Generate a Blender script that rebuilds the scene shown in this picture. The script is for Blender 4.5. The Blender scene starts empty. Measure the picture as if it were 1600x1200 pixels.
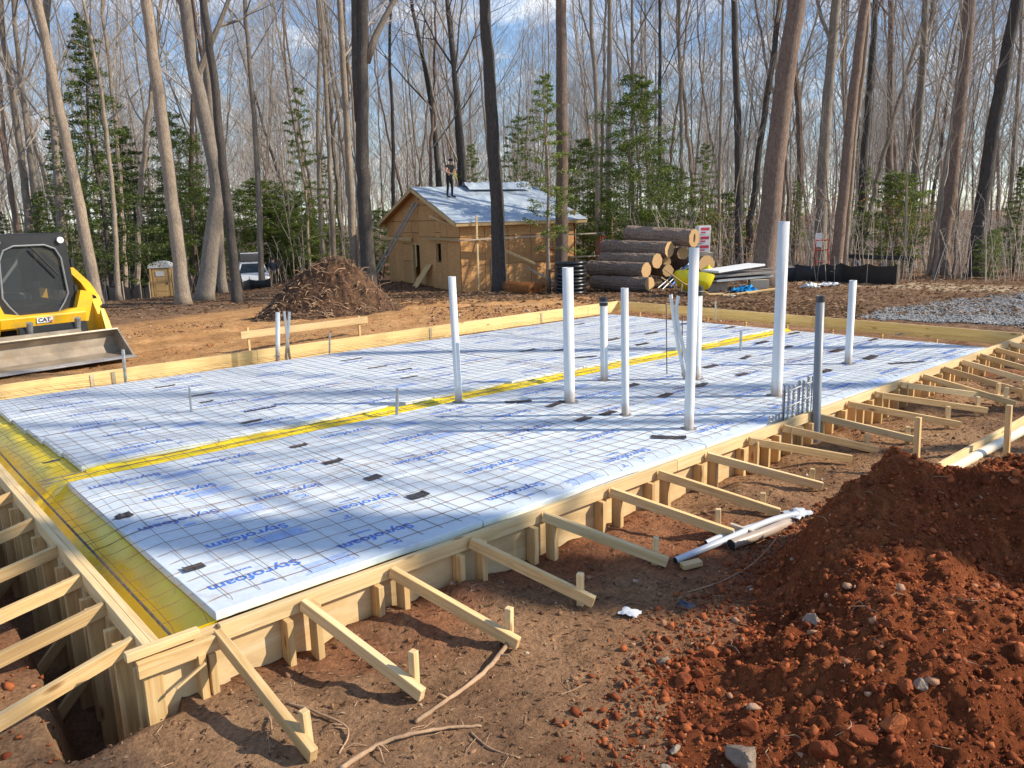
import bpy, bmesh, math, random
import numpy as np
from mathutils import Vector, Matrix

SC = bpy.context.scene
COL = SC.collection
R = math.radians
rnd = random.Random(7)

# ------------------------------------------------------------------ camera
FT = 0.33                                   # top of the formwork above the soil
CAM = Vector((-0.957, -3.682, 2.26))
RIGHT = Vector((0.74620, -0.66521, -0.02609))
DOWN = Vector((-0.15740, -0.13822, -0.97781))
FWD = Vector((0.64685, 0.73375, -0.20784))
FPX = 1237.0
cd = bpy.data.cameras.new("camera")
cam = bpy.data.objects.new("camera", cd)
COL.objects.link(cam)
cd.sensor_width = 36.0
cd.lens = 36.0 * FPX / 1600.0
cd.clip_start = 0.05
cd.clip_end = 3000.0
m = Matrix.Identity(4)
for i in range(3):
    m[i][0] = RIGHT[i]; m[i][1] = -DOWN[i]; m[i][2] = -FWD[i]; m[i][3] = CAM[i]
cam.matrix_world = m
SC.camera = cam

# ------------------------------------------------------------------ sky, sun, exposure
SUN_AZ = R(-45.0); SUN_EL = R(34.0)
sun_dir = Vector((math.cos(SUN_EL) * math.cos(SUN_AZ), math.cos(SUN_EL) * math.sin(SUN_AZ), math.sin(SUN_EL)))
w = bpy.data.worlds.new("World"); SC.world = w; w.use_nodes = True
nt = w.node_tree; nt.nodes.clear()
wo = nt.nodes.new("ShaderNodeOutputWorld"); bg = nt.nodes.new("ShaderNodeBackground")
sky = nt.nodes.new("ShaderNodeTexSky"); sky.sky_type = 'NISHITA'; sky.sun_disc = False
sky.sun_elevation = SUN_EL; sky.sun_rotation = math.atan2(sun_dir.x, sun_dir.y)
sky.air_density = 1.0; sky.dust_density = 0.25; sky.ozone_density = 1.4
tc = nt.nodes.new("ShaderNodeTexCoord")
sx = nt.nodes.new("ShaderNodeSeparateXYZ"); nt.links.new(tc.outputs["Generated"], sx.inputs[0])
zz = nt.nodes.new("ShaderNodeMath"); zz.operation = 'MAXIMUM'; zz.inputs[1].default_value = 0.0
nt.links.new(sx.outputs[2], zz.inputs[0])
za = nt.nodes.new("ShaderNodeMath"); za.operation = 'ADD'; za.inputs[1].default_value = 0.12
nt.links.new(zz.outputs[0], za.inputs[0])
vd = nt.nodes.new("ShaderNodeVectorMath"); vd.operation = 'DIVIDE'
cb = nt.nodes.new("ShaderNodeCombineXYZ")
for k in range(3): nt.links.new(za.outputs[0], cb.inputs[k])
nt.links.new(tc.outputs["Generated"], vd.inputs[0]); nt.links.new(cb.outputs[0], vd.inputs[1])
cn = nt.nodes.new("ShaderNodeTexNoise"); cn.inputs["Scale"].default_value = 1.7
cn.inputs["Detail"].default_value = 9.0; cn.inputs["Roughness"].default_value = 0.62
cn.inputs["Distortion"].default_value = 0.6
nt.links.new(vd.outputs[0], cn.inputs["Vector"])
cr = nt.nodes.new("ShaderNodeValToRGB")
cr.color_ramp.elements[0].position = 0.49; cr.color_ramp.elements[0].color = (0, 0, 0, 1)
cr.color_ramp.elements[1].position = 0.71; cr.color_ramp.elements[1].color = (0.9, 0.9, 0.9, 1)
nt.links.new(cn.outputs["Fac"], cr.inputs[0])
cm = nt.nodes.new("ShaderNodeMixRGB"); cm.inputs[2].default_value = (8.6, 8.8, 9.2, 1)
sm = nt.nodes.new("ShaderNodeMixRGB"); sm.blend_type = 'MULTIPLY'; sm.inputs[0].default_value = 1.0; sm.inputs[2].default_value = (0.90, 1.07, 1.26, 1)
nt.links.new(sky.outputs[0], sm.inputs[1])
nt.links.new(cr.outputs[0], cm.inputs[0]); nt.links.new(sm.outputs[0], cm.inputs[1])
nt.links.new(cm.outputs[0], bg.inputs[0]); nt.links.new(bg.outputs[0], wo.inputs[0])
bg.inputs[1].default_value = 0.12

sl = bpy.data.lights.new("sun", 'SUN'); so = bpy.data.objects.new("sun", sl); COL.objects.link(so)
sl.energy = 5.0; sl.angle = R(0.53); sl.color = (1.0, 0.90, 0.74)
so.rotation_euler = (-sun_dir).to_track_quat('-Z', 'Y').to_euler()
SC.view_settings.view_transform = 'Standard'; SC.view_settings.look = 'None'
SC.view_settings.exposure = 0.38; SC.view_settings.gamma = 1.0
SC.view_settings.use_curve_mapping = False

# ------------------------------------------------------------------ helpers
def at(px, py, dep):
    return CAM + (RIGHT * ((px - 800) / FPX) + DOWN * ((py - 600) / FPX) + FWD) * dep
def on(px, py, z):
    d = RIGHT * ((px - 800) / FPX) + DOWN * ((py - 600) / FPX) + FWD
    return CAM + d * ((z - CAM.z) / d.z)

WM = {}                                     # world matrix of every object built here
def link(o, parent=None, M=None):
    COL.objects.link(o)
    M = Matrix.Identity(4) if M is None else M
    WM[o] = M.copy()
    if parent is None:
        o.matrix_basis = M
    else:
        o.parent = parent
        o.matrix_basis = WM[parent].inverted() @ M
    return o
def tag(o, label, cat, group=None, kind=None):
    o["label"] = label
    if cat: o["category"] = cat
    if group: o["group"] = group
    if kind: o["kind"] = kind
    return o
def thing(name, label, cat, loc, rz=0.0, group=None):
    o = bpy.data.objects.new(name, None); o.empty_display_size = 0.2
    link(o, None, Matrix.Translation(Vector(loc)) @ Matrix.Rotation(rz, 4, 'Z'))
    return tag(o, label, cat, group)
def inst(name, me, mat=None, parent=None, M=None):
    if mat is not None and len(me.materials) == 0: me.materials.append(mat)
    return link(bpy.data.objects.new(name, me), parent, M)
def TR(x, y=None, z=None):
    return Matrix.Translation(Vector(x) if y is None else Vector((x, y, z)))
def RZ(a): return Matrix.Rotation(a, 4, 'Z')
def RX(a): return Matrix.Rotation(a, 4, 'X')
def RY(a): return Matrix.Rotation(a, 4, 'Y')
def frame(p0, p1, up=(0, 0, 1)):
    p0 = Vector(p0); p1 = Vector(p1); x = (p1 - p0).normalized(); u = Vector(up)
    if abs(x.dot(u.normalized())) > 0.995: u = Vector((0, 1, 0)) if abs(x.y) < 0.9 else Vector((1, 0, 0))
    z = (u - x * u.dot(x)).normalized(); y = z.cross(x)
    M = Matrix.Identity(4)
    for i in range(3):
        M[i][0] = x[i]; M[i][1] = y[i]; M[i][2] = z[i]; M[i][3] = p0[i]
    return M

class MB:
    def __init__(s): s.v = []; s.f = []; s.mi = []
    def add(s, vs, fs, mi=0, M=None):
        b = len(s.v)
        if M is not None: vs = [M @ Vector(q) for q in vs]
        s.v.extend([tuple(q) for q in vs]); s.f.extend([tuple(i + b for i in q) for q in fs]); s.mi.extend([mi] * len(fs))
        return s
    def box(s, dims, M=None, mi=0, c=0.0, org=(0, 0, 0)):
        """chamfered box, centred on org"""
        hx, hy, hz = [d * 0.5 for d in dims]; ox, oy, oz = org
        if c <= 0:
            vs = [(ox + a * hx, oy + b * hy, oz + e * hz) for e in (-1, 1) for b in (-1, 1) for a in (-1, 1)]
            fs = [(0, 2, 3, 1), (4, 5, 7, 6), (0, 1, 5, 4), (2, 6, 7, 3), (0, 4, 6, 2), (1, 3, 7, 5)]
            return s.add(vs, fs, mi, M)
        c = min(c, hx * .45, hy * .45, hz * .45); vs = []; idx = {}
        for a in (-1, 1):
            for b in (-1, 1):
                for e in (-1, 1):
                    for k in range(3):
                        q = [a * (hx - c), b * (hy - c), e * (hz - c)]; q[k] += (a, b, e)[k] * c
                        idx[(a, b, e, k)] = len(vs); vs.append((q[0] + ox, q[1] + oy, q[2] + oz))
        fs = []
        def face(l):
            p = [Vector(vs[i]) - Vector((ox, oy, oz)) for i in l]; n = (p[1] - p[0]).cross(p[2] - p[0])
            cc = sum(p, Vector())
            fs.append(tuple(l) if n.dot(cc) > 0 else tuple(reversed(l)))
        for k in range(3):
            o1, o2 = [(1, 2), (0, 2), (0, 1)][k]
            for sg in (-1, 1):
                l = []
                for (u, v_) in ((-1, -1), (1, -1), (1, 1), (-1, 1)):
                    q = [0, 0, 0]; q[k] = sg; q[o1] = u; q[o2] = v_
                    l.append(idx[(q[0], q[1], q[2], k)])
                face(l)
            for u in (-1, 1):
                for v_ in (-1, 1):
                    q0 = [0, 0, 0]; q1 = [0, 0, 0]; q0[k] = -1; q1[k] = 1
                    q0[o1] = q1[o1] = u; q0[o2] = q1[o2] = v_
                    face([idx[(*q0, o1)], idx[(*q1, o1)], idx[(*q1, o2)], idx[(*q0, o2)]])
        for a in (-1, 1):
            for b in (-1, 1):
                for e in (-1, 1): face([idx[(a, b, e, 0)], idx[(a, b, e, 1)], idx[(a, b, e, 2)]])
        return s.add(vs, fs, mi, M)
    def tube(s, pts, rad, n=8, mi=0, caps=True, M=None):
        pts = [Vector(p) for p in pts]; k = len(pts)
        if not isinstance(rad, (list, tuple)): rad = [rad] * k
        vs = []; fs = []; prev = None
        for i in range(k):
            d = (pts[min(i + 1, k - 1)] - pts[max(i - 1, 0)])
            if d.length < 1e-9: d = Vector((0, 0, 1))
            d.normalize()
            if prev is None:
                a = Vector((0, 0, 1)) if abs(d.z) < 0.9 else Vector((1, 0, 0))
                u = d.cross(a).normalized()
            else:
                u = (prev - d * prev.dot(d))
                u = u.normalized() if u.length > 1e-6 else d.orthogonal().normalized()
            prev = u; v2 = d.cross(u)
            for j in range(n):
                t = 2 * math.pi * j / n
                vs.append(pts[i] + (u * math.cos(t) + v2 * math.sin(t)) * rad[i])
        for i in range(k - 1):
            for j in range(n):
                a = i * n + j; b = i * n + (j + 1) % n
                fs.append((a, b, b + n, a + n))
        if caps:
            fs.append(tuple(reversed(range(n)))); fs.append(tuple(range((k - 1) * n, k * n)))
        return s.add(vs, fs, mi, M)
    def lathe(s, prof, n=16, mi=0, M=None):
        vs = []; fs = []
        for (r, z) in prof:
            for j in range(n):
                t = 2 * math.pi * j / n; vs.append((r * math.cos(t), r * math.sin(t), z))
        for i in range(len(prof) - 1):
            for j in range(n):
                a = i * n + j; b = i * n + (j + 1) % n; fs.append((a, b, b + n, a + n))
        return s.add(vs, fs, mi, M)
    def prism(s, poly, y0, y1, mi=0, M=None):
        """polygon in x,z extruded along y"""
        n = len(poly); vs = [(x, y0, z) for x, z in poly] + [(x, y1, z) for x, z in poly]
        fs = [tuple(range(n)), tuple(reversed(range(n, 2 * n)))]
        for i in range(n): fs.append((i, i + n, (i + 1) % n + n, (i + 1) % n))
        ar = sum(poly[i][0] * poly[(i + 1) % n][1] - poly[(i + 1) % n][0] * poly[i][1] for i in range(n))
        if (ar > 0) == (y1 > y0): fs = fs
        else: fs = [tuple(reversed(q)) for q in fs]
        return s.add(vs, fs, mi, M)
    def mesh(s, name, smooth=False):
        me = bpy.data.meshes.new(name); me.from_pydata(s.v, [], s.f)
        if any(s.mi): me.polygons.foreach_set("material_index", s.mi)
        if smooth: me.polygons.foreach_set("use_smooth", [True] * len(me.polygons))
        me.update(); return me
    def build(s, name, mats, parent=None, M=None, smooth=False):
        """vertices are local to M"""
        me = s.mesh(name, smooth)
        for q in (mats if isinstance(mats, (list, tuple)) else [mats]): me.materials.append(q)
        return link(bpy.data.objects.new(name, me), parent, M)

def np_mesh(name, verts, faces, mats, smooth=False, attrs=None):
    me = bpy.data.meshes.new(name)
    verts = np.asarray(verts, np.float32); faces = np.asarray(faces, np.int32)
    nv, nf, k = len(verts), len(faces), faces.shape[1]
    me.vertices.add(nv); me.vertices.foreach_set("co", verts.ravel())
    me.loops.add(nf * k); me.loops.foreach_set("vertex_index", faces.ravel())
    me.polygons.add(nf)
    me.polygons.foreach_set("loop_start", np.arange(0, nf * k, k, dtype=np.int32))
    me.update(calc_edges=True)
    if smooth: me.polygons.foreach_set("use_smooth", np.ones(nf, bool))
    for q in (mats if isinstance(mats, (list, tuple)) else [mats]): me.materials.append(q)
    for an, arr in (attrs or {}).items():
        at_ = me.attributes.new(an, 'FLOAT', 'POINT'); at_.data.foreach_set("value", np.asarray(arr, np.float32))
    return me
def grid_faces(nx, ny):
    i, j = np.meshgrid(np.arange(nx - 1), np.arange(ny - 1), indexing='ij'); a = (i * ny + j).ravel()
    return np.stack([a, a + ny, a + ny + 1, a + 1], 1)

def _h(i, j, s):
    n = (i * 374761393 + j * 668265263 + s * 974634777) & 0xFFFFFFFF
    n = ((n ^ (n >> 13)) * 1274126177) & 0xFFFFFFFF
    return ((n ^ (n >> 16)) & 0xFFFF) / 65535.0
def vn(x, y, s=0):
    x = np.asarray(x, float); y = np.asarray(y, float)
    xi = np.floor(x).astype(np.int64); yi = np.floor(y).astype(np.int64); fx = x - xi; fy = y - yi
    u = fx * fx * (3 - 2 * fx); v = fy * fy * (3 - 2 * fy)
    return (_h(xi, yi, s) * (1 - u) + _h(xi + 1, yi, s) * u) * (1 - v) + (_h(xi, yi + 1, s) * (1 - u) + _h(xi + 1, yi + 1, s) * u) * v
def fbm(x, y, s=0, o=4, g=0.5):
    t = 0; a = 1; n = 0
    for k in range(o): t = t + a * vn(x * 2 ** k + 17.3 * k, y * 2 ** k - 9.1 * k, s + k); n += a; a *= g
    return t / n - 0.5
def sstep(a, b, x):
    t = np.clip((np.asarray(x, float) - a) / (b - a), 0, 1); return t * t * (3 - 2 * t)

# ------------------------------------------------------------------ materials
def newmat(name, rough=0.7, metal=0.0):
    m = bpy.data.materials.new(name); m.use_nodes = True
    b = m.node_tree.nodes["Principled BSDF"]; b.inputs["Roughness"].default_value = rough
    b.inputs["Metallic"].default_value = metal
    return m, m.node_tree, b
def N(nt, t, **kw):
    n = nt.nodes.new("ShaderNode" + t)
    for k, v in kw.items():
        if k in n.inputs: n.inputs[k].default_value = v
        else: setattr(n, k, v)
    return n
def ramp(nt, fac, cols):
    r = nt.nodes.new("ShaderNodeValToRGB"); e = r.color_ramp.elements
    while len(e) < len(cols): e.new(0.5)
    for k, (p, c) in enumerate(cols): e[k].position = p; e[k].color = (*c, 1)
    nt.links.new(fac, r.inputs[0]); return r.outputs[0]
def mixc(nt, fac, a, b, mode='MIX'):
    n = nt.nodes.new("ShaderNodeMixRGB"); n.blend_type = mode
    for k, q in ((0, fac), (1, a), (2, b)):
        if hasattr(q, "is_linked") or hasattr(q, "links"): nt.links.new(q, n.inputs[k])
        else: n.inputs[k].default_value = q if k == 0 else (*q, 1)
    return n.outputs[0]
def coords(nt, scale=(1, 1, 1), rand=True, space="Object"):
    tc = N(nt, "TexCoord"); mp = N(nt, "Mapping"); mp.inputs["Scale"].default_value = scale
    nt.links.new(tc.outputs[space], mp.inputs[0])
    if rand:
        oi = N(nt, "ObjectInfo"); ml = N(nt, "Math", operation='MULTIPLY'); ml.inputs[1].default_value = 57.0
        nt.links.new(oi.outputs["Random"], ml.inputs[0]); nt.links.new(ml.outputs[0], mp.inputs["Location"])
    return mp.outputs[0]
def noise(nt, vec, scale, detail=5.0, rough=0.55, dist=0.0):
    n = N(nt, "TexNoise"); n.inputs["Scale"].default_value = scale; n.inputs["Detail"].default_value = detail
    n.inputs["Roughness"].default_value = rough; n.inputs["Distortion"].default_value = dist
    nt.links.new(vec, n.inputs["Vector"]); return n.outputs["Fac"]
def bump(nt, b, h, st=0.3, d=0.01):
    n = N(nt, "Bump"); n.inputs["Strength"].default_value = st; n.inputs["Distance"].default_value = d
    nt.links.new(h, n.inputs["Height"]); nt.links.new(n.outputs[0], b.inputs["Normal"])
def hsvrand(nt, col, amt=0.15):
    oi = N(nt, "ObjectInfo"); mr = N(nt, "MapRange"); mr.inputs[3].default_value = 1 - amt; mr.inputs[4].default_value = 1 + amt
    nt.links.new(oi.outputs["Random"], mr.inputs[0]); h = N(nt, "HueSaturation")
    nt.links.new(mr.outputs[0], h.inputs["Value"]); nt.links.new(col, h.inputs["Color"]); return h.outputs[0]

def mat_wood(name, c0, c1, c2, rough=0.75, sc=(1.2, 26, 26), amt=0.14, knots=True):
    amt *= 1.5
    m, nt, b = newmat(name, rough); v = coords(nt, sc)
    n1 = noise(nt, v, 1.6, 6, 0.6, 0.9)
    c = ramp(nt, n1, [(0.28, c0), (0.5, c1), (0.72, c2)])
    v2 = coords(nt, (1, 1, 1)); n2 = noise(nt, v2, 2.2, 3)
    c = mixc(nt, 0.35, c, ramp(nt, n2, [(0.3, (0.62, 0.62, 0.62)), (0.7, (1.15, 1.1, 1.0))]), 'MULTIPLY')
    if knots:
        vo = N(nt, "TexVoronoi"); v3 = coords(nt, (2.1, 7, 7)); nt.links.new(v3, vo.inputs["Vector"]); vo.inputs["Scale"].default_value = 1.0
        k = ramp(nt, vo.outputs["Distance"], [(0.05, (0.30, 0.17, 0.08)), (0.13, (1, 1, 1))])
        c = mixc(nt, 0.8, c, k, 'MULTIPLY')
    c = hsvrand(nt, c, amt); nt.links.new(c, b.inputs["Base Color"])
    bump(nt, b, n1, 0.25, 0.004); return m
def mat_plain(name, col, rough=0.5, metal=0.0, var=0.12, sc=6.0, bmp=0.0, spec=None):
    m, nt, b = newmat(name, rough, metal); v = coords(nt)
    n1 = noise(nt, v, sc, 5)
    lo = tuple(q * (1 - var) for q in col); hi = tuple(min(1, q * (1 + var)) for q in col)
    nt.links.new(ramp(nt, n1, [(0.3, lo), (0.7, hi)]), b.inputs["Base Color"])
    if bmp: bump(nt, b, noise(nt, v, sc * 5, 4), bmp, 0.01)
    if spec is not None: b.inputs["Specular IOR Level"].default_value = spec
    return m
def mat_bark(name, c0, c1, c2):
    m, nt, b = newmat(name, 0.95); v = coords(nt, (7, 7, 2.0)); n1 = noise(nt, v, 3.2, 8, 0.72, 1.2)
    c = ramp(nt, n1, [(0.3, c0), (0.5, c1), (0.72, c2)])
    n2 = noise(nt, coords(nt, (1, 1, 1)), 0.8, 4)
    c = mixc(nt, 0.5, c, ramp(nt, n2, [(0.3, (0.7, 0.7, 0.72)), (0.7, (1.2, 1.15, 1.05))]), 'MULTIPLY')
    c = hsvrand(nt, c, 0.16); nt.links.new(c, b.inputs["Base Color"]); bump(nt, b, n1, 0.9, 0.05); return m

MATS = {}
W = MATS
W['pine'] = mat_wood("pine_lumber", (0.48, 0.28, 0.10), (0.66, 0.44, 0.195), (0.75, 0.55, 0.285))
W['pine2'] = mat_wood("pale_lumber", (0.58, 0.38, 0.165), (0.72, 0.52, 0.26), (0.79, 0.61, 0.35))
W['ply'] = mat_wood("plywood_sheet", (0.52, 0.34, 0.15), (0.68, 0.49, 0.25), (0.76, 0.60, 0.36), sc=(0.9, 6, 6), amt=0.08, knots=False)
W['oldwood'] = mat_wood("weathered_plank", (0.33, 0.27, 0.20), (0.47, 0.40, 0.31), (0.58, 0.50, 0.40), knots=False)
W['bark_light'] = mat_bark("bark_tan", (0.16, 0.12, 0.085), (0.35, 0.275, 0.205), (0.52, 0.425, 0.325))
W['bark_grey'] = mat_bark("bark_grey", (0.13, 0.105, 0.082), (0.28, 0.232, 0.185), (0.44, 0.37, 0.30))
W['bark_dark'] = mat_bark("bark_dark", (0.035, 0.03, 0.027), (0.085, 0.072, 0.062), (0.16, 0.135, 0.115))
W['bark_brown'] = mat_bark("bark_brown", (0.09, 0.058, 0.042), (0.21, 0.145, 0.11), (0.36, 0.265, 0.20))
W['bark_log'] = mat_bark("log_bark", (0.11, 0.072, 0.052), (0.29, 0.205, 0.155), (0.48, 0.37, 0.29))
W['twig'] = mat_plain("twig_bark", (0.40, 0.345, 0.29), 0.95, var=0.25, sc=0.6)
W['twig_far'] = mat_plain("far_twig_bark", (0.42, 0.37, 0.325), 0.95, var=0.2, sc=0.05)
W['pvc'] = mat_plain("white_pvc", (0.73, 0.73, 0.70), 0.35, var=0.03)
W['pvcgrey'] = mat_plain("grey_pvc", (0.23, 0.24, 0.25), 0.4, var=0.08)
W['cream'] = mat_plain("cream_pvc", (0.74, 0.66, 0.50), 0.45, var=0.06)
W['conduit'] = mat_plain("pale_grey_conduit", (0.55, 0.58, 0.62), 0.4, var=0.08)
W['blackrub'] = mat_plain("black_rubber", (0.02, 0.02, 0.021), 0.5, var=0.3)
W['blackpipe'] = mat_plain("black_polyethylene", (0.018, 0.019, 0.021), 0.33, var=0.2)
W['tape'] = mat_plain("dark_tape", (0.045, 0.045, 0.05), 0.45, var=0.4, sc=9, bmp=0.2)
W['steel'] = mat_plain("rebar_steel", (0.16, 0.14, 0.13), 0.6, 0.6, var=0.35, sc=14)
W['rust'] = mat_plain("rusty_wire", (0.22, 0.105, 0.055), 0.8, 0.2, var=0.4, sc=3)
W['rustroll'] = mat_plain("orange_rust", (0.42, 0.17, 0.045), 0.8, 0.1, var=0.35, sc=5)
W['galv'] = mat_plain("galvanised_steel", (0.42, 0.43, 0.44), 0.45, 0.7, var=0.2)
W['alu'] = mat_plain("aluminium", (0.30, 0.27, 0.25), 0.5, 0.6, var=0.15)
W['redpaint'] = mat_plain("red_paint", (0.48, 0.045, 0.03), 0.5, var=0.25)
W['catyellow'] = mat_plain("yellow_machine_paint", (0.80, 0.46, 0.012), 0.42, var=0.08)
W['blackpaint'] = mat_plain("black_machine_paint", (0.018, 0.018, 0.019), 0.4, var=0.2)
W['bucket'] = mat_plain("worn_bucket_steel", (0.34, 0.28, 0.21), 0.5, 0.35, var=0.3, sc=3.5, bmp=0.15)
W['lip'] = mat_plain("polished_cutting_edge", (0.50, 0.52, 0.54), 0.35, 0.6, var=0.2, sc=5)
W['whitepaint'] = mat_plain("white_car_paint", (0.80, 0.82, 0.84), 0.22, var=0.02)
W['yellowtub'] = mat_plain("yellow_plastic", (0.72, 0.62, 0.01), 0.4, var=0.06)
W['whitemat'] = mat_plain("white_plastic", (0.78, 0.78, 0.77), 0.5, var=0.04)
W['bluetarp'] = mat_plain("blue_tarp", (0.02, 0.34, 0.70), 0.45, var=0.2, sc=8)
W['redprint'] = mat_plain("red_print", (0.70, 0.05, 0.09), 0.5, var=0.1)
W['blueprint'] = mat_plain("blue_print", (0.075, 0.20, 0.64), 0.6, var=0.15, sc=20)
W['paleprint'] = mat_plain("pale_blue_print", (0.27, 0.42, 0.80), 0.6, var=0.25, sc=30)
W['blacktext'] = mat_plain("black_print", (0.02, 0.02, 0.02), 0.5, var=0.1)
W['toilet'] = mat_plain("tan_plastic", (0.62, 0.40, 0.17), 0.5, var=0.06)
W['silt'] = mat_plain("black_silt_fabric", (0.014, 0.014, 0.016), 0.55, var=0.4, sc=3, bmp=0.3)
W['skin'] = mat_plain("skin", (0.55, 0.32, 0.22), 0.55, var=0.08)
W['blackcloth'] = mat_plain("black_cloth", (0.014, 0.014, 0.016), 0.9, var=0.3)
W['navycloth'] = mat_plain("navy_cloth", (0.02, 0.026, 0.05), 0.9, var=0.3)
W['khaki'] = mat_plain("khaki_cloth", (0.18, 0.15, 0.12), 0.9, var=0.2)
W['root'] = mat_plain("dry_root", (0.38, 0.24, 0.14), 0.9, var=0.3, sc=8, bmp=0.5)
W['tyre'] = mat_plain("rubber_track", (0.03, 0.028, 0.026), 0.85, var=0.3)
W['darkhole'] = mat_plain("pipe_interior", (0.01, 0.01, 0.01), 0.8, var=0.1)

def soil_on(m, amt, zlim=None, col=(0.36, 0.22, 0.12), sc=5.0):
    """mud splashes mixed over a material's own colour"""
    nt = m.node_tree; b = nt.nodes["Principled BSDF"]; src = b.inputs["Base Color"].links[0].from_socket
    v = coords(nt, (1, 1, 1)); f = ramp(nt, noise(nt, v, sc, 8, .72, .4), [(0.48, (0, 0, 0)), (0.70, (amt, amt, amt))])
    if zlim:
        sp = N(nt, "SeparateXYZ"); nt.links.new(coords(nt, (1, 1, 1), False), sp.inputs[0]); ad = N(nt, "Math", operation='MULTIPLY_ADD'); nt.links.new(noise(nt, v, 14, 6, .7), ad.inputs[0]); ad.inputs[1].default_value = -.22; nt.links.new(sp.outputs[2], ad.inputs[2])
        f2 = ramp(nt, ad.outputs[0], [(zlim - .16, (.75, .75, .75)), (zlim, (0, 0, 0))]); f = mixc(nt, 1.0, f, f2, 'ADD')
    nt.links.new(mixc(nt, f, src, col), b.inputs["Base Color"])
soil_on(W['pvc'], .12, .38, (0.33, 0.21, 0.13)); soil_on(W['catyellow'], .5, None, (0.36, 0.23, 0.11), 2.6); soil_on(W['bucket'], .55, None, (0.33, 0.22, 0.13), 2.2); soil_on(W['pine'], .30, None, (0.34, 0.20, 0.11), 4.0); soil_on(W['ply'], .30, None, (0.36, 0.22, 0.12), 3.0)
m_, nt_, b_ = newmat("window_glass", 0.06); W['glass'] = m_
b_.inputs["Base Color"].default_value = (0.02, 0.026, 0.03, 1)
m_, nt_, b_ = newmat("cab_glass", 0.05); W['cabglass'] = m_
b_.inputs["Base Color"].default_value = (0.16, 0.18, 0.19, 1); b_.inputs["Transmission Weight"].default_value = 0.75
b_.inputs["IOR"].default_value = 1.15
m_, nt_, b_ = newmat("lamp_lens", 0.15); W['lens'] = m_
b_.inputs["Base Color"].default_value = (0.85, 0.85, 0.8, 1)

m_, nt_, b_ = newmat("foam_board", 0.55); W['foam'] = m_
v_ = coords(nt_, (1, 1, 1)); n_ = noise(nt_, v_, 3.0, 4)
c_ = ramp(nt_, n_, [(0.3, (0.60, 0.675, 0.735)), (0.7, (0.69, 0.745, 0.78))])
n2_ = noise(nt_, v_, 30, 4); c_ = mixc(nt_, 0.25, c_, ramp(nt_, n2_, [(0.35, (0.72, 0.72, 0.74)), (0.6, (1, 1, 1))]), 'MULTIPLY')
n4_ = noise(nt_, v_, 4.5, 7, .65, .5); c_ = mixc(nt_, ramp(nt_, n4_, [(0.57, (0, 0, 0)), (0.74, (0.45, 0.45, 0.45))]), c_, (0.42, 0.33, 0.26))
c_ = hsvrand(nt_, c_, 0.05); nt_.links.new(c_, b_.inputs["Base Color"])
bump(nt_, b_, n_, 0.25, 0.05)

m_, nt_, b_ = newmat("yellow_vapour_membrane", 0.36); W['membrane'] = m_
v_ = coords(nt_, (1, 1, 1)); n_ = noise(nt_, v_, 2.0, 6, 0.6)
c_ = ramp(nt_, n_, [(0.28, (0.72, 0.47, 0.008)), (0.5, (0.90, 0.66, 0.006)), (0.75, (0.93, 0.74, 0.02))])
n3_ = noise(nt_, v_, 7, 7, 0.7); c_ = mixc(nt_, ramp(nt_, n3_, [(0.62, (0, 0, 0)), (0.78, (0.7, 0.7, 0.7))]), c_, (0.24, 0.12, 0.05))
nt_.links.new(c_, b_.inputs["Base Color"]); bump(nt_, b_, noise(nt_, v_, 9, 5), 0.5, 0.02)

m_, nt_, b_ = newmat("oriented_strand_board", 0.8); W['osb'] = m_
v_ = coords(nt_, (1, 1, 1)); vo_ = N(nt_, "TexVoronoi"); vo_.inputs["Scale"].default_value = 14.0
nt_.links.new(coords(nt_, (1, 1, 2.2)), vo_.inputs["Vector"])
c_ = ramp(nt_, vo_.outputs["Color"], [(0.1, (0.54, 0.27, 0.10)), (0.5, (0.63, 0.33, 0.125)), (0.9, (0.70, 0.39, 0.16))])
c_ = mixc(nt_, 0.4, c_, ramp(nt_, noise(nt_, v_, 1.1, 4), [(0.3, (0.75, 0.75, 0.75)), (0.7, (1.12, 1.1, 1.05))]), 'MULTIPLY')
c_ = hsvrand(nt_, c_, 0.07); nt_.links.new(c_, b_.inputs["Base Color"])

m_, nt_, b_ = newmat("roof_underlay", 0.4); W['underlay'] = m_
v_ = coords(nt_, (0.7, 2.2, 1)); n_ = noise(nt_, v_, 1.5, 6, 0.6, 0.8)
c_ = ramp(nt_, n_, [(0.3, (0.30, 0.38, 0.48)), (0.55, (0.46, 0.52, 0.58)), (0.75, (0.58, 0.62, 0.65))])
nt_.links.new(c_, b_.inputs["Base Color"]); bump(nt_, b_, n_, 0.5, 0.05)

m_, nt_, b_ = newmat("log_end_rings", 0.8); W['rings'] = m_
tc_ = N(nt_, "TexCoord"); sp_ = N(nt_, "SeparateXYZ"); nt_.links.new(tc_.outputs["Object"], sp_.inputs[0])
cx_ = N(nt_, "CombineXYZ"); nt_.links.new(sp_.outputs[1], cx_.inputs[0]); nt_.links.new(sp_.outputs[2], cx_.inputs[1])
wv_ = N(nt_, "TexWave", wave_type='RINGS', rings_direction='SPHERICAL'); wv_.inputs["Scale"].default_value = 11.0
wv_.inputs["Distortion"].default_value = 2.5; nt_.links.new(cx_.outputs[0], wv_.inputs["Vector"])
c_ = ramp(nt_, wv_.outputs["Fac"], [(0.2, (0.44, 0.25, 0.10)), (0.8, (0.62, 0.41, 0.19))])
nt_.links.new(hsvrand(nt_, c_, 0.12), b_.inputs["Base Color"])

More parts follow.
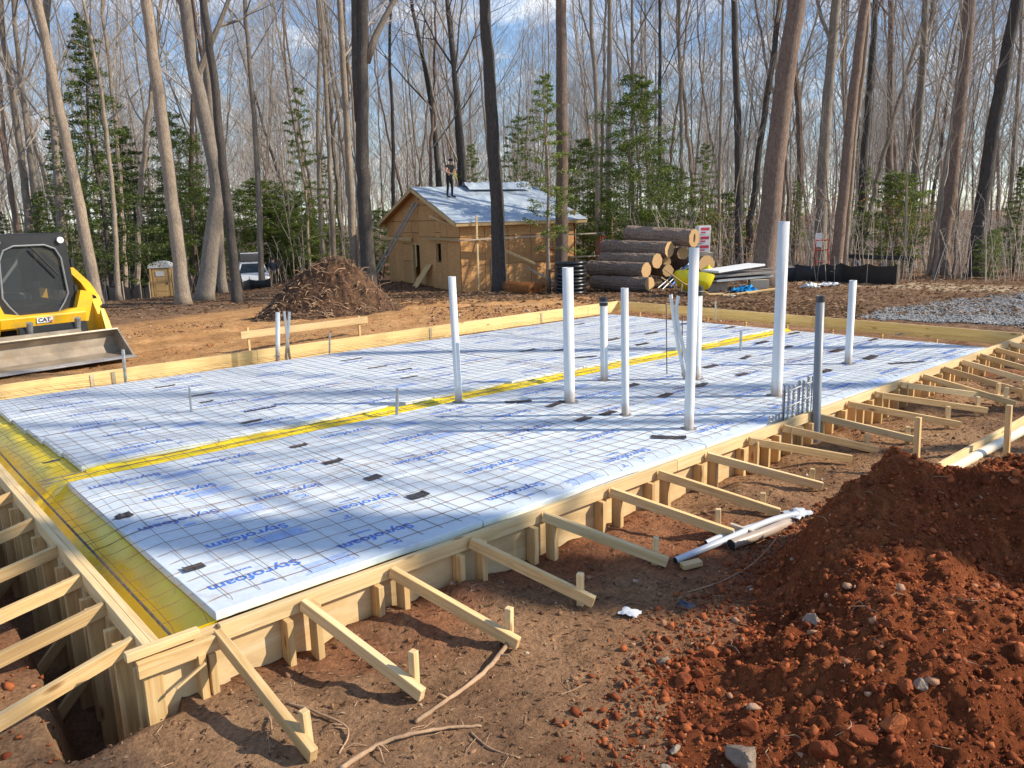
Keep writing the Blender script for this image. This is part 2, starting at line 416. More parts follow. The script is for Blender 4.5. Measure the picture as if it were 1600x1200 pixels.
def mat_leaf(name, cols, rough=0.45):
    m, nt, b = newmat(name, rough); g = N(nt, "NewGeometry")
    c = ramp(nt, g.outputs["Random Per Island"], cols)
    n = noise(nt, coords(nt, (1, 1, 1)), 0.7, 3)
    c = mixc(nt, 0.55, c, ramp(nt, n, [(0.3, (0.6, 0.62, 0.55)), (0.7, (1.35, 1.3, 1.1))]), 'MULTIPLY')
    nt.links.new(c, b.inputs["Base Color"]); b.inputs["Specular IOR Level"].default_value = 0.35
    tr = N(nt, "BsdfTranslucent"); nt.links.new(c, tr.inputs[0]); ad = N(nt, "MixShader"); ad.inputs[0].default_value = 0.38
    out = nt.nodes["Material Output"]
    nt.links.new(b.outputs[0], ad.inputs[1]); nt.links.new(tr.outputs[0], ad.inputs[2]); nt.links.new(ad.outputs[0], out.inputs[0])
    return m
W['holly'] = mat_leaf("evergreen_leaves", [(0.0, (0.07, 0.125, 0.022)), (0.4, (0.15, 0.225, 0.04)), (0.8, (0.27, 0.335, 0.075)), (1.0, (0.38, 0.37, 0.14))])
W['fir'] = mat_leaf("dark_evergreen_leaves", [(0.0, (0.055, 0.105, 0.03)), (0.5, (0.13, 0.19, 0.05)), (1.0, (0.27, 0.295, 0.09))])
W['bamboo'] = mat_leaf("light_green_leaves", [(0.0, (0.10, 0.15, 0.03)), (0.5, (0.17, 0.22, 0.05)), (1.0, (0.26, 0.28, 0.08))])
W['beech'] = mat_leaf("dry_beech_leaves", [(0.0, (0.30, 0.13, 0.05)), (0.5, (0.42, 0.21, 0.09)), (1.0, (0.52, 0.32, 0.16))], 0.8)
W['litter'] = mat_leaf("fallen_leaves", [(0.0, (0.10, 0.055, 0.03)), (0.4, (0.20, 0.115, 0.065)), (0.8, (0.33, 0.20, 0.12)), (1.0, (0.46, 0.33, 0.22))], 0.9)
W['straw'] = mat_leaf("dry_chips", [(0.0, (0.18, 0.10, 0.055)), (0.6, (0.36, 0.23, 0.13)), (1.0, (0.58, 0.44, 0.29))], 0.9)

def mat_stones(name, cols, bmp=0.6):
    m, nt, b = newmat(name, 0.95); g = N(nt, "NewGeometry"); c = ramp(nt, g.outputs["Random Per Island"], cols)
    n = noise(nt, coords(nt, (1, 1, 1)), 45, 5, 0.7)
    c = mixc(nt, 0.5, c, ramp(nt, n, [(0.3, (0.6, 0.6, 0.6)), (0.7, (1.3, 1.3, 1.3))]), 'MULTIPLY')
    nt.links.new(c, b.inputs["Base Color"]); bump(nt, b, n, bmp, 0.01); b.inputs["Specular IOR Level"].default_value = 0.15; return m
W['clod_red'] = mat_stones("red_clay_clods", [(0.0, (0.15, 0.036, 0.014)), (0.5, (0.27, 0.073, 0.026)), (0.95, (0.40, 0.12, 0.042)), (1.0, (0.40, 0.25, 0.16))])
W['clod_brown'] = mat_stones("brown_soil_clods", [(0.0, (0.13, 0.068, 0.038)), (0.6, (0.25, 0.135, 0.072)), (0.92, (0.36, 0.20, 0.105)), (1.0, (0.50, 0.42, 0.33))])
W['gravel'] = mat_stones("grey_gravel", [(0.0, (0.13, 0.128, 0.122)), (0.5, (0.28, 0.27, 0.255)), (1.0, (0.48, 0.455, 0.42))])
W['rock'] = mat_stones("pale_rock", [(0.0, (0.25, 0.19, 0.14)), (1.0, (0.37, 0.29, 0.22))])

def mat_soil():
    m, nt, b = newmat("soil", 0.97); b.inputs["Specular IOR Level"].default_value = 0.1
    v = coords(nt, (1, 1, 1), False)
    def attr(n):
        a = N(nt, "Attribute"); a.attribute_name = n; return a.outputs["Fac"]
    n1 = noise(nt, v, 0.9, 8, 0.65, 0.4); n2 = noise(nt, v, 7.0, 8, 0.7); n3 = noise(nt, v, 38.0, 9, 0.78)
    brown = ramp(nt, n1, [(0.28, (0.145, 0.082, 0.048)), (0.48, (0.30, 0.175, 0.10)), (0.7, (0.45, 0.275, 0.16))])
    orange = ramp(nt, n1, [(0.28, (0.34, 0.17, 0.07)), (0.5, (0.50, 0.27, 0.115)), (0.72, (0.60, 0.36, 0.17))])
    litter = ramp(nt, n2, [(0.3, (0.085, 0.050, 0.030)), (0.5, (0.19, 0.115, 0.070)), (0.7, (0.34, 0.22, 0.14))])
    red = ramp(nt, n2, [(0.3, (0.19, 0.052, 0.022)), (0.5, (0.29, 0.088, 0.036)), (0.7, (0.37, 0.13, 0.055))])
    c = mixc(nt, attr("orange"), brown, orange); c = mixc(nt, attr("red"), c, red); c = mixc(nt, attr("litter"), c, litter)
    c = mixc(nt, attr("pale"), c, (0.50, 0.40, 0.27))
    c = mixc(nt, 0.75, c, ramp(nt, n2, [(0.28, (0.55, 0.52, 0.5)), (0.5, (0.98, 0.98, 0.98)), (0.72, (1.28, 1.25, 1.2))]), 'MULTIPLY')
    c = mixc(nt, 0.8, c, ramp(nt, n3, [(0.32, (0.42, 0.40, 0.38)), (0.5, (1, 1, 1)), (0.68, (1.6, 1.55, 1.45))]), 'MULTIPLY')
    nt.links.new(c, b.inputs["Base Color"])
    ad = N(nt, "Math", operation='MULTIPLY_ADD'); nt.links.new(n3, ad.inputs[0]); ad.inputs[1].default_value = 0.6; nt.links.new(n2, ad.inputs[2])
    bump(nt, b, ad.outputs[0], 1.0, 0.05); return m
W['soil'] = mat_soil()

# ------------------------------------------------------------------ terrain
SX, SY = 12.62, 8.04                        # outside size of the formwork
CTRL = [(158, 483, 30), (185, 468, 33), (285, 475, 30), (320, 470, 33), (370, 472, 30), (258, 472, 46), (350, 455, 46), (400, 452, 48), (470, 440, 50),
        (568, 438, 40), (612, 441, 41.9), (722, 458, 35), (780, 455, 31), (862, 457, 29), (892, 459, 28.5), (990, 456, 28), (1080, 462, 25), (1150, 446, 30),
        (1190, 446, 27), (1280, 436, 36), (1312, 440, 30), (1400, 446, 25), (1465, 432, 33), (1520, 432, 31), (1600, 440, 28),
        (510, 497, 18.5), (640, 486, 19), (300, 520, 18), (860, 470, 22), (1200, 492, 18), (1500, 470, 20), (1500, 500, 15.5), (1600, 470, 18.5)]
cp = [at(*c) for c in CTRL]
cp = [(p.x, p.y, p.z) for p in cp]
for gx in np.linspace(-3, 13, 7):
    for gy in np.linspace(-5, 9, 6): cp.append((gx, gy, 0.0))
for dep, h, zz_ in ((80, 0, -2.6), (130, 0, -3.0), (260, 0, -3.0)):
    for px in (-1500, -600, 200, 800, 1400, 2300, 3600):
        p = at(px, 340, dep); cp.append((p.x, p.y, zz_ + (0.9 if px > 900 else 0.0)))
for (x, y) in ((-40, -20), (0, -40), (30, -30), (50, -8), (-30, 15), (-60, -60), (60, -60), (10, -12), (16, -8), (22, -14)): cp.append((x, y, 0.0))
cp = np.array(cp)
_A = np.sqrt(((cp[:, None, :2] - cp[None, :, :2]) ** 2).sum(-1))
_n = len(cp); _K = np.zeros((_n + 3, _n + 3)); _K[:_n, :_n] = _A - np.eye(_n) * 0.4
_K[:_n, _n] = 1; _K[:_n, _n + 1:] = cp[:, :2]; _K[_n:, :_n] = _K[:_n, _n:].T
_w = np.linalg.solve(_K, np.concatenate([cp[:, 2], np.zeros(3)]))
def terrain(x, y):
    x = np.asarray(x, float); y = np.asarray(y, float); sh = x.shape; x = x.ravel(); y = y.ravel()
    xx = np.clip(x, -150, 320); yy = np.clip(y, -150, 320)
    z = _w[_n] + _w[_n + 1] * xx + _w[_n + 2] * yy
    for i in range(_n): z = z + _w[i] * np.hypot(xx - cp[i, 0], yy - cp[i, 1])
    near = sstep(-5, -3.5, x) * (1 - sstep(13.4, 15, x)) * sstep(-6.5, -4.5, y) * (1 - sstep(8.6, 10.5, y))
    z = z * (1 - near)
    return z.reshape(sh)
def gz(x, y, rough=True):
    x = np.asarray(x, float); y = np.asarray(y, float)
    z = terrain(x, y)
    d = np.hypot(x - CAM.x, y - CAM.y)
    if rough:
        z = z + fbm(x * 0.7, y * 0.7, 3, 3) * 0.12 * sstep(3, 12, d) + fbm(x * 1.6, y * 1.6, 5, 4) * 0.10
        cl = fbm(x * 7, y * 7, 9, 4, 0.6); z = z + np.clip(cl, -0.1, 0.5) * 0.055 + fbm(x * 22, y * 22, 14, 2) * 0.014
    rc = y - 11.4 - 1.1 * np.sin(x * .22 + .6) - .06 * x; rz_ = sstep(-4, -1, x) * (1 - sstep(15, 19, x)) * sstep(9.2, 10, y)
    z = z - rz_ * .055 * (np.exp(-((rc - .7) / .16) ** 2) + np.exp(-((rc + .8) / .16) ** 2) + .8 * np.exp(-((rc - 2.3) / .14) ** 2) + .8 * np.exp(-((rc - 3.7) / .14) ** 2)) + rz_ * .03 * (np.exp(-((rc - 1.05) / .14) ** 2) + np.exp(-((rc + 1.15) / .14) ** 2))
    # soil thrown up against the front forms
    bk = np.exp(-((y + 0.22) / 0.26) ** 2) * sstep(0.2, 0.6, x) * (1 - sstep(12.3, 12.8, x))
    z = z + bk * (0.10 * (0.35 + fbm(x * 2.3, y * 1.2, 31, 3) * 2.4))
    # trench along the left forms
    e = fbm(x * 2.2, y * 2.2, 21, 4) * 0.22
    tr = sstep(-0.40 + e, -0.27 + e, x) * (1 - sstep(0.02, 0.06, x)) * sstep(-0.16 + e * .6, -0.02 + e * .6, y) * (1 - sstep(8.1, 8.4, y))
    z = z * (1 - tr) + tr * (-0.52 + fbm(x * 5, y * 5, 8, 3) * 0.12)
    bl = np.exp(-((x + 0.72) / 0.28) ** 2) * sstep(0.0, 0.8, y) * (1 - sstep(8, 9, y)); z = z + bl * 0.09
    ins = sstep(0.02, 0.07, x) * (1 - sstep(SX - .07, SX - .02, x)) * sstep(0.02, 0.07, y) * (1 - sstep(SY - .07, SY - .02, y))
    z = z * (1 - ins) + ins * (-0.30)
    return z
def G(x, y): return float(gz(np.array([x]), np.array([y]))[0])
def gp(px, py, dep, dz=0.0):
    p = at(px, py, dep); return Vector((p.x, p.y, G(p.x, p.y) + dz))

def grow(a, b, d0, k):
    o = []; x = a; d = d0
    while x < b: o.append(x); x += d; d *= k
    return o + [b]
xs = sorted(set([-q for q in grow(2.6, 700, 0.07, 1.10)] + list(np.arange(-2.6, 8.0, 0.042)) + list(np.arange(8.0, 15.5, 0.10)) + grow(15.5, 700, 0.13, 1.055)))
ys = sorted(set([-q for q in grow(4.2, 500, 0.09, 1.12)] + list(np.arange(-4.2, 2.6, 0.042)) + list(np.arange(2.6, 15.0, 0.11)) + grow(15.0, 700, 0.14, 1.055)))
gx, gy = np.meshgrid(np.array(xs), np.array(ys), indexing='ij')
zg = gz(gx, gy)
dx_, dy_ = gx - CAM.x, gy - CAM.y
fw = dx_ * 0.661 + dy_ * 0.750; rt = dx_ * 0.750 - dy_ * 0.661
th = np.degrees(np.arctan2(rt, np.maximum(fw, .01))); dd = np.hypot(dx_, dy_)
nz = fbm(gx * 0.35, gy * 0.35, 77, 4)
lit_l = sstep(23, 29, dd + nz * 9); lit_r = sstep(13.9, 15.2, gx + nz * 1.5) * sstep(4.0, 8.0, th)
litter = np.clip(np.maximum(lit_l, lit_r * 0.9), 0, 1) * (fw > 0) + (1 - (fw > 0)) * 0.25
litter = np.maximum(litter, sstep(19.5, 24, gx * .5 + gy + nz * 5) * sstep(-8, 2, th) * .7)
orange = sstep(7.5, 9.0, gy + nz * 2) * (1 - litter * .8) + 0.35 * sstep(-.1, .35, nz)
red = np.clip(sstep(0.06, 0.26, fbm(gx * 0.9, gy * 0.9, 55, 4)) * 0.55 * (1 - sstep(7, 9, gy)) + np.exp(-(((gx - 3.6) / 1.6) ** 2 + ((gy + 1.9) / .9) ** 2)) * 1.1 + 0.8 * np.exp(-((gx + .8) / .4) ** 2) * sstep(.3, 1, gy), 0, 1)
p1, p2 = at(1440, 462, 25), at(1700, 465, 21)
pd_ = np.abs((gx - p1.x) * (p2.y - p1.y) - (gy - p1.y) * (p2.x - p1.x)) / math.hypot(p2.x - p1.x, p2.y - p1.y)
pale = (1 - sstep(0.6, 1.7, pd_ + nz * 1.5)) * sstep(22.0, 24.5, fw + .35 * rt) * 0.9 * (rt > 6)
me = np_mesh("ground", np.stack([gx, gy, zg], -1).reshape(-1, 3), grid_faces(len(xs), len(ys)), W['soil'], True,
             {"litter": litter.ravel() * (1 - pale.ravel()), "orange": np.clip(orange, 0, 1).ravel(), "red": red.ravel(), "pale": pale.ravel()})
tag(inst("ground", me), "orange and brown bare soil of the cleared building plot", "ground", kind="structure")

# ------------------------------------------------------------------ scattering of stones, clods, leaves (uncountable stuff)
_t = (1 + 5 ** .5) / 2
ICO_V = np.array([(-1, _t, 0), (1, _t, 0), (-1, -_t, 0), (1, -_t, 0), (0, -1, _t), (0, 1, _t), (0, -1, -_t), (0, 1, -_t), (_t, 0, -1), (_t, 0, 1), (-_t, 0, -1), (-_t, 0, 1)]) / 1.902
ICO_F = np.array([(0, 11, 5), (0, 5, 1), (0, 1, 7), (0, 7, 10), (0, 10, 11), (1, 5, 9), (5, 11, 4), (11, 10, 2), (10, 7, 6), (7, 1, 8), (3, 9, 4), (3, 4, 2), (3, 2, 6), (3, 6, 8), (3, 8, 9), (4, 9, 5), (2, 4, 11), (6, 2, 10), (8, 6, 7), (9, 8, 1)])
nr = np.random.default_rng(5)
def stones(name, xy, z, size, mat, label, cat):
    n = len(xy); q = ICO_V[None] * (1 + nr.uniform(-.5, .42, (n, 12, 1)))
    q = q * nr.uniform(.45, 1.3, (n, 1, 3)) * size[:, None, None]
    a = nr.uniform(0, 6.283, n); ca, sa = np.cos(a)[:, None], np.sin(a)[:, None]
    X = q[..., 0] * ca - q[..., 1] * sa + xy[:, None, 0]; Y = q[..., 0] * sa + q[..., 1] * ca + xy[:, None, 1]
    Z = q[..., 2] * .8 + (z + size * .25)[:, None]
    V = np.stack([X, Y, Z], -1).reshape(-1, 3); F = (ICO_F[None] + (np.arange(n) * 12)[:, None, None]).reshape(-1, 3)
    return tag(inst(name, np_mesh(name, V, F, mat)), label, cat, kind="stuff")
def leaves_np(c, size, flat=0.5, aspect=0.55):
    """quads at centres c with sizes; flat=1 lies on the ground"""
    n = len(c); nrm = nr.normal(size=(n, 3)); nrm[:, 2] = np.abs(nrm[:, 2]) + flat * 3
    nrm /= np.linalg.norm(nrm, axis=1, keepdims=True); a = nr.normal(size=(n, 3)); u = np.cross(nrm, a); u /= np.linalg.norm(u, axis=1, keepdims=True)
    v = np.cross(nrm, u); s = size[:, None]
    V = np.stack([c - u * s, c + v * s * aspect, c + u * s, c - v * s * aspect], 1)
    V[:, 1] += nrm * s * .25; V[:, 3] += nrm * s * .25
    return V.reshape(-1, 3), np.arange(n * 4).reshape(-1, 4)
def litter_stuff(name, xy, z, size, mat, label, cat, flat=1.0, aspect=0.5):
    V, F = leaves_np(np.column_stack([xy, z]), size, flat, aspect)
    return tag(inst(name, np_mesh(name, V, F, mat)), label, cat, kind="stuff")
def near_xy(n, x0, x1, y0, y1):
    q = np.column_stack([nr.uniform(x0, x1, n), nr.uniform(y0, y1, n)])
    k = ~((q[:, 0] > -.36) & (q[:, 1] > -.05) & (q[:, 0] < SX + .1) & (q[:, 1] < SY + .1)); return q[k]
q = near_xy(16000, -2.5, 10.5, -3.6, -.02); s = nr.pareto(2.6, len(q)) * .0040 + .0028; s = np.minimum(s, .022)
stones("soil_clods", q, gz(q[:, 0], q[:, 1]), s, W['clod_brown'], "loose brown soil crumbs and pebbles over the foreground dirt", "soil clods")
q = np.concatenate([near_xy(3500, -2.2, -.3, -.2, 7.5), near_xy(2500, -2, 13, 8.1, 12)]); s = np.minimum(nr.pareto(2.4, len(q)) * .006 + .004, .03)
stones("soil_clods", q, gz(q[:, 0], q[:, 1]), s, W['clod_red'], "reddish soil crumbs on the bank left of the forms and behind the slab", "soil clods")
q = near_xy(9000, -2.5, 11, -3.4, -.03); litter_stuff("leaf_scraps", q, gz(q[:, 0], q[:, 1]) + .003, nr.uniform(.006, .026, len(q)), W['litter'], "dark leaf scraps trodden into the foreground dirt", "leaf scraps", .8, .4)
q = near_xy(9000, -2.5, 11, -3.4, -.03); litter_stuff("wood_chips", q, gz(q[:, 0], q[:, 1]) + .004, nr.uniform(.004, .019, len(q)), W['straw'], "scattered dry chips and leaf scraps on the foreground dirt", "wood chips", 1.0, 0.28)
# litter in the woods and on the right
def sector(n, d0, d1, a0, a1, pw=1.0):
    d = d0 + (d1 - d0) * nr.uniform(0, 1, n) ** pw; a = np.radians(nr.uniform(a0, a1, n))
    f = d * np.cos(a); r = d * np.sin(a)
    return np.column_stack([CAM.x + f * .661 + r * .750, CAM.y + f * .750 - r * .661])
q = np.concatenate([sector(13000, 18.5, 42, 4, 40), sector(9000, 22, 45, -12, 8), sector(6000, 26, 50, -36, -10), sector(4000, 17, 22, 8, 24)])
q = q[(q[:, 0] > SX + 1.4) | (q[:, 1] > SY + 3)]
litter_stuff("fallen_leaves", q, gz(q[:, 0], q[:, 1]) + .015, nr.uniform(.035, .085, len(q)), W['litter'], "brown fallen leaves carpeting the edge of the woods", "leaves", .8, .6)

# gravel drive on the right, a sheet with loose stones over it
def in_poly(q, P):
    x, y = q[:, 0], q[:, 1]; c = np.zeros(len(q), bool); j = len(P) - 1
    for i in range(len(P)):
        xi, yi = P[i]; xj, yj = P[j]
        k = ((yi > y) != (yj > y)) & (x < (xj - xi) * (y - yi) / (yj - yi + 1e-12) + xi); c ^= k; j = i
    return c
GP = [at(*c) for c in ((1338, 493, 16.2), (1372, 484, 17.6), (1425, 478, 18.8), (1500, 472, 20), (1600, 468, 21), (1800, 470, 21), (2100, 500, 18), (2100, 560, 13), (1800, 540, 13.2), (1600, 520, 14.6), (1500, 512, 15.2), (1400, 501, 15.8))]
GP = [(p.x, p.y) for p in GP]
lo = np.min(GP, 0); hi = np.max(GP, 0)
ax = np.arange(lo[0], hi[0], .16); ay = np.arange(lo[1], hi[1], .16); X, Y = np.meshgrid(ax, ay, indexing='ij')
inside = in_poly(np.column_stack([X.ravel(), Y.ravel()]), GP).reshape(X.shape)
gf = grid_faces(len(ax), len(ay)); keep = inside.ravel()[gf].all(1); gf = gf[keep]
used = np.unique(gf); mp = -np.ones(X.size, int); mp[used] = np.arange(len(used))
V = np.stack([X, Y, gz(X, Y) + .012], -1).reshape(-1, 3)[used]
m_, nt_, b_ = newmat("gravel_bed", 0.95); W['gravelbed'] = m_
n_ = noise(nt_, coords(nt_, (1, 1, 1), False), 22, 6, 0.75)
nt_.links.new(ramp(nt_, n_, [(0.3, (0.10, 0.10, 0.105)), (0.5, (0.24, 0.24, 0.24)), (0.7, (0.44, 0.43, 0.41))]), b_.inputs["Base Color"]); bump(nt_, b_, n_, 1.0, 0.04)
tag(inst("gravel_drive", np_mesh("gravel_drive", V, mp[gf], W['gravelbed'], True)), "grey crushed stone drive beside the far corner of the forms", "gravel drive", kind="structure")
q = np.column_stack([nr.uniform(lo[0], hi[0], 16000), nr.uniform(lo[1], hi[1], 16000)]); q = q[in_poly(q, GP)]; q = q + nr.normal(0, .12, q.shape)
stones("loose_gravel", q, gz(q[:, 0], q[:, 1]) + .01, nr.uniform(.010, .030, len(q)), W['gravel'], "loose grey stones covering the drive on the right", "gravel")

# ------------------------------------------------------------------ red clay mound in the foreground
pk = on(1400, 722, .64)
GA = [(pk.x, pk.y, .58, .42, .40), (pk.x - .70, pk.y - .22, .40, .52, .42), (pk.x - 1.75, pk.y - .50, .19, .75, .55), (pk.x - 1.45, pk.y - 1.05, .20, .62, .5), (pk.x + .2, pk.y - .02, .12, .22, .22), (pk.x - .22, pk.y + .0, .10, .2, .2), (pk.x - .8, pk.y - .95, .22, .8, .6),
      (pk.x + .55, pk.y - .42, .56, .50, .45), (pk.x + 1.2, pk.y - .35, .42, .45, .38), (pk.x + 1.7, pk.y - 1.0, .62, .6, .55), (pk.x + .4, pk.y - 1.3, .26, .8, .6), (pk.x - .48, pk.y + .16, .20, .26, .22), (pk.x + .02, pk.y + .06, .05, .12, .12)]
def mound(x, y):
    h = 0
    for (cx, cy, a, sx_, sy_) in GA: h = h + a * np.exp(-((x - cx) / sx_) ** 2 - ((y - cy) / sy_) ** 2)
    h = np.where(h > .40, .40 + (h - .40) * .70, h)
    k = sstep(.02, .16, h)
    h = h + k * (fbm(x * 2.4, y * 2.4, 41, 4) * .24 + np.abs(fbm(x * 5.0, y * 5.0, 43, 5, .6)) * .26 - .03 + fbm(x * 21, y * 21, 45, 3, .7) * .045)
    return h - .055
def mgz(x, y): return np.maximum(gz(x, y), gz(x, y, False) + mound(x, y))
ax = np.arange(1.0, 8.2, .0185); ay = np.arange(-4.2, -.2, .0185); X, Y = np.meshgrid(ax, ay, indexing='ij')
Z = gz(X, Y, False) + mound(X, Y)
gf = grid_faces(len(ax), len(ay)); keep = (mound(X, Y).ravel()[gf] > -.05).any(1); gf = gf[keep]
used = np.unique(gf); mp = -np.ones(X.size, int); mp[used] = np.arange(len(used))
m_, nt_, b_ = newmat("red_clay", 0.97); W['clay'] = m_; b_.inputs["Specular IOR Level"].default_value = 0.1
v_ = coords(nt_, (1, 1, 1), False); n1_ = noise(nt_, v_, 1.6, 7, .62); n2_ = noise(nt_, v_, 30, 9, .8)
c_ = ramp(nt_, n1_, [(0.3, (0.18, 0.048, 0.018)), (0.5, (0.32, 0.090, 0.032)), (0.7, (0.43, 0.145, 0.053))])
c_ = mixc(nt_, 0.8, c_, ramp(nt_, n2_, [(0.34, (0.42, 0.40, 0.38)), (0.5, (1, 1, 1)), (0.66, (1.6, 1.6, 1.6))]), 'MULTIPLY')
nt_.links.new(c_, b_.inputs["Base Color"]); bump(nt_, b_, n2_, 1.0, 0.06)
V = np.stack([X, Y, Z], -1).reshape(-1, 3)[used]
tag(inst("dirt_mound", np_mesh("dirt_mound", V, mp[gf], W['clay'], True)), "large heap of dark red clay in the right foreground", "dirt mound")
q = np.column_stack([nr.uniform(1.1, 7.6, 60000), nr.uniform(-4.0, -.3, 60000)]); hm = mound(q[:, 0], q[:, 1])
k = (hm > -.045) | ((nr.uniform(0, 1, len(q)) < .2) & (hm > -.052)); q = q[k]
s = np.minimum(nr.pareto(2.3, len(q)) * .0048 + .0034, .026)
stones("clay_clods", q, mgz(q[:, 0], q[:, 1]), s, W['clod_red'], "loose red clay crumbs strewn over the foreground heap", "clay clods")

q = np.column_stack([nr.uniform(1.2, 6.5, 3600), nr.uniform(-3.6, -.6, 3600)]); hm = mound(q[:, 0], q[:, 1]); k = (hm > -.05) & (nr.uniform(0, 1, len(q)) < np.clip(1.15 - hm * 2.4, .12, 1)); q = q[k]
stones("clay_rubble", q, mgz(q[:, 0], q[:, 1]) - .004, np.minimum(nr.pareto(2.8, len(q)) * .007 + .006, .028), W['clod_red'], "fist-sized red clay rubble round the foot of the foreground heap", "clay rubble")

# single big clods and rocks one can pick out
def rock(px, py, z, r, mat, label, name="rock", cat="rock", grp=None, sq=(1, 1, .8)):
    p = on(px, py, z); rr = np.random.default_rng(int(px * 7 + py)); bm = bmesh.new()
    d = rr.normal(size=(15, 3)); d /= np.linalg.norm(d, axis=1, keepdims=True); d *= rr.uniform(.72, 1.1, (15, 1)) * np.array([1.15, .85, .8]) * rr.uniform(.85, 1.15, 3)
    for q in d: bm.verts.new(q * r)
    hu = bmesh.ops.convex_hull(bm, input=bm.verts); bmesh.ops.delete(bm, geom=[v for v in bm.verts if not v.link_faces], context='VERTS')
    bmesh.ops.bevel(bm, geom=list(bm.edges), offset=r * .07, segments=1, affect='EDGES'); bmesh.ops.triangulate(bm, faces=bm.faces)
    bmesh.ops.subdivide_edges(bm, edges=list(bm.edges), cuts=3, use_grid_fill=True); of = rr.uniform(0, 50, 3)
    for v in bm.verts:
        c = v.co / r; k = 1 + .16 * (float(vn(c.x * 4 + of[0], c.y * 4 + c.z * 3 + of[1], 3)) - .5) + .09 * (float(vn(c.x * 11 + of[2], c.z * 11 + c.y * 8, 5)) - .5); v.co = v.co * k
    me = bpy.data.meshes.new(name); bm.to_mesh(me); bm.free(); me.polygons.foreach_set("use_smooth", [False] * len(me.polygons))
    zz = float(mgz(np.array([p.x]), np.array([p.y]))[0]); o = inst(name, me, mat, None, TR(p.x, p.y, zz + r * .25) @ RZ(rr.uniform(0, 6)) @ RX(rr.uniform(-.4, .4)))
    return tag(o, label, cat, grp)
rock(1166, 1182, .05, .085, W['rock'], "largest pale stone at the bottom edge beside the red heap")
rock(1055, 1163, .02, .03, W['rock'], "small white stone left of the largest pale stone at the bottom")
rock(1040, 1196, .02, .036, W['rock'], "white stone cut by the bottom edge of the picture")
rock(1034, 1020, .03, .042, W['rock'], "cream stone at the left foot of the red heap")
rock(1270, 965, .2, .052, W['rock'], "buff stone halfway up the shaded face of the red heap")
rock(1440, 1055, .3, .035, W['rock'], "small buff stone low on the right side of the red heap")
for (px, py, r, lb) in ((1165, 1130, .07, "orange clay lump just above the largest pale stone"), (1068, 1040, .062, "tall red clay lump beside the cream stone"), (1092, 1052, .045, "squat red clay lump right of the tall one"),
                        (1350, 1170, .07, "brown clay lump at the bottom edge below the heap"), (1397, 1165, .065, "orange-faced clay lump right of the brown bottom lump"), (1290, 1180, .07, "wide red clay lump cut by the bottom edge"),
                        (1110, 1000, .05, "red clay lump above the cluster at the foot of the heap"), (1066, 1100, .04, "round red clay lump left of the orange lump"), (1410, 1130, .06, "flat reddish lump in the bottom right rubble"),
                        (1050, 957, .04, "orange clay lump below the dark blue scrap"), (970, 940, .028, "small orange clod touching the white wrapper"), (1590, 1090, .06, "red lump at the right edge near the bottom")):
    rock(px, py, .08, r, W['clod_red'], lb, "clay_lump", "clay lump", "big clay lumps round the red heap")

# ------------------------------------------------------------------ boards
_bc = {}
def board(name, p0, p1, h, t, mat, parent, up=(0, 0, 1), M0=None, c=.0025):
    """lumber from p0 to p1 (centre line), h along 'up', t across"""
    p0 = Vector(p0); p1 = Vector(p1); L = (p1 - p0).length; k = (round(L, 3), round(h, 4), round(t, 4), mat.name)
    if k not in _bc:
        me = MB().box((k[0], t, h), None, 0, c).mesh(name); me.materials.append(mat); _bc[k] = me
    return link(bpy.data.objects.new(name, _bc[k]), parent, frame((p0 + p1) / 2, (p0 + p1) / 2 + (p1 - p0), up))

# ---- front forms
fw_ = thing("formwork_wall", "long front formwork of new plywood and lumber with sloping braces facing the red heap", "formwork", (0, 0, 0), 0, "slab formwork")
cuts = [.30, 3.98, 7.60, 11.2, SX + .04]
for a, b in zip(cuts[:-1], cuts[1:]): board("top_board", (a + .001, -.020, FT - .0445), (b - .001, -.020, FT - .0445), .089, .038, W['pine2'], fw_)
for k in range(6):
    a = .06 + 2.44 * k; b = min(a + 2.44, SX)
    if b - a > .2: board("plywood_panel", (a + .001, .010, -.09), (b - .001, .010, -.09), .82, .016, W['ply'], fw_, c=.001)
bx = [345, 480, 617, 742, 850, 957, 1030, 1107, 1180, 1227, 1285, 1327, 1370, 1407]
by = [985, 937, 885, 840, 797, 760, 732, 705, 683, 662, 645, 625, 610, 595]
X0 = [on(px, py, FT).x for px, py in zip(bx, by)]
while X0[-1] < 12.2: X0.append(X0[-1] + .61)
ENDS = {0: (490, 1178), 1: (660, 1083), 2: (810, 1003), 3: (928, 938), 4: (1043, 876), 5: (1145, 832), 6: (1218, 800), 7: (1285, 758), 8: (1330, 715), 9: (1372, 702), 10: (1440, 688), 11: (1500, 662), 12: (1542, 640), 13: (1575, 622)}
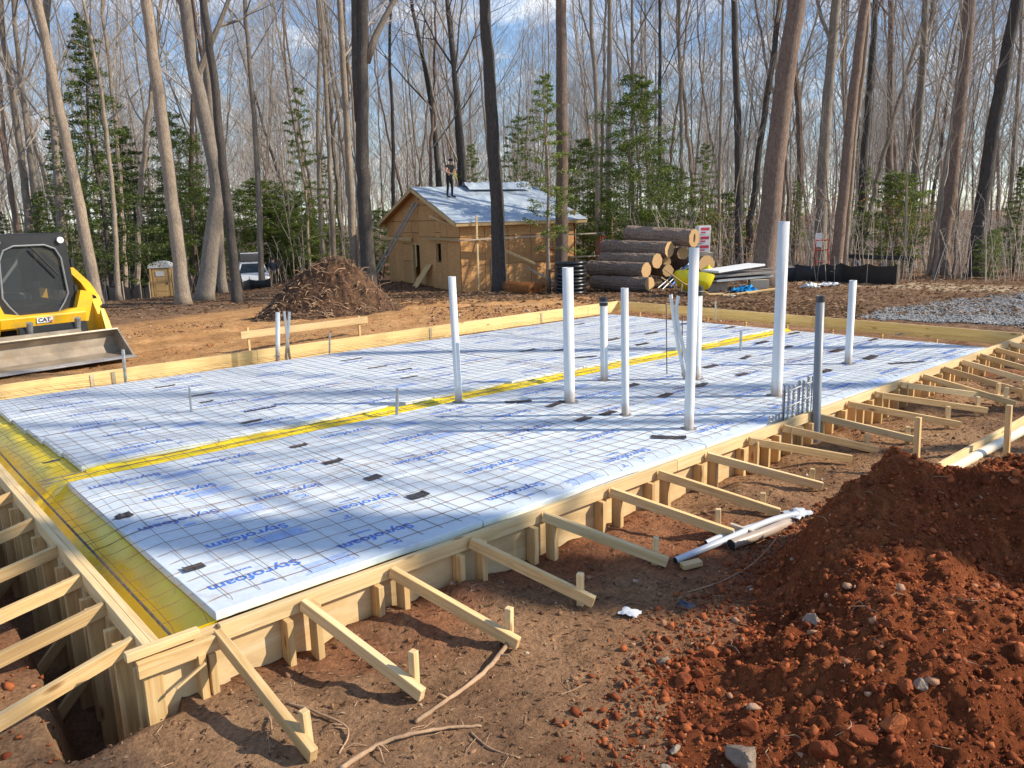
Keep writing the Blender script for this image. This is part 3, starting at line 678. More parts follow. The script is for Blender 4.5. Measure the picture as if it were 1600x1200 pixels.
for i, x in enumerate(X0):
    top = Vector((x, -.072 if i else -.06, FT - .045))
    if i in ENDS: e = on(ENDS[i][0], ENDS[i][1], .055)
    else: e = Vector((x + .30, -.95, 0)); 
    e.z = max(.045, G(e.x, e.y) + .03)
    d = (e - top).normalized(); br = board("brace", top - d * .02, e, .066, .040, W[('pine', 'pine2', 'pine')[i % 3]], fw_)
    if i: board("stud", (x + .044, -.083, -.32), (x + .044, -.083, FT - .030 - .01 * (i % 3)), .086, .038, W['pine'], fw_, up=(0, 1, 0))
    board("stud", (x - .10, -.045, -.32), (x - .10, -.045, FT - .0915), .084, .038, W['pine'], fw_, up=(0, 1, 0))
    if i > 7: board("stud", (x + .30, -.045, -.32), (x + .30, -.045, FT - .0915), .084, .038, W['pine'], fw_, up=(0, 1, 0))
    sd = Vector((d.y, -d.x, 0)).normalized(); sd = sd if sd.x > 0 else -sd
    if i in (8,): continue
    q = e - d * (.09 + .03 * rnd.random()) + sd * .041; hgt = (.17, .20, .19, .17, .16, .17, .15, .15, .14, .16, .15, .2)[i % 12]
    tilt = Vector((rnd.uniform(-.02, .02), rnd.uniform(-.02, .02), 0))
    board("stake", (q.x, q.y, -.25), Vector((q.x, q.y, max(.03, G(q.x, q.y)) + hgt)) + tilt, .038, .038, W['pine2'], fw_, up=d)
# corner pieces where the front and left forms meet
board("corner_cleat", (-.135, -.030, FT + .004), (.20, -.030, FT + .004), .044, .042, W['pine2'], fw_)
board("corner_cleat", (-.10, -.062, FT - .065), (.30, -.062, FT - .065), .080, .032, W['pine'], fw_)
board("stud", (-.03, -.022, -.45), (-.03, -.022, FT - .03), .040, .088, W['pine'], fw_, up=(0, 1, 0))
board("stud", (.235, -.060, -.40), (.235, -.060, FT - .108), .05, .036, W['pine'], fw_, up=(0, 1, 0))
board("plywood_panel", (.016, -.012, -.06), (.33, -.012, -.06), .74, .016, W['ply'], fw_, c=.001)
board("splice_plate", (.045, -.104, FT - .20), (.19, -.110, FT - .125), .012, .018, W['pine2'], fw_)

# ---- left forms
lw = thing("formwork_wall", "left side formwork beside the open trench with braces running to the left", "formwork", (0, 4, 0), 0, "slab formwork")
for a, b in ((.012, 3.2), (3.202, 6.4), (6.402, SY)):
    board("top_board", (-.020, a, FT - .0445), (-.020, b, FT - .0445), .089, .038, W['pine2'], lw)
    board("top_board", (.0195, a, FT - .0465), (.0195, b, FT - .0465), .089, .038, W['pine2'], lw)
for k in range(4):
    a = .05 + 2.44 * k; b = min(a + 2.44, SY)
    if b - a > .1: board("plywood_panel", (-.006, a, -.19), (-.006, b - .002, -.19), .86, .016, W['ply'], lw, c=.001)
LY = [on(px, py, FT).y for px, py in ((205, 992), (165, 937), (130, 893), (95, 848), (60, 805), (25, 765))]
while LY[-1] < 7.6: LY.append(LY[-1] + .61)
for i, y in enumerate(LY):
    e = Vector((-1.02, y + .02, .0)); e.z = G(e.x, e.y) + .03
    top = Vector((-.035, y, FT - .045)); d = (e - top).normalized()
    board("brace", top, e, .072, .038, W['pine'], lw)
    board("stud", (-.085, y + .042, -.55), (-.085, y + .042, FT - .04), .038, .086, W['pine'], lw, up=(0, 1, 0))
    board("stud", (-.055, y - .16, -.55), (-.055, y - .16, FT - .092), .038, .080, W['pine'], lw, up=(0, 1, 0))
    if i in (0, 2, 3, 5):
        board("kicker", (-.09, y - .045, -.28), (-.30, y - .045, -.50), .06, .03, W['pine'], lw)
    board("stake", (-.95, y - .04, -.25), (-.95, y - .04, G(-.95, y) + .16), .038, .038, W['pine2'], lw)

# ---- back and right forms
bw = thing("formwork_wall", "back formwork boards in full sun beyond the foam, in front of the orange dirt", "formwork", (6, SY, 0), 0, "slab formwork")
for a, b in ((0.0, 4.1), (4.1, 8.0), (8.0, 11.6), (11.6, SX - .04)): board("form_board", (a + .002, SY - .019, FT - .12), (b - .002, SY - .019, FT - .12), .235, .036, W['pine2'], bw)
for k in range(6):
    a = .04 + 2.44 * k; b = min(a + 2.44, SX - .05); 
    if b > a: board("plywood_panel", (a, SY - .006, -.37), (b - .003, SY - .006, -.37), .26, .014, W['ply'], bw, c=.001)
for x in (1.75, 2.02, 4.6, 7.4, 10.2): board("cleat", (x, SY - .044, FT - .235), (x, SY - .044, FT - .03), .05, .012, W['oldwood'], bw, up=(1, 0, 0))
for k in range(14): board("stake", (.4 + .9 * k, SY + .024, -.3), (.4 + .9 * k, SY + .024, FT - .05), .038, .045, W['pine'], bw, up=(1, 0, 0))
rw = thing("formwork_wall", "far right formwork with its shaded inner face next to the gravel drive", "formwork", (SX, 4, 0), 0, "slab formwork")
for a, b in ((.05, 3.4), (3.4, 6.9), (6.9, SY)): board("form_board", (SX - .018, a + .002, FT - .10), (SX - .018, b - .002, FT - .10), .20, .036, W['pine2'], rw)
for k in range(4):
    a = .05 + 2.44 * k; b = min(a + 2.44, SY - .04); board("plywood_panel", (SX - .008, a, -.345), (SX - .008, b - .003, -.345), .285, .014, W['ply'], rw, c=.001)
for k in range(9): board("stake", (SX + .026, .4 + .88 * k, -.3), (SX + .026, .4 + .88 * k, FT - .05), .038, .045, W['pine'], rw, up=(0, 1, 0))

# ------------------------------------------------------------------ foam boards
def zf(x, y): return FT + .031 - .085 * (x / SX) - .055 * (y / SY)
MF = frame((0, 0, FT + .031), (1, 0, FT + .031 - .085 / SX), (0, 0, 1))
yv = Vector((0, 1, -.055 / SY)); yv.normalize()
zv = Vector((MF[0][0], MF[1][0], MF[2][0])).cross(yv).normalized()
for i in range(3): MF[i][1] = yv[i]; MF[i][2] = zv[i]
def text_mesh(txt, size, mat, ext=0.0, bold=0.0):
    cu = bpy.data.curves.new("lettering", 'FONT'); cu.body = txt; cu.size = size; cu.align_x = 'CENTER'; cu.align_y = 'CENTER'; cu.offset = bold; cu.extrude = ext
    cu.resolution_u = 3
    o = bpy.data.objects.new("lettering", cu); COL.objects.link(o); bpy.context.view_layer.update()
    me = bpy.data.meshes.new_from_object(o.evaluated_get(bpy.context.evaluated_depsgraph_get())); me.name = "lettering"
    bpy.data.objects.remove(o); me.materials.clear(); me.materials.append(mat); return me
TX_MAIN = text_mesh("Styrofoam", .125, W['blueprint'], 0, .0025)
TX_SUB = text_mesh("Insulation", .040, W['blueprint'], 0, .0008)
TX_TWO = text_mesh('2"', .075, W['blueprint'], 0, .0012)
pb = MB()
for r_ in range(7): pb.box((.34 - .04 * (r_ % 3), .010, .0004), None, 0, 0, (0, r_ * .02, 0))
BLK = pb.mesh("print_block"); BLK.materials.append(W['paleprint'])
pb = MB(); pb.box((.07, .032, .0004)); LOGO = pb.mesh("print_panel"); LOGO.materials.append(W['paleprint'])
FX = [.31, 2.055, 4.49, 6.93, 9.37, 11.24]
RZ180 = RZ(math.pi)
sec = {}
for nm, y0, nrow, lbl in (("front", .045, 5, "front layer of white foam boards printed in blue, nearest the red heap"), ("rear", 3.37, 6, "rear layer of white foam boards beyond the yellow strip")):
    s_ = thing("insulation_layer", lbl, "foam insulation", (4, y0 + 1, 0), 0, "foam insulation under the slab")
    row = .588 if nm == "front" else .612
    for r_ in range(nrow):
        ya = y0 + row * r_; yb = ya + row
        xs_ = list(FX)
        if nm == "rear": xs_ = [.50 - .022 * r_] + [q + (1.1 if r_ % 2 else -.4) for q in FX[1:-1]] + [FX[-1]]
        if nm == "front" and r_ % 2 == 1: xs_[2:5] = [q + .03 for q in xs_[2:5]]
        for k in range(len(xs_) - 1):
            a, b = xs_[k], xs_[k + 1]
            if b - a < .15: continue
            key = ("foam", round(b - a, 3), round(row, 3))
            if key not in _bc:
                me = MB().box((round(b - a, 3) - .008, row - .007, .05), None, 0, .004).mesh("foam_board"); me.materials.append(W['foam']); _bc[key] = me
            jit = TR(0, 0, rnd.uniform(-.0035, .0035)) @ Matrix.Rotation(rnd.uniform(-.0018, .0018), 4, 'X') @ Matrix.Rotation(rnd.uniform(-.0012, .0012), 4, 'Y')
            Mb = MF @ TR((a + b) / 2, (ya + yb) / 2, -.025) @ jit
            ob = link(bpy.data.objects.new("foam_board", _bc[key]), s_, Mb)
            L = b - a
            spots = [L * .5] if L < 1.6 else [L * .26, L * .76] if L > 2.2 else [L * .22, L * .70]
            if nm == "front": spots = [s2 + (.17 if r_ % 2 else -.1) for s2 in spots]
            for s2 in spots:
                lx = s2 - L / 2; lim = L / 2 - .34; lx = max(-lim, min(lim, lx)) if lim > 0 else 0
                link(bpy.data.objects.new("printed_lettering", TX_MAIN), ob, Mb @ TR(lx, -.01, .0262) @ RZ180)
                link(bpy.data.objects.new("printed_lettering", TX_SUB), ob, Mb @ TR(lx - .05, .105, .0262) @ RZ180)
                link(bpy.data.objects.new("printed_logo", LOGO), ob, Mb @ TR(lx + .02, -.14, .0262))
            if yb < 3.2 or r_ < 3:
                link(bpy.data.objects.new("printed_block", BLK), ob, Mb @ TR(max(-L / 2 + .2, L * .02 - .2), -.22, .0262))
                link(bpy.data.objects.new("printed_lettering", TX_TWO), ob, Mb @ TR(min(L / 2 - .1, L * .02 + .25), -.17, .0262) @ RZ180)
    sec[nm] = s_

# strips of dark tape lying over the joints, each its own piece
def tape(x, y, L, wd, a, lab):
    mb = MB(); n = 7; vs = []; fs = []
    for i in range(n):
        t = i / (n - 1) - .5; b_ = .005 + .008 * rnd.random() * (i in (0, n - 1)) + .003 * rnd.random()
        vs += [(t * L, -wd / 2 + rnd.uniform(-.004, .004), b_), (t * L, wd / 2 + rnd.uniform(-.004, .004), b_)]
    for i in range(n - 1): fs.append((2 * i, 2 * i + 2, 2 * i + 3, 2 * i + 1))
    mb.add(vs, fs)
    return tag(mb.build("tape_strip", W['tape'], None, MF @ TR(x, y, 0) @ RZ(a)), lab, "tape", "tape strips on the foam")
TP = [((520, 722), .16, .05, 0), ((583, 747), .13, .055, .1), ((653, 775), .15, .06, 0), ((467, 697), .15, .045, 0), ((303, 888), .115, .05, 0), ((407, 640), .36, .03, 0), ((393, 659), .22, .035, 0), ((80, 722), .14, .035, .1),
      ((50, 641), .22, .018, 0), ((48, 684), .12, .015, .1), ((810, 628), .28, .06, -.5), ((868, 632), .32, .05, .25), ((910, 656), .20, .06, .1), ((950, 646), .22, .055, .15), ((985, 603), .24, .06, 0), ((1040, 618), .22, .06, .2), ((1095, 602), .2, .05, .1), ((1045, 684), .30, .06, -.9),
      ((550, 562), .35, .03, 0), ((590, 574), .3, .03, 0), ((632, 578), .22, .04, 0), ((640, 590), .25, .03, 0), ((258, 604), .25, .03, 0), ((315, 617), .3, .03, 0), ((323, 628), .15, .03, 0), ((825, 548), .3, .05, 0), ((875, 547), .25, .05, 0), ((957, 531), .3, .06, 0), ((1003, 538), .28, .06, 0), ((1018, 521), .3, .06, 0),
      ((915, 558), .35, .045, -.4), ((1067, 506), .3, .05, -.3), ((1140, 512), .3, .05, 0), ((1165, 559), .28, .05, .2), ((1110, 573), .26, .06, 0), ((1190, 535), .3, .05, 0), ((1240, 521), .3, .05, 0), ((1308, 548), .32, .07, 0), ((1360, 559), .32, .07, .1), ((1290, 580), .22, .06, 0), ((1228, 543), .26, .06, 0), ((1405, 523), .3, .05, 0), ((1365, 531), .25, .04, 0), ((1417, 567), .5, .05, -.55), ((1160, 585), .2, .05, 0), ((905, 507), .28, .04, 0), ((860, 504), .22, .04, 0)]
order = sorted(range(len(TP)), key=lambda i: TP[i][0][0])
for (px, py), L, wd, a in TP:
    z0 = FT; p = on(px, py, z0)
    for _ in range(3): p = on(px, py, zf(p.x, p.y))
    near = py > 690
    wd *= 1.7
    lab = {520: "dark tape strip nearest the yellow strip on the sunlit front joint", 583: "middle dark tape strip on the front joint", 653: "dark tape strip on the front joint closest to the front forms", 467: "brownish tape strip just right of a blue print near the yellow strip",
           303: "black tape strip at the left front corner of the foam", 80: "crumpled black tape end beside the left end of the yellow strip", 1045: "dark tape strip lying crosswise beside the pipe nearest the front forms", 407: "long thin dark tape strip in the left rear foam"}.get(px, "dark tape strip across a foam joint among the pipes and rear boards")
    tape(p.x, p.y, L, wd, a, lab)

# crumpled black scrap on the foam
mb = MB(); bmx = bmesh.new(); bmesh.ops.create_icosphere(bmx, subdivisions=2, radius=.05)
for v in bmx.verts: v.co = Vector((v.co.x * 1.3 * rnd.uniform(.6, 1.2), v.co.y * .7 * rnd.uniform(.6, 1.2), max(0, v.co.z) * .7 * rnd.uniform(.4, 1.2)))
me = bpy.data.meshes.new("crumpled_scrap"); bmx.to_mesh(me); bmx.free(); p = on(192, 803, FT + .04)
tag(inst("crumpled_scrap", me, W['tape'], None, TR(p.x, p.y, zf(p.x, p.y) + .003)), "crumpled black scrap near the left edge of the front foam", "scrap")

# ------------------------------------------------------------------ yellow vapour membrane
ax = np.concatenate([np.arange(.03, .5, .022), np.arange(.5, 11.1, .10), np.arange(11.1, SX - .05, .07)]); ay = np.concatenate([np.arange(.028, .12, .03), np.arange(.12, 2.9, .15), np.arange(2.9, 3.45, .028), np.arange(3.45, 6.9, .15), np.arange(6.9, SY - .05, .07)])
X, Y = np.meshgrid(ax, ay, indexing='ij'); Z = zf(X, Y) - .056
Z += ((Y > 2.98) & (Y < 3.37)) * .030
Z -= (1 - sstep(.07, .36, X)) * .17
Z -= sstep(11.25, 11.7, X) * .20 + sstep(7.0, 7.35, Y) * .20
jr = np.exp(-((Y - 3.19) / .07) ** 2) * .040 * (1 - .5 * (X < .5)); wr = fbm(X * 9, Y * 9, 61, 4)
vis = np.maximum(1 - sstep(.30, .36, X), ((Y > 2.98) & (Y < 3.37)).astype(float)); vis = np.maximum(vis, np.maximum(sstep(11.3, 11.5, X), sstep(7.05, 7.2, Y)))
Z += vis * (jr + wr * .05); Z = np.maximum(Z, -.28)
fr = (Y < .04); Z = np.where(fr, zf(X, Y) - .030 + fbm(X * 3, Y, 63, 3) * .02, Z)
me = np_mesh("vapour_membrane", np.stack([X, Y, Z], -1).reshape(-1, 3), grid_faces(len(ax), len(ay)), W['membrane'], True)
tag(inst("vapour_membrane", me), "yellow plastic vapour sheet under the foam showing along the left edge and middle strip", "plastic sheet")
# dark soil in the gap beside the left forms
ax = np.arange(.045, .13, .012); ay = np.arange(.05, 7.9, .03); X, Y = np.meshgrid(ax, ay, indexing='ij')
me = np_mesh("soil_strip", np.stack([X, Y, FT - .30 + fbm(X * 20, Y * 14, 71, 4) * .08], -1).reshape(-1, 3), grid_faces(len(ax), len(ay)), W['clod_brown'], True)
tag(inst("soil_strip", me), "strip of dark soil between the left forms and the yellow sheet", "soil", kind="structure")

# ------------------------------------------------------------------ welded wire mesh
def wire_sheet(x0, x1, y0, y1, dz, seed, label):
    vs = []; fs = []; rr = np.random.default_rng(seed); st = .152; r_ = .0018
    def hgt(x, y):
        base = zf(x, y); out = (1 - sstep(.12, .42, x)) * .055 + sstep(11.2, 11.7, x) * .05 + sstep(6.95, 7.3, y) * .05
        edge = (1 - sstep(.05, .13, y)) * .055
        return base + .006 + dz + np.clip(fbm(x * .9 + seed, y * .9, 81 + seed, 3) * .11 + .012, 0, .07) - out - edge
    def wob(x, y): return fbm(x * .7 + 5 * seed, y * .7, 91 + seed, 3) * .09
    def strand(px_, py_):
        n = len(px_); X = px_ + wob(py_ * .8 + 40, px_ * .8) * .6; Y = py_ + wob(px_, py_) ; Y = np.maximum(Y, .045); Z = hgt(X, Y)
        P = np.stack([X, Y, Z], -1); T = np.gradient(P, axis=0); T /= np.linalg.norm(T, axis=1, keepdims=True)
        S = np.cross(T, [0, 0, 1]); S /= np.linalg.norm(S, axis=1, keepdims=True); U = np.cross(S, T); b = len(vs) and sum(len(q) for q in vs)
        ring = np.stack([P + (S * math.cos(a) + U * math.sin(a)) * r_ for a in (1.57, 3.67, 5.76)], 1).reshape(-1, 3)
        i = np.arange(n - 1) * 3
        for j in range(3):
            k = (j + 1) % 3; fs.append(np.stack([i + j, i + k, i + k + 3, i + j + 3], 1) + b)
        vs.append(ring)
    for y in np.arange(y0, y1, st): strand(np.arange(x0, x1, .11), np.full(len(np.arange(x0, x1, .11)), y))
    for x in np.arange(x0 + .05, x1, st): strand(np.full(len(np.arange(y0, y1, .11)), x), np.arange(y0, y1, .11))
    me = np_mesh("wire_mesh_sheet", np.concatenate(vs), np.concatenate(fs), W['rust'])
    return tag(inst("wire_mesh_sheet", me), label, "wire mesh", "welded wire mesh sheets over the foam")
wire_sheet(.08, 6.3, .06, 1.62, 0, 1, "rusty wire mesh sheet nearest the front forms, over the left half of the front foam")
wire_sheet(6.1, 12.45, .06, 1.62, .004, 2, "rusty wire mesh sheet along the front forms, over the right half of the front foam")
wire_sheet(.10, 6.3, 1.47, 3.12, .005, 3, "rusty wire mesh sheet just in front of the yellow strip, left half")
wire_sheet(6.1, 12.45, 1.47, 3.12, .006, 4, "rusty wire mesh sheet just in front of the yellow strip, right half")
wire_sheet(.16, 6.3, 3.20, 4.85, .002, 5, "rusty wire mesh sheet just beyond the yellow strip, left half")
wire_sheet(6.1, 12.45, 3.20, 4.85, .004, 6, "rusty wire mesh sheet just beyond the yellow strip, right half")
wire_sheet(.20, 6.3, 4.70, 7.75, .001, 7, "rusty wire mesh sheet along the back forms, left half")
wire_sheet(6.1, 12.45, 4.70, 7.75, .003, 8, "rusty wire mesh sheet along the back forms, right half")

# ------------------------------------------------------------------ rebar along the left trench and middle strip
def rebar(pts, r_, label, mat=None, grp="loose reinforcing bars"):
    mb = MB(); P = [Vector(p) for p in pts]; Q = []
    for a, b in zip(P[:-1], P[1:]):
        n = max(2, int((b - a).length / .05)); Q += [a.lerp(b, i / n) for i in range(n)]
    Q.append(P[-1]); mb.tube(Q, [r_ * (1.14 if i % 2 else .92) for i in range(len(Q))], 6)
    return tag(mb.build("rebar", mat or W['steel'], None, None, False), label, "rebar", grp)
rebar([(.115, .05, FT - .045), (.12, 1.2, FT - .05), (.115, 2.4, FT - .04), (.12, 3.9, FT - .05), (.13, 5.5, FT - .05)], .008, "long steel bar lying along the yellow sheet beside the left forms")
rebar([(.16, 3.08, FT + .0), (.6, 3.10, FT + .008), (2.0, 3.10, FT + .004), (6, 3.09, FT - .02), (11, 3.09, FT - .07)], .004, "front bar lying in the yellow middle strip")
rebar([(.14, 3.17, FT + .005), (.6, 3.18, FT + .012), (2.0, 3.19, FT + .008), (6, 3.18, FT - .015), (11, 3.18, FT - .065)], .004, "rear bar lying in the yellow middle strip")

# ------------------------------------------------------------------ stand pipes
def foam_pt(px, py):
    p = on(px, py, FT)
    for _ in range(4): p = on(px, py, zf(p.x, p.y))
    return p
def above(base, px, py):
    d = RIGHT * ((px - 800) / FPX) + DOWN * ((py - 600) / FPX) + FWD
    h = Vector((d.x, d.y)); t = Vector((base.x - CAM.x, base.y - CAM.y)).dot(h) / h.dot(h)
    return CAM + d * t
def pipe_mesh(mb, a, b, r_, n=20, wall=.006, mi=0, mi2=1):
    a = Vector(a); b = Vector(b); M = frame(a, b); L = (b - a).length; vs = []; fs = []
    rings = [(r_, 0), (r_, L), (r_ - wall, L), (r_ - wall, max(0, L - .35))]
    for (q, x) in rings:
        for j in range(n): t = 6.28319 * j / n; vs.append((x, q * math.cos(t), q * math.sin(t)))
    for i in range(3):
        for j in range(n): a_ = i * n + j; b_ = i * n + (j + 1) % n; fs.append((a_, b_, b_ + n, a_ + n))
    mb.add(vs, fs, mi, M); mb.add([vs[3 * n + j] for j in range(n)], [tuple(range(n))], mi2, M)
    mb.add([vs[j] for j in range(n)], [tuple(reversed(range(n)))], mi, M)
def standpipe(px, py, tx, ty, r_, label, mat='pvc', cap=None, sink=.15, ground=False, name="standpipe", band=None):
    b = foam_pt(px, py) if not ground else on(px, py, .0)
    t = above(b, tx, ty); lo_ = b - (t - b).normalized() * sink
    o = thing(name, label, "pipe", b, 0, "upright pipes rising through the foam")
    mb = MB(); pipe_mesh(mb, lo_, t, r_); me = mb.mesh("pipe_body"); me.polygons.foreach_set("use_smooth", [len(p.vertices) == 4 for p in me.polygons])
    me.materials.append(W[mat]); me.materials.append(W['darkhole']); link(bpy.data.objects.new("pipe_body", me), o)
    ax = (t - b).normalized()
    if cap:
        mb = MB(); mb.tube([t - ax * cap, t - ax * .005, t + ax * .012, t + ax * .014], [r_ * 1.12, r_ * 1.12, r_ * 1.06, r_ * .4], 20); mb.build("rubber_cap", W['blackrub'], o)
        mb = MB(); mb.tube([t - ax * cap * .55, t - ax * cap * .45], [r_ * 1.16, r_ * 1.16], 20); mb.build("clamp_band", W['galv'], o)
    if band:
        mb = MB(); mb.tube([t - ax * band, t - ax * .0], [r_ * 1.03, r_ * 1.03], 20, 0, False); mb.build("tape_band", W['tape'], o)
    if not ground:
        mb = MB(); n = 12; mb.add([(b.x + math.cos(6.283 * j / n) * r_ * (1.5 + .5 * rnd.random()), b.y + math.sin(6.283 * j / n) * r_ * (1.5 + .5 * rnd.random()), zf(b.x, b.y) + .004) for j in range(n)], [tuple(range(n))]); mb.build("cut_hole", W['pvcgrey'], o)
    return o
standpipe(717, 628, 706, 432, .040, "white upright pipe farthest left, standing on the edge of the yellow strip")
standpipe(890, 628, 887, 418, .057, "thick white upright pipe second from the left, in front of the black coil")
standpipe(944, 594, 943, 466, .045, "short white pipe with a black cap left of the log pile", cap=.085)
standpipe(977, 648, 976, 450, .037, "slim white upright pipe third in the front row, before the log pile")
standpipe(1076, 670, 1085, 387, .044, "tall white upright pipe nearest the front forms in the middle group")
standpipe(1088, 592, 1091, 448, .050, "white pipe with a black cap behind the tall middle pipe", cap=.10)
standpipe(1213, 618, 1225, 346, .058, "tallest white upright pipe, right of the middle group")
standpipe(1325, 568, 1333, 438, .045, "white upright pipe farthest right on the foam")
standpipe(1274, 696, 1282, 462, .040, "grey upright pipe outside the front forms", 'pvcgrey', ground=True, band=.06)
standpipe(434, 556, 434, 488, .034, "short white pipe by the back forms below the mulch heap")
def thin_pipe(pts, r_, label, mat='pvc', cat="conduit", name="conduit", grp=None, n=12):
    P = [Vector(p) for p in pts]; b = P[0]; o = thing(name, label, cat, b, 0, grp); mb = MB()
    Q = []
    for i in range(len(P) - 1):
        for k in range(6):
            t = k / 6; p0 = P[max(i - 1, 0)]; p1 = P[i]; p2_ = P[i + 1]; p3 = P[min(i + 2, len(P) - 1)]
            Q.append(.5 * ((2 * p1) + (p2_ - p0) * t + (2 * p0 - 5 * p1 + 4 * p2_ - p3) * t * t + (3 * p1 - p0 - 3 * p2_ + p3) * t ** 3))
    Q.append(P[-1]); mb.tube(Q, r_, n, 0, False); mb.build("pipe_body", W[mat], o, None, True)
    d0 = (Q[0] - Q[1]).normalized(); d1 = (Q[-1] - Q[-2]).normalized()
    for q, d in ((Q[0], d0), (Q[-1], d1)):
        k = MB(); k.tube([q - d * .004, q + d * .001], [r_ * .97, r_ * .82], n); k.build("pipe_end", W['darkhole'], o)
    return o
b0 = foam_pt(447, 553)
thin_pipe([b0 - Vector((0, 0, .1)), b0, above(b0, 451, 515), above(b0, 452, 487)], .02, "white bent conduit right of the short pipe by the back forms")
thin_pipe([b0 + Vector((.06, 0, -.1)), b0 + Vector((.05, 0, 0)), above(b0, 448, 520), above(b0, 444, 486)], .02, "second white bent conduit by the back forms, crossing its twin")
b0 = foam_pt(1070, 592)
thin_pipe([b0 - Vector((0, 0, .1)), b0, above(b0, 1056, 520), above(b0, 1048, 460)], .021, "left leaning white conduit next to the middle pipes")
thin_pipe([b0 + Vector((.05, -.05, -.1)), b0 + Vector((.05, -.05, 0)), above(b0, 1058, 500), above(b0, 1060, 462)], .021, "right leaning white conduit next to the middle pipes")
def stub(px, py, tx, ty, r_, label, mat='steel', ground=False):
    b = foam_pt(px, py); t = above(b, tx, ty); o = rebar([b - (t - b) * .3, t], r_, label, W[mat], "short steel stakes standing in the foam"); return o
stub(620, 648, 621, 607, .016, "steel stake with a dark base beside the yellow strip, centre left", 'galv')
stub(299, 644, 296, 606, .012, "steel stake in the left part of the rear foam", 'galv')
stub(196, 592, 192, 546, .020, "grey steel stake at the back forms in front of the loader bucket", 'galv')
stub(515, 546, 515, 520, .014, "small steel stake at the back forms in front of the mulch heap", 'galv')
stub(1157, 548, 1158, 518, .020, "grey stake beside the far end of the yellow strip", 'galv')
stub(1118, 496, 1118, 470, .018, "grey stake at the far right forms below the wood scraps", 'galv')
stub(1042, 585, 1041, 475, .007, "thin bar left of the leaning conduits")
stub(1066, 588, 1066, 492, .007, "thin bar right of the leaning conduits")

# bundle of grey strip spacers leaning on the front forms
b = on(1246, 652, FT + .01); o = thing("rebar_spacer_bundle", "bundle of grey ridged spacer strips tied upright at the front forms", "spacers", b, 0)
xa = on(1225, 655, FT); xb = on(1263, 640, FT); dv = (xb - xa); dv.z = 0
for k in range(6):
    q = xa + dv * (k / 5.0); q.z = FT; hh = .30 + .035 * k / 5 + .02 * (k % 2); mb = MB()
    for s_ in range(9): mb.box((.030, .022, hh / 9 * .96), TR(q.x + .004 * (s_ % 2), q.y + .012, FT - .02 + hh * (s_ + .5) / 9), 0, .004)
    mb.build("spacer_strip", W['galv'], o)
for z_ in (.11, .26):
    mb = MB(); mb.tube([xa + Vector((-.02, -.012, z_)), xb + Vector((.02, -.012, z_ + .02))], .006, 6); mb.build("tie_bar", W['galv'], o)
for q in (xa + Vector((-.03, -.01, 0)), xb + Vector((.03, -.01, 0))):
    mb = MB(); mb.tube([q + Vector((0, 0, -.05)), q + Vector((0, 0, .33))], .006, 6); mb.build("upright_bar", W['steel'], o)
mb = MB(); xc = on(1205, 662, FT)
for k in range(4): mb.box((.02, .012, .07), TR(xc.lerp(xa, k / 4) + Vector((0, .02, .03))), 0, .002)
mb.tube([xc + Vector((0, .02, .05)), xa + Vector((0, .02, .06))], .005, 5); mb.tube([xc + Vector((0, .02, .01)), xa + Vector((0, .02, .01))], .005, 5)
mb.build("fallen_strip", W['galv'], o)

# ------------------------------------------------------------------ posts, pipes and scraps on the right
def post(px, py, ty, label, s_=.045):
    b = on(px, py, .0); t = above(b, px + 3, ty); o = board("post", b - Vector((0, 0, .3)), t, s_, s_, W['pine'], None, up=(1, 0, 0)); return tag(o, label, "post", "upright stakes by the braces")
post(1432, 740, 652, "stout upright stake just behind the red heap")
post(1574, 722, 633, "stout upright stake at the right edge holding the leaning board")
post(1600, 625, 601, "upright stake at the far right edge among the last braces", .05)
a = on(1480, 742, .03); b = on(1640, 655, .03); dv = (b - a).normalized()
o = board("plank", on(1478, 750, .02) + Vector((.05, .08, .06)), b + Vector((.05, .08, .06)), .12, .03, W['pine2'], None); tag(o, "pale board on edge behind the large white drain pipe at right", "plank")
thin_pipe([a + Vector((0, 0, .03)), a.lerp(b, .5) + Vector((0, 0, .035)), b + Vector((0, 0, .04))], .046, "large cream drain pipe with a dark open end lying by the stake", 'cream', "pipe", "drain_pipe", None, 20)
thin_pipe([on(1545, 757, .04), on(1590, 745, .05), on(1640, 735, .05)], .03, "short white pipe half buried at the right edge behind the heap", 'conduit', "pipe", "drain_pipe")
gl = lambda px, py, dz: on(px, py, float(mgz(np.array([on(px, py, .04).x]), np.array([on(px, py, .04).y]))[0]) + dz)
thin_pipe([gl(1055, 876, .03), gl(1130, 845, .04), gl(1200, 815, .045), gl(1245, 803, .045)], .023, "grey conduit with an open end pointing left at the foot of the red heap", 'conduit', "pipe", "drain_pipe")
thin_pipe([gl(1103, 848, .02), gl(1132, 836, .03), gl(1190, 818, .03)], .018, "second grey conduit crossing behind the open-ended one", 'conduit', "pipe", "drain_pipe")
thin_pipe([gl(1142, 851, .035), gl(1200, 830, .035), gl(1265, 803, -.06)], .036, "thick white pipe packed with soil along the edge of the red heap", 'pvc', "pipe", "drain_pipe", None, 18)
mb = MB(); pa = gl(1142, 851, .06); pb_ = gl(1200, 830, .07); dv = (pa - pb_).normalized()
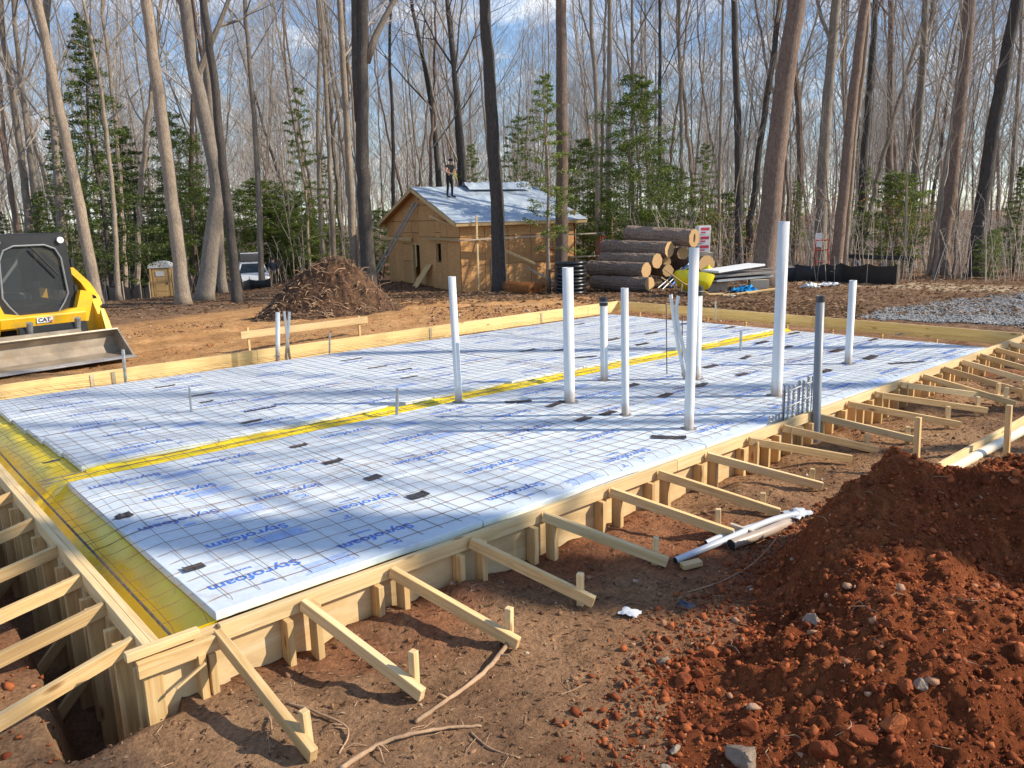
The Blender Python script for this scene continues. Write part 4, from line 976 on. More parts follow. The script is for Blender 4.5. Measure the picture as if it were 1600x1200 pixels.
def crumple(name, p, s_, mat, label, cat, seed, flat=.35, n=9):
    """a crumpled sheet of film: a thin wrinkled patch"""
    rr = np.random.default_rng(seed); u = np.linspace(-1, 1, n); X, Y = np.meshgrid(u, u, indexing='ij')
    Z = np.abs(fbm(X * 1.7 + seed, Y * 1.7, seed, 4, .7)) * 1.6 * flat + (1 - np.maximum(np.abs(X), np.abs(Y))) * flat * .6
    X = X + rr.normal(0, .09, X.shape); Y = Y * .75 + rr.normal(0, .09, X.shape)
    V = np.stack([X, Y, Z], -1).reshape(-1, 3) * s_; F = grid_faces(n, n)
    V2 = V - np.array([0, 0, .05 * s_]); V = np.concatenate([V, V2]); F = np.concatenate([F, F[:, ::-1] + n * n])
    return tag(inst(name, np_mesh(name, V, F, mat), None, None, TR(p) @ RZ(seed)), label, cat)
crumple("plastic_film", gl(1245, 803, .03), .10, W['conduit'], "crumpled clear film at the far end of the white pipe", "plastic film", 3, .6)
crumple("wrapper", on(985, 957, .02), .055, W['whitemat'], "crumpled white wrapper lying left of the red heap", "wrapper", 5, .5)
crumple("fabric_scrap", on(1072, 945, .03), .045, W['navycloth'], "small dark blue scrap at the edge of the red heap", "scrap", 8, .5)
o = board("wood_block", gl(1065, 885, .02), gl(1095, 878, .03), .035, .06, W['pine2'], None); tag(o, "short wood block under the open end of the grey conduit", "wood block")
o = board("wood_offcut", gl(1140, 822, .05), gl(1182, 836, .05), .05, .03, W['oldwood'], None); tag(o, "grey offcut lying by the sixth stake at the pipes", "wood block")

# roots and sticks in the foreground
def stick(pts, r0, r1, label, name="root", grp="roots and sticks on the foreground soil", forks=True):
    P = [Vector((p.x, p.y, float(mgz(np.array([p.x]), np.array([p.y]))[0]) + r0 * .8 + dz)) for p, dz in pts]
    Q = []
    for i in range(len(P) - 1):
        for k in range(5): 
            t = k / 5; p0 = P[max(i - 1, 0)]; p1 = P[i]; p2_ = P[i + 1]; p3 = P[min(i + 2, len(P) - 1)]
            Q.append(.5 * ((2 * p1) + (p2_ - p0) * t + (2 * p0 - 5 * p1 + 4 * p2_ - p3) * t * t + (3 * p1 - p0 - 3 * p2_ + p3) * t ** 3) + Vector((rnd.uniform(-1, 1), rnd.uniform(-1, 1), 0)) * r0 * .35)
    Q.append(P[-1]); n = len(Q); mb = MB(); rad = [(r0 + (r1 - r0) * i / (n - 1)) * rnd.uniform(.82, 1.18) for i in range(n)]; mb.tube(Q, rad, 8)
    if forks:
        for k in range(3):
            i = rnd.randrange(2, n - 2); a = Q[i]; dr = Vector((rnd.uniform(-1, 1), rnd.uniform(-1, 1), .1)).normalized(); ln = rnd.uniform(.05, .14)
            c1 = a + dr * ln * .5 + Vector((0, 0, .005)); c2 = a + dr * ln; c2.z = float(mgz(np.array([c2.x]), np.array([c2.y]))[0]) + .004
            mb.tube([a, c1, c2], [rad[i] * .5, rad[i] * .3, .0015], 5)
    return tag(mb.build(name, W['root'], None, None, True), label, "root", grp)
O = lambda px, py: on(px, py, .02)
stick([(O(530, 1203), 0), (O(590, 1170), 0), (O(640, 1155), .01), (O(700, 1132), .01), (O(752, 1125), 0)], .0125, .006, "long pale root running off the bottom edge of the picture")
stick([(O(648, 1127), 0), (O(690, 1098), 0), (O(745, 1052), .01), (O(780, 1025), .02), (O(800, 1000), .03)], .009, .014, "thick pale root leaning against the end of the third brace")
stick([(O(450, 1102), .0), (O(490, 1113), .01), (O(543, 1142), .01), (O(530, 1178), 0)], .007, .004, "thin bent root beside the first stake")
stick([(O(735, 1135), 0), (O(765, 1160), 0), (O(812, 1178), 0)], .006, .003, "thin root right of the long pale root")
stick([(O(875, 1073), 0), (O(895, 1065), 0), (O(917, 1056), 0)], .004, .002, "small pale stick on the bare soil left of the red heap", "stick")
stick([(O(420, 1120), 0), (O(425, 1140), .02), (O(418, 1155), 0)], .006, .004, "short root poking out below the first brace")
stick([(gl(1075, 930, 0) , 0), (gl(1130, 905, 0), .0), (gl(1180, 880, 0), .01), (gl(1215, 845, 0), .03)], .005, .003, "dark root lying up the left slope of the red heap")
stick([(on(140, 1070, -.1), .0), (on(165, 1068, -.08), .05), (on(190, 1082, -.12), .0)], .004, .003, "thin root sticking out of the trench wall near the corner")
stick([(on(185, 1117, .0), .0), (on(200, 1108, .0), .02), (on(218, 1105, 0), .04)], .004, .003, "small twig over the trench at the near corner", "stick")
stick([(on(1330, 1110, .2), 0), (on(1328, 1140, .15), 0), (on(1305, 1155, .12), 0)], .003, .002, "thin pale root hanging down the lower face of the red heap", "root", None, False)
q = near_xy(420, -2.2, 9, -3.2, -.1); mb = MB()
for (x, y) in q:
    a = rnd.uniform(0, 6.28); L = rnd.uniform(.03, .13); z = float(mgz(np.array([x]), np.array([y]))[0])
    mb.tube([(x, y, z + .004), (x + math.cos(a) * L * .5, y + math.sin(a) * L * .5, z + .012), (x + math.cos(a + .4) * L, y + math.sin(a + .4) * L, z + .006)], [.0022, .002, .0008], 4)
tag(mb.build("twigs", W['root']), "fine broken twigs and rootlets over the foreground soil", "twigs", kind="stuff")

# ------------------------------------------------------------------ batter board behind the back forms
a = gp(386, 535, 14.2); b = gp(568, 516, 15.6); o = thing("batter_board", "pale batter board on two stakes behind the back forms", "batter board", a)
dv = b - a; 
board("rail", Vector((a.x, a.y, 0)) + Vector((0, 0, .30)) - dv.normalized() * .1, Vector((b.x, b.y, .33)) + dv.normalized() * .1, .13, .03, W['pine2'], o)
for q in (a + dv * .02, a + dv * .97): board("stake", (q.x, q.y + .035, -.3), (q.x, q.y + .035, .42), .04, .04, W['pine'], o, up=(1, 0, 0))

# ------------------------------------------------------------------ mulch and root heap
mc = gp(515, 478, 20.3); R_ = 1.75
ax = np.linspace(-2.1, 2.1, 150); X, Y = np.meshgrid(ax, ax, indexing='ij')
c_, s_ = math.cos(R(-41)), math.sin(R(-41)); U = X * c_ + Y * s_; Vv = -X * s_ + Y * c_
H = 1.22 * np.exp(-((U + .12) / 1.05) ** 2 - (Vv / .95) ** 2) + .62 * np.exp(-((U - .75) / .75) ** 2 - ((Vv + .1) / .7) ** 2) + .30 * np.exp(-((U + 1.1) / .6) ** 2 - (Vv / .7) ** 2)
H = H + sstep(.08, .4, H) * (np.abs(fbm(X * 2.2, Y * 2.2, 33, 5, .65)) * .36 + fbm(X * 9, Y * 9, 36, 3) * .12) - .1
Zm = gz(mc.x + X, mc.y + Y, False) + H
m_, nt_, b_ = newmat("mulch_soil", 0.97); W['mulch'] = m_
n_ = noise(nt_, coords(nt_, (1, 1, 1), False), 4.5, 8, .7); nt_.links.new(ramp(nt_, n_, [(0.3, (0.045, 0.022, 0.013)), (0.5, (0.11, 0.055, 0.028)), (0.7, (0.22, 0.11, 0.052))]), b_.inputs["Base Color"]); bump(nt_, b_, n_, 1, .12)
hp = thing("mulch_heap", "heap of dark brown mulch and roots between the car and the shed", "mulch heap", mc)
Vx = np.stack([mc.x + X, mc.y + Y, Zm], -1).reshape(-1, 3); inst("heap_body", np_mesh("heap_body", Vx, grid_faces(150, 150), W['mulch'], True), None, hp)
mb = MB()
for k in range(900):
    i, j = nr.integers(8, 142, 2)
    if H[i, j] < .02: continue
    p = Vector(Vx[i * 150 + j]); dr = Vector((rnd.uniform(-1, 1), rnd.uniform(-1, 1), rnd.uniform(-.5, .5))).normalized(); L = rnd.uniform(.08, .4) * (1.6 if k < 40 else 1); r_ = rnd.uniform(.004, .016)
    mb.tube([p - dr * L * .3, p + dr * L * .3 + Vector((0, 0, .05)), p + dr * L * .7], [r_, r_ * .8, r_ * .3], 4)
mb.build("root_tangle", W['root'], hp)["kind"] = "stuff"
V, F = leaves_np(Vx[nr.integers(0, 22500, 9000)] + nr.normal(0, .03, (9000, 3)), nr.uniform(.02, .05, 9000), .3, .3)
k = (H.ravel() > .0); 
inst("mulch_chips", np_mesh("mulch_chips", V, F, W['litter']), None, hp)["kind"] = "stuff"
# smaller ridges of dug soil across the yard
mb = MB(); q = np.concatenate([sector(1500, 17.5, 20.5, -6, 4), sector(900, 19, 22, -33, -20), sector(1500, 16.5, 18.8, 8, 22)])
stones("dug_soil", q, gz(q[:, 0], q[:, 1]), np.minimum(nr.pareto(2.6, len(q)) * .012 + .008, .05), W['clod_brown'], "dark clods of dug soil scattered behind the forms", "soil clods")

# ------------------------------------------------------------------ shed
P0 = at(722, 458, 35.0); zb = P0.z - .02
fh = Vector((.661, .750, 0)); rh = Vector((.750, -.661, 0))
gd = (rh * math.sin(R(-31.2)) + fh * math.cos(R(-31.2))).normalized()       # along the gable, to the left
sd_ = (rh * math.sin(R(58.8)) + fh * math.cos(R(58.8))).normalized()        # along the side, to the right
GW, SL, EH, RHt = 8.0, 6.2, 3.18, 1.50
MS = Matrix.Identity(4)                     # local x along the gable, local y along the side
for i in range(3): MS[i][0] = gd[i]; MS[i][1] = sd_[i]; MS[i][2] = (0, 0, 1)[i]; MS[i][3] = (P0.x, P0.y, zb)[i]
shed = bpy.data.objects.new("shed", None); link(shed, None, MS); tag(shed, "small unfinished wooden shed with strand board walls and blue-grey roof sheet", "shed")
TH = .02
def wall_sheet(x0, x1, z0, z1, y, name="wall_panel", topz=None):
    """one sheet on the gable (y constant): polygon clipped by the roof line"""
    g = .011; poly = [(x0 + g, z0 + g), (x1 - g, z0 + g)]
    rl = lambda x: EH + RHt * (1 - abs(x - GW / 2) / (GW / 2)) - .03
    top = []
    for x in np.linspace(x1 - g, x0 + g, 5): top.append((float(x), min(z1 - g, rl(x))))
    poly += top
    mb = MB(); mb.prism(poly, y, y - TH); return mb.build(name, W['osb'], shed, MS)
# gable sheets, leaving the door and the window open
DX0, DX1, DZ = 4.15, 4.95, 2.05; WX0, WX1, WZ0, WZ1 = 1.85, 2.40, 1.25, 2.15
cols = [0.0, 1.22, 1.85, 2.40, 4.15, 4.95, 6.1, 7.1, 8.0]
rows = [0.0, 1.25, 2.08, 2.62, 3.18, 3.9, 4.7]
for a, b in zip(cols[:-1], cols[1:]):
    rr = rows
    if (a, b) == (DX0, DX1): rr = [DZ + .03, 2.62, 3.18, 3.9, 4.7]
    elif (a, b) == (WX0, WX1): rr = [0, WZ0, WZ1, 2.64, 3.18, 3.9, 4.7]
    elif a in (0.0, 6.1): rr = [0, 2.44, 3.18, 3.9]
    elif a in (1.22, 2.40): rr = [0, 2.44, 3.18, 3.9, 4.7]
    elif a == 7.1: rr = [0, 2.44, 3.18, 3.6]
    for z0, z1 in zip(rr[:-1], rr[1:]):
        if (a, b) == (WX0, WX1) and z0 == WZ0: continue
        if EH + RHt * (1 - min(abs(a - 4), abs(b - 4)) / 4) < z0 + .06 : continue
        wall_sheet(a, b, z0, z1, 0)
def sbox(name, x0, x1, y0, y1, z0, z1, mat, par=None, c=0.0):
    mb = MB(); mb.box((x1 - x0, y1 - y0, z1 - z0), None, 0, c); return mb.build(name, mat, par or shed, MS @ TR((x0 + x1) / 2, (y0 + y1) / 2, (z0 + z1) / 2))
for k in range(6):                          # side sheets
    a = k * 1.22; b = min(a + 1.22, SL)
    if b - a < .15: continue
    for z0, z1 in ((0, 1.2), (1.2, 2.44), (2.44, EH - .02)):
        sbox("wall_panel", -TH, 0, a + .011, b - .011, z0 + .011, z1 - .011, W['osb'])
for k in range(4): sbox("wall_panel", GW, GW + TH, k * 1.55 + .004, (k + 1) * 1.55, 0, EH - .02, W['osb'])
for k in range(7): sbox("wall_panel", k * 1.14 + .004, (k + 1) * 1.14, SL, SL + TH, 0, EH + .3, W['osb'])
sbox("floor_slab", .05, GW - .05, .05, SL - .05, -.3, .01, W['galv'])
dr = sbox("door_frame", DX0 - .05, DX0, -.03, .10, 0, DZ, W['pine']); sbox("door_frame", DX1, DX1 + .05, -.03, .10, 0, DZ, W['pine']); sbox("door_frame", DX0 - .05, DX1 + .05, -.03, .10, DZ, DZ + .05, W['pine'])
sbox("door_jamb_board", DX0 + .34, DX0 + .44, -.06, -.03, 1.0, DZ + .1, W['pine2'])
for (x0, x1, z0, z1) in ((WX0 - .04, WX0, WZ0, WZ1), (WX1, WX1 + .04, WZ0, WZ1), (WX0 - .04, WX1 + .04, WZ0 - .04, WZ0), (WX0 - .04, WX1 + .04, WZ1, WZ1 + .04)): sbox("window_frame", x0, x1, -.022, .11, z0, z1, W['pine'])
sbox("gable_vent", 3.95, 4.05, -.03, -.002, 4.15, 4.27, W['blackpaint'])
# roof: two slopes with underlay sheets, rafters, fascia
ang = math.atan2(RHt, GW / 2); sl_len = math.hypot(GW / 2, RHt) + .42; OV = .38
for side in (0, 1):
    ro = MS @ TR(GW / 2, 0, EH + RHt + .05) @ (RY(ang) if side else RY(math.pi - ang))
    s = 1
    dk = MB(); dk.box((sl_len, SL + 2 * OV, .03), None, 0, 0, (sl_len / 2, SL / 2, -.03 if side else .03)); rf = dk.build("roof_deck", W['osb'], shed, ro)
    for k in range(4):
        a = k * sl_len / 4; b = (k + 1) * sl_len / 4 + .06; z_ = (.0 + .004 * (3 - k)) * (1 if side else -1); n = 40
        ax = np.linspace(a, b, 10); ay = np.linspace(-OV - .02, SL + OV + .02, n); X, Y = np.meshgrid(ax, ay, indexing='ij')
        Z = z_ + (np.abs(fbm(X * 1.4, Y * 2.2, 60 + k + side * 9, 4)) * .075 * (1 if side else -1)) + (.002 if side else -.002)
        F = grid_faces(10, n); F = F if side else F[:, ::-1]
        link(bpy.data.objects.new("roof_sheet", np_mesh("roof_sheet", np.stack([X, Y, Z], -1).reshape(-1, 3), F, W['underlay'], True)), rf, ro)
    for yy in (-OV - .03, SL + OV + .03):
        fb = MB(); fb.box((sl_len + .02, .035, .16), None, 0, 0, (sl_len / 2, yy, -.10 if side else .10)); fb.build("fascia_board", W['pine2'], shed, ro)
    fb = MB(); fb.box((.035, SL + 2 * OV, .17), None, 0, 0, (sl_len + .02, SL / 2, -.08 if side else .08)); fb.build("fascia_board", W['pine2'], shed, ro)
def sp(x, y, z): return MS @ Vector((x, y, z))
# ladder leaning on the gable
lad = thing("ladder", "long aluminium ladder leaning against the gable of the shed", "ladder", sp(6.9, -2.0, 0))
for s_ in (-.23, .23): 
    board("ladder_rail", sp(6.75 + s_, -1.75, .0), sp(4.15 + s_ * .9, -.10, 4.05), .085, .035, W['alu'], lad)
for k in range(14):
    t = (k + .6) / 14.3; a = sp(6.75 - .23, -1.75, 0).lerp(sp(4.15 - .207, -.1, 4.05), t); b = sp(6.75 + .23, -1.75, 0).lerp(sp(4.15 + .207, -.1, 4.05), t)
    board("rung", a, b, .035, .03, W['alu'], lad)
# planks leaning and nailed around the shed
def plank(p, q, h, t, label, mat='pine2', name="plank", up=(0, 0, 1), cat="plank", grp="loose planks about the shed"):
    return tag(board(name, p, q, h, t, W[mat], None, up), label, cat, grp)
plank(sp(3.62, -.75, .02), sp(3.28, -.06, 1.15), .30, .02, "left of two short plywood pieces leaning under the shed window", 'pine', up=tuple(gd))
plank(sp(3.25, -.80, .02), sp(2.92, -.06, 1.2), .28, .02, "right of two short plywood pieces leaning under the shed window", 'pine', up=tuple(gd))
plank(sp(4.8, -.14, 2.30), sp(8.6, -.14, 2.36), .17, .035, "horizontal plank over the shed door sticking out to the left", 'pine')
plank(sp(-.3, -.16, 2.34), sp(3.0, -.13, 2.38), .13, .035, "horizontal plank on the gable right of the shed door", 'pine')
plank(sp(1.75, -.60, 3.40), sp(-2.1, 2.5, 1.25), .09, .04, "long pole slanting across the shed corner", 'pine2', cat="pole")
plank(sp(-.55, .55, -.1), sp(-.55, .55, 3.35), .09, .045, "upright post at the near corner of the shed", 'pine2', up=tuple(sd_), cat="pole")
plank(sp(-.5, -.4, 2.33), sp(-1.1, 7.8, 2.42), .05, .24, "grey scaffold plank running along the side of the shed", 'oldwood')
plank(sp(-.9, 5.3, 1.35), sp(-1.3, 7.9, 1.40), .05, .22, "short scaffold plank at the far end of the shed side", 'oldwood')
plank(sp(-.9, 7.7, -.1), sp(-.9, 7.7, 3.1), .08, .045, "upright post beyond the right end of the shed", 'pine', up=tuple(sd_), cat="pole")
plank(sp(-.06, 1.55, .0), sp(-.06, 1.5, 1.45), .06, .03, "short grey strip leaning on the side of the shed", 'oldwood', up=tuple(sd_))
plank(sp(-1.3, 2.6, 1.05), sp(-2.2, 4.4, -.05), .09, .04, "grey board slanting down beside the mesh rolls", 'oldwood')
# red scaffold frames
def scaffold(y, label, x0=-1.35, x1=-.35, h=2.25):
    o = thing("red_scaffold", label, "scaffold", sp(x0, y, 0), 0, "red scaffold frames round the shed")
    for x in (x0, x1): 
        mb = MB(); mb.tube([sp(x, y, -.1), sp(x, y, h)], .036, 8); mb.build("upright_tube", W['redpaint'], o)
    for z in (.25, .75, 1.25, 1.75, h - .05):
        mb = MB(); mb.tube([sp(x0, y, z), sp(x1, y, z)], .028, 6); mb.build("cross_bar", W['redpaint'], o)
    return o
scaffold(4.3, "red scaffold frame in front of the shed side, left of the thick trunk"); scaffold(7.45, "red scaffold frame past the right end of the shed", -1.5, -.3)
o = thing("cross_braces", "thin crossed braces between the red scaffold frames", "scaffold", sp(-1.35, 4.1, 0))
for (a, b) in (((-1.36, 4.35, .3), (-1.36, 7.4, 1.9)), ((-1.37, 4.35, 1.9), (-1.37, 7.4, .3))):
    mb = MB(); mb.tube([sp(*a), sp(*b)], .012, 6); mb.build("brace_tube", W['rust'], o)
sc2 = thing("red_scaffold", "red scaffold frames lying stacked left of the shed behind the mulch heap", "scaffold", sp(8.8, -.4, 0), 0, "red scaffold frames round the shed")
for k in range(4):
    mb = MB()
    a, b = sp(8.35, -.6 + .15 * k, .18 + .12 * k), sp(9.9, .2 + .15 * k, .2 + .12 * k); up = Vector((0, 0, .95 if k == 3 else .06)); 
    mb.tube([a, b], .02, 6); mb.tube([a + up, b + up], .02, 6); mb.tube([a, a + up], .02, 6); mb.tube([b, b + up], .02, 6); mb.build("stacked_frame", W['redpaint'], sc2)
# tarp bundle on the ridge
mb = MB(); rr = np.random.default_rng(4); n = 26; m2 = 12
u, v_ = np.meshgrid(np.linspace(0, 1, n), np.linspace(-1, 1, m2), indexing='ij')
Xl = GW / 2 - .25 - v_ * .55; Yl = 2.3 + u * 3.6; Zl = EH + RHt + .10 - np.abs(v_ * .55 + .0) * .35 + (1 - v_ ** 2) * (.10 + np.abs(fbm(u * 9, v_ * 3, 17, 4)) * .55)
V = np.stack([Xl, Yl, Zl], -1).reshape(-1, 3)
o = inst("roof_tarp", np_mesh("roof_tarp", V, grid_faces(n, m2)[:, ::-1], W['underlay'], False), None, None, MS); tag(o, "crumpled bluish sheet lying along the shed ridge", "tarp")

# ------------------------------------------------------------------ people
def person(name, label, J, E, base, rz, mats, tags, rad):
    """J joints in metres (x right, y forward, z up), E edges, one continuous skinned body"""
    names = list(J); me = bpy.data.meshes.new("tmp_body"); me.from_pydata([J[k] for k in names], [(names.index(a), names.index(b)) for a, b in E], [])
    o = bpy.data.objects.new("tmp_body", me); COL.objects.link(o)
    md = o.modifiers.new("skin", 'SKIN'); 
    sv = me.skin_vertices[0].data
    for i, k in enumerate(names): sv[i].radius = (rad[k], rad[k]) if not isinstance(rad[k], tuple) else rad[k]; sv[i].use_root = (k == 'pelvis')
    sub = o.modifiers.new("sub", 'SUBSURF'); sub.levels = 2; sub.render_levels = 2
    bpy.context.view_layer.update()
    bm = bpy.data.meshes.new_from_object(o.evaluated_get(bpy.context.evaluated_depsgraph_get())); bpy.data.objects.remove(o)
    bm.name = "person_body"; bm.materials.clear()
    for q in mats: bm.materials.append(W[q])
    pts = [(Vector(J[k]), tags[k]) for k in names]
    # sample along bones so faces take the cloth of the nearest limb
    for a, b in E:
        for t in (.25, .5, .75): pts.append((Vector(J[a]).lerp(Vector(J[b]), t), tags[b] if t > .3 else tags[a]))
    for p in bm.polygons:
        c = p.center; p.material_index = min(pts, key=lambda q: (q[0] - c).length_squared)[1]; p.use_smooth = True
    M = TR(base) @ RZ(rz); ob = link(bpy.data.objects.new(name, bm), None, M); tag(ob, label, "person"); return ob, M
def human(arm_l, arm_r, lean=0.06, spread=.13):
    J = {'pelvis': (0, 0, .95), 'spine': (0, .01 + lean * .3, 1.12), 'chest': (0, .0 + lean * .7, 1.33), 'neck0': (0, lean, 1.46), 'neck': (0, lean + .01, 1.54), 'head': (0, lean + .035, 1.63), 'crown': (0, lean + .03, 1.72)}
    E = [('pelvis', 'spine'), ('spine', 'chest'), ('chest', 'neck0'), ('neck0', 'neck'), ('neck', 'head'), ('head', 'crown')]
    rad = {'pelvis': (.165, .12), 'spine': (.15, .11), 'chest': (.17, .115), 'neck0': (.085, .08), 'neck': .058, 'head': (.088, .105), 'crown': (.06, .075)}
    tg = {'pelvis': 1, 'spine': 0, 'chest': 0, 'neck0': 0, 'neck': 2, 'head': 2, 'crown': 2}
    for s, nm, arm in ((-1, 'l', arm_l), (1, 'r', arm_r)):
        J['hip' + nm] = (s * .10, 0, .89); J['knee' + nm] = (s * spread, .03, .50); J['ankle' + nm] = (s * (spread + .02), -.02, .10); J['heel' + nm] = (s * (spread + .02), .03, .045); J['toe' + nm] = (s * (spread + .05), .20, .035)
        J['sh' + nm] = (s * .19, lean, 1.42); J['el' + nm] = arm[0]; J['wr' + nm] = arm[1]; J['palm' + nm] = arm[2]
        E += [('pelvis', 'hip' + nm), ('hip' + nm, 'knee' + nm), ('knee' + nm, 'ankle' + nm), ('ankle' + nm, 'heel' + nm), ('heel' + nm, 'toe' + nm), ('chest', 'sh' + nm), ('sh' + nm, 'el' + nm), ('el' + nm, 'wr' + nm), ('wr' + nm, 'palm' + nm)]
        rad.update({'hip' + nm: .105, 'knee' + nm: .068, 'ankle' + nm: .048, 'heel' + nm: .045, 'toe' + nm: .034, 'sh' + nm: .072, 'el' + nm: .047, 'wr' + nm: .032, 'palm' + nm: (.036, .022)})
        tg.update({'hip' + nm: 1, 'knee' + nm: 1, 'ankle' + nm: 1, 'heel' + nm: 3, 'toe' + nm: 3, 'sh' + nm: 0, 'el' + nm: 2, 'wr' + nm: 2, 'palm' + nm: 2})
        pv = Vector(arm[2]); dr = (pv - Vector(arm[1])).normalized(); side = dr.cross(Vector((0, 0, 1))).normalized()
        for k, (off, ln) in enumerate(((-.032, .055), (-.016, .075), (0, .082), (.016, .076), (.032, .058))):
            st = pv + side * off + dr * (.0 if k == 0 else .03); a = st + dr * ln * .55 + (side * -.02 if k == 0 else Vector((0, 0, -.006))); b = a + dr * ln * .35 + Vector((0, 0, -.022))
            J[f'f{k}a' + nm] = tuple(a); J[f'f{k}b' + nm] = tuple(b); E += [('palm' + nm, f'f{k}a' + nm), (f'f{k}a' + nm, f'f{k}b' + nm)]
            rad[f'f{k}a' + nm] = .009; rad[f'f{k}b' + nm] = .008; tg[f'f{k}a' + nm] = tg[f'f{k}b' + nm] = 2
    return J, E, rad, tg
def head_bits(ob, M, lean, hat='blackcloth', cap=True):
    mb = MB(); c = Vector((0, lean + .03, 1.655))
    prof = [(.001, .115), (.06, .105), (.095, .07), (.108, .02), (.109, -.015)]
    mb.lathe(prof, 16, 0, TR(c)); 
    if cap: mb.box((.15, .11, .012), TR(c + Vector((0, .14, -.005))), 0, .004)
    mb.build("cap" if cap else "hair", W[hat], ob, M)
    for s in (-1, 1):
        e = MB(); e.box((.016, .01, .03), TR(c + Vector((s * .100, -.01, -.045))), 0, .004); e.build("ear", W['skin'], ob, M)
        e = MB(); e.box((.016, .006, .008), TR(c + Vector((s * .034, .098, -.030))), 0, .002); e.build("eye", W['blacktext'], ob, M)
    e = MB(); e.prism([(-.012, -.03), (.012, -.03), (0, .03)], 0, .026, 0, TR(c + Vector((0, .092, -.055)))); e.build("nose", W['skin'], ob, M)
    e = MB(); e.box((.04, .006, .007), TR(c + Vector((0, .090, -.100))), 0, .002); e.build("mouth", W['redpaint'], ob, M)
# roofer on the front slope: feet on the roof sheet
def roof_z(x): return EH + RHt * (1 - abs(x - GW / 2) / (GW / 2)) + .06
fx = 2.85
for _ in range(6):
    pr = None
tgt = at(703, 307, 37.0)
# find the place on the slope seen at that pixel
best = None
for yy in np.linspace(0, SL, 60):
    for xx in np.linspace(.3, 3.9, 60):
        q = sp(xx, yy, roof_z(xx)) - CAM; dep = q.dot(FWD); e = ((q.dot(RIGHT) / dep * FPX + 800 - 704) ** 2 + (q.dot(DOWN) / dep * FPX + 600 - 308) ** 2)
        if best is None or e < best[0]: best = (e, xx, yy)
_, fx, fy = best; feet = sp(fx, fy, roof_z(fx))
J, E_, rad, tg = human(((-.33, .06, 1.17), (-.16, .26, 1.05), (-.08, .31, 1.03)), ((.33, .08, 1.17), (.17, .27, 1.06), (.09, .32, 1.04)), .10, .15)
face = math.atan2(-rh.y * .75 - fh.y * .6, -rh.x * .75 - fh.x * .6)
rz = math.atan2((rh * .8 - fh * .6).y, (rh * .8 - fh * .6).x) - math.pi / 2
ob, M = person("person", "person in black shirt and trousers standing on the shed roof holding a tool", J, E_, feet + Vector((0, 0, -.02)), rz, ['blackcloth', 'blackcloth', 'skin', 'blackrub'], tg, rad); head_bits(ob, M, .10)
mb = MB(); mb.tube([(-.10, .36, 1.02), (.10, .36, 1.06)], .03, 8); mb.tube([(.0, .36, 1.04), (.02, .42, .86)], [.022, .028], 8); mb.box((.06, .09, .05), TR(.02, .44, .84), 0, .008)
o = mb.build("power_tool", W['yellowtub'], None, M); tag(o, "small yellow power tool held by the person on the roof", "tool")
# person beside the car
b_ = gp(429, 452, 47.5)
J, E_, rad, tg = human(((-.30, .03, 1.14), (-.27, .16, .92), (-.26, .20, .84)), ((.30, .03, 1.14), (.27, .16, .92), (.26, .20, .84)), .03, .12)
tg.update({'ell': 0, 'elr': 0})
ob, M = person("person", "person in a dark jacket and khaki trousers standing beside the white car", J, E_, b_, math.atan2(-fh.y, -fh.x) - math.pi / 2 + .6, ['navycloth', 'khaki', 'skin', 'blackrub'], tg, rad); head_bits(ob, M, .03, 'blackcloth', False)

# ------------------------------------------------------------------ log pile
def log(pe, pf, r_, label, dep=28.0, back=2.0, hollow=False):
    a = at(pe[0], pe[1], dep); b = at(pf[0], pf[1], dep + back); M = frame(a, b); L = (b - a).length
    o = thing("log", label, "log", a, 0, "sawn logs in the pile"); n = 44; k = 60; vs = []; fs = []; sd2 = rnd.random() * 50
    for i in range(k):
        x = L * i / (k - 1)
        for j in range(n):
            t = 6.28319 * j / n; rr = r_ * (1 + .07 * (float(vn(x * 1.3 + sd2, t * 1.2)) - .5)) + .034 * (float(vn(x * 4 + sd2, j * .95, 4)) - .3) + .016 * float(vn(x * 11 + sd2, j * 2.3, 6))
            vs.append((x, rr * math.cos(t), rr * math.sin(t)))
    for i in range(k - 1):
        for j in range(n): p = i * n + j; q = i * n + (j + 1) % n; fs.append((p, q, q + n, p + n))
    MB().add(vs, fs).build("bark", W['bark_log'], o, M, False)
    MB().add([(0, y, z) for (_, y, z) in vs[:n]], [tuple(range(n))]).build("cut_end", W['rings'], o, M @ TR(-.002, 0, 0)); MB().add([(0, y, z) for (_, y, z) in vs[-n:]], [tuple(reversed(range(n)))]).build("cut_end", W['rings'], o, M @ TR(L + .002, 0, 0))
    if hollow: MB().tube([(-.006, 0, 0), (.3, 0, 0)], [.1, .07], 10).build("hollow_core", W['mulch'], o, M @ Matrix.Diagonal((1, .6, 1.7, 1)))
    return o
log((1015, 444), (928, 441), .235, "bottom log at the front of the pile, lying on the ground", 27.5)
log((1010, 422), (922, 418), .245, "log second from the bottom at the front of the pile")
log((1027, 408), (942, 405), .255, "log third from the bottom at the front of the pile", 28.3)
log((1046, 390), (944, 386), .270, "knotted log just under the topmost log of the pile", 28.6)
log((1085, 372), (982, 366), .31, "topmost hollow log across the pile", 28.6, 2.2, True)
log((1067, 396), (1030, 396), .205, "small log end showing right of the knotted log", 29.2, 2.2)
log((1044, 423), (1005, 420), .20, "small log end low in the middle of the pile", 28.7)
log((1042, 409), (1008, 407), .15, "smallest log end in the gap between larger logs", 29.2)
log((1104, 413), (1052, 413), .31, "thick log at the right end of the pile behind the tall pipe", 29.0, 2.2)
log((1082, 432), (1040, 430), .26, "low dark log behind the yellow wheelbarrow tub", 29.4, 2.0)
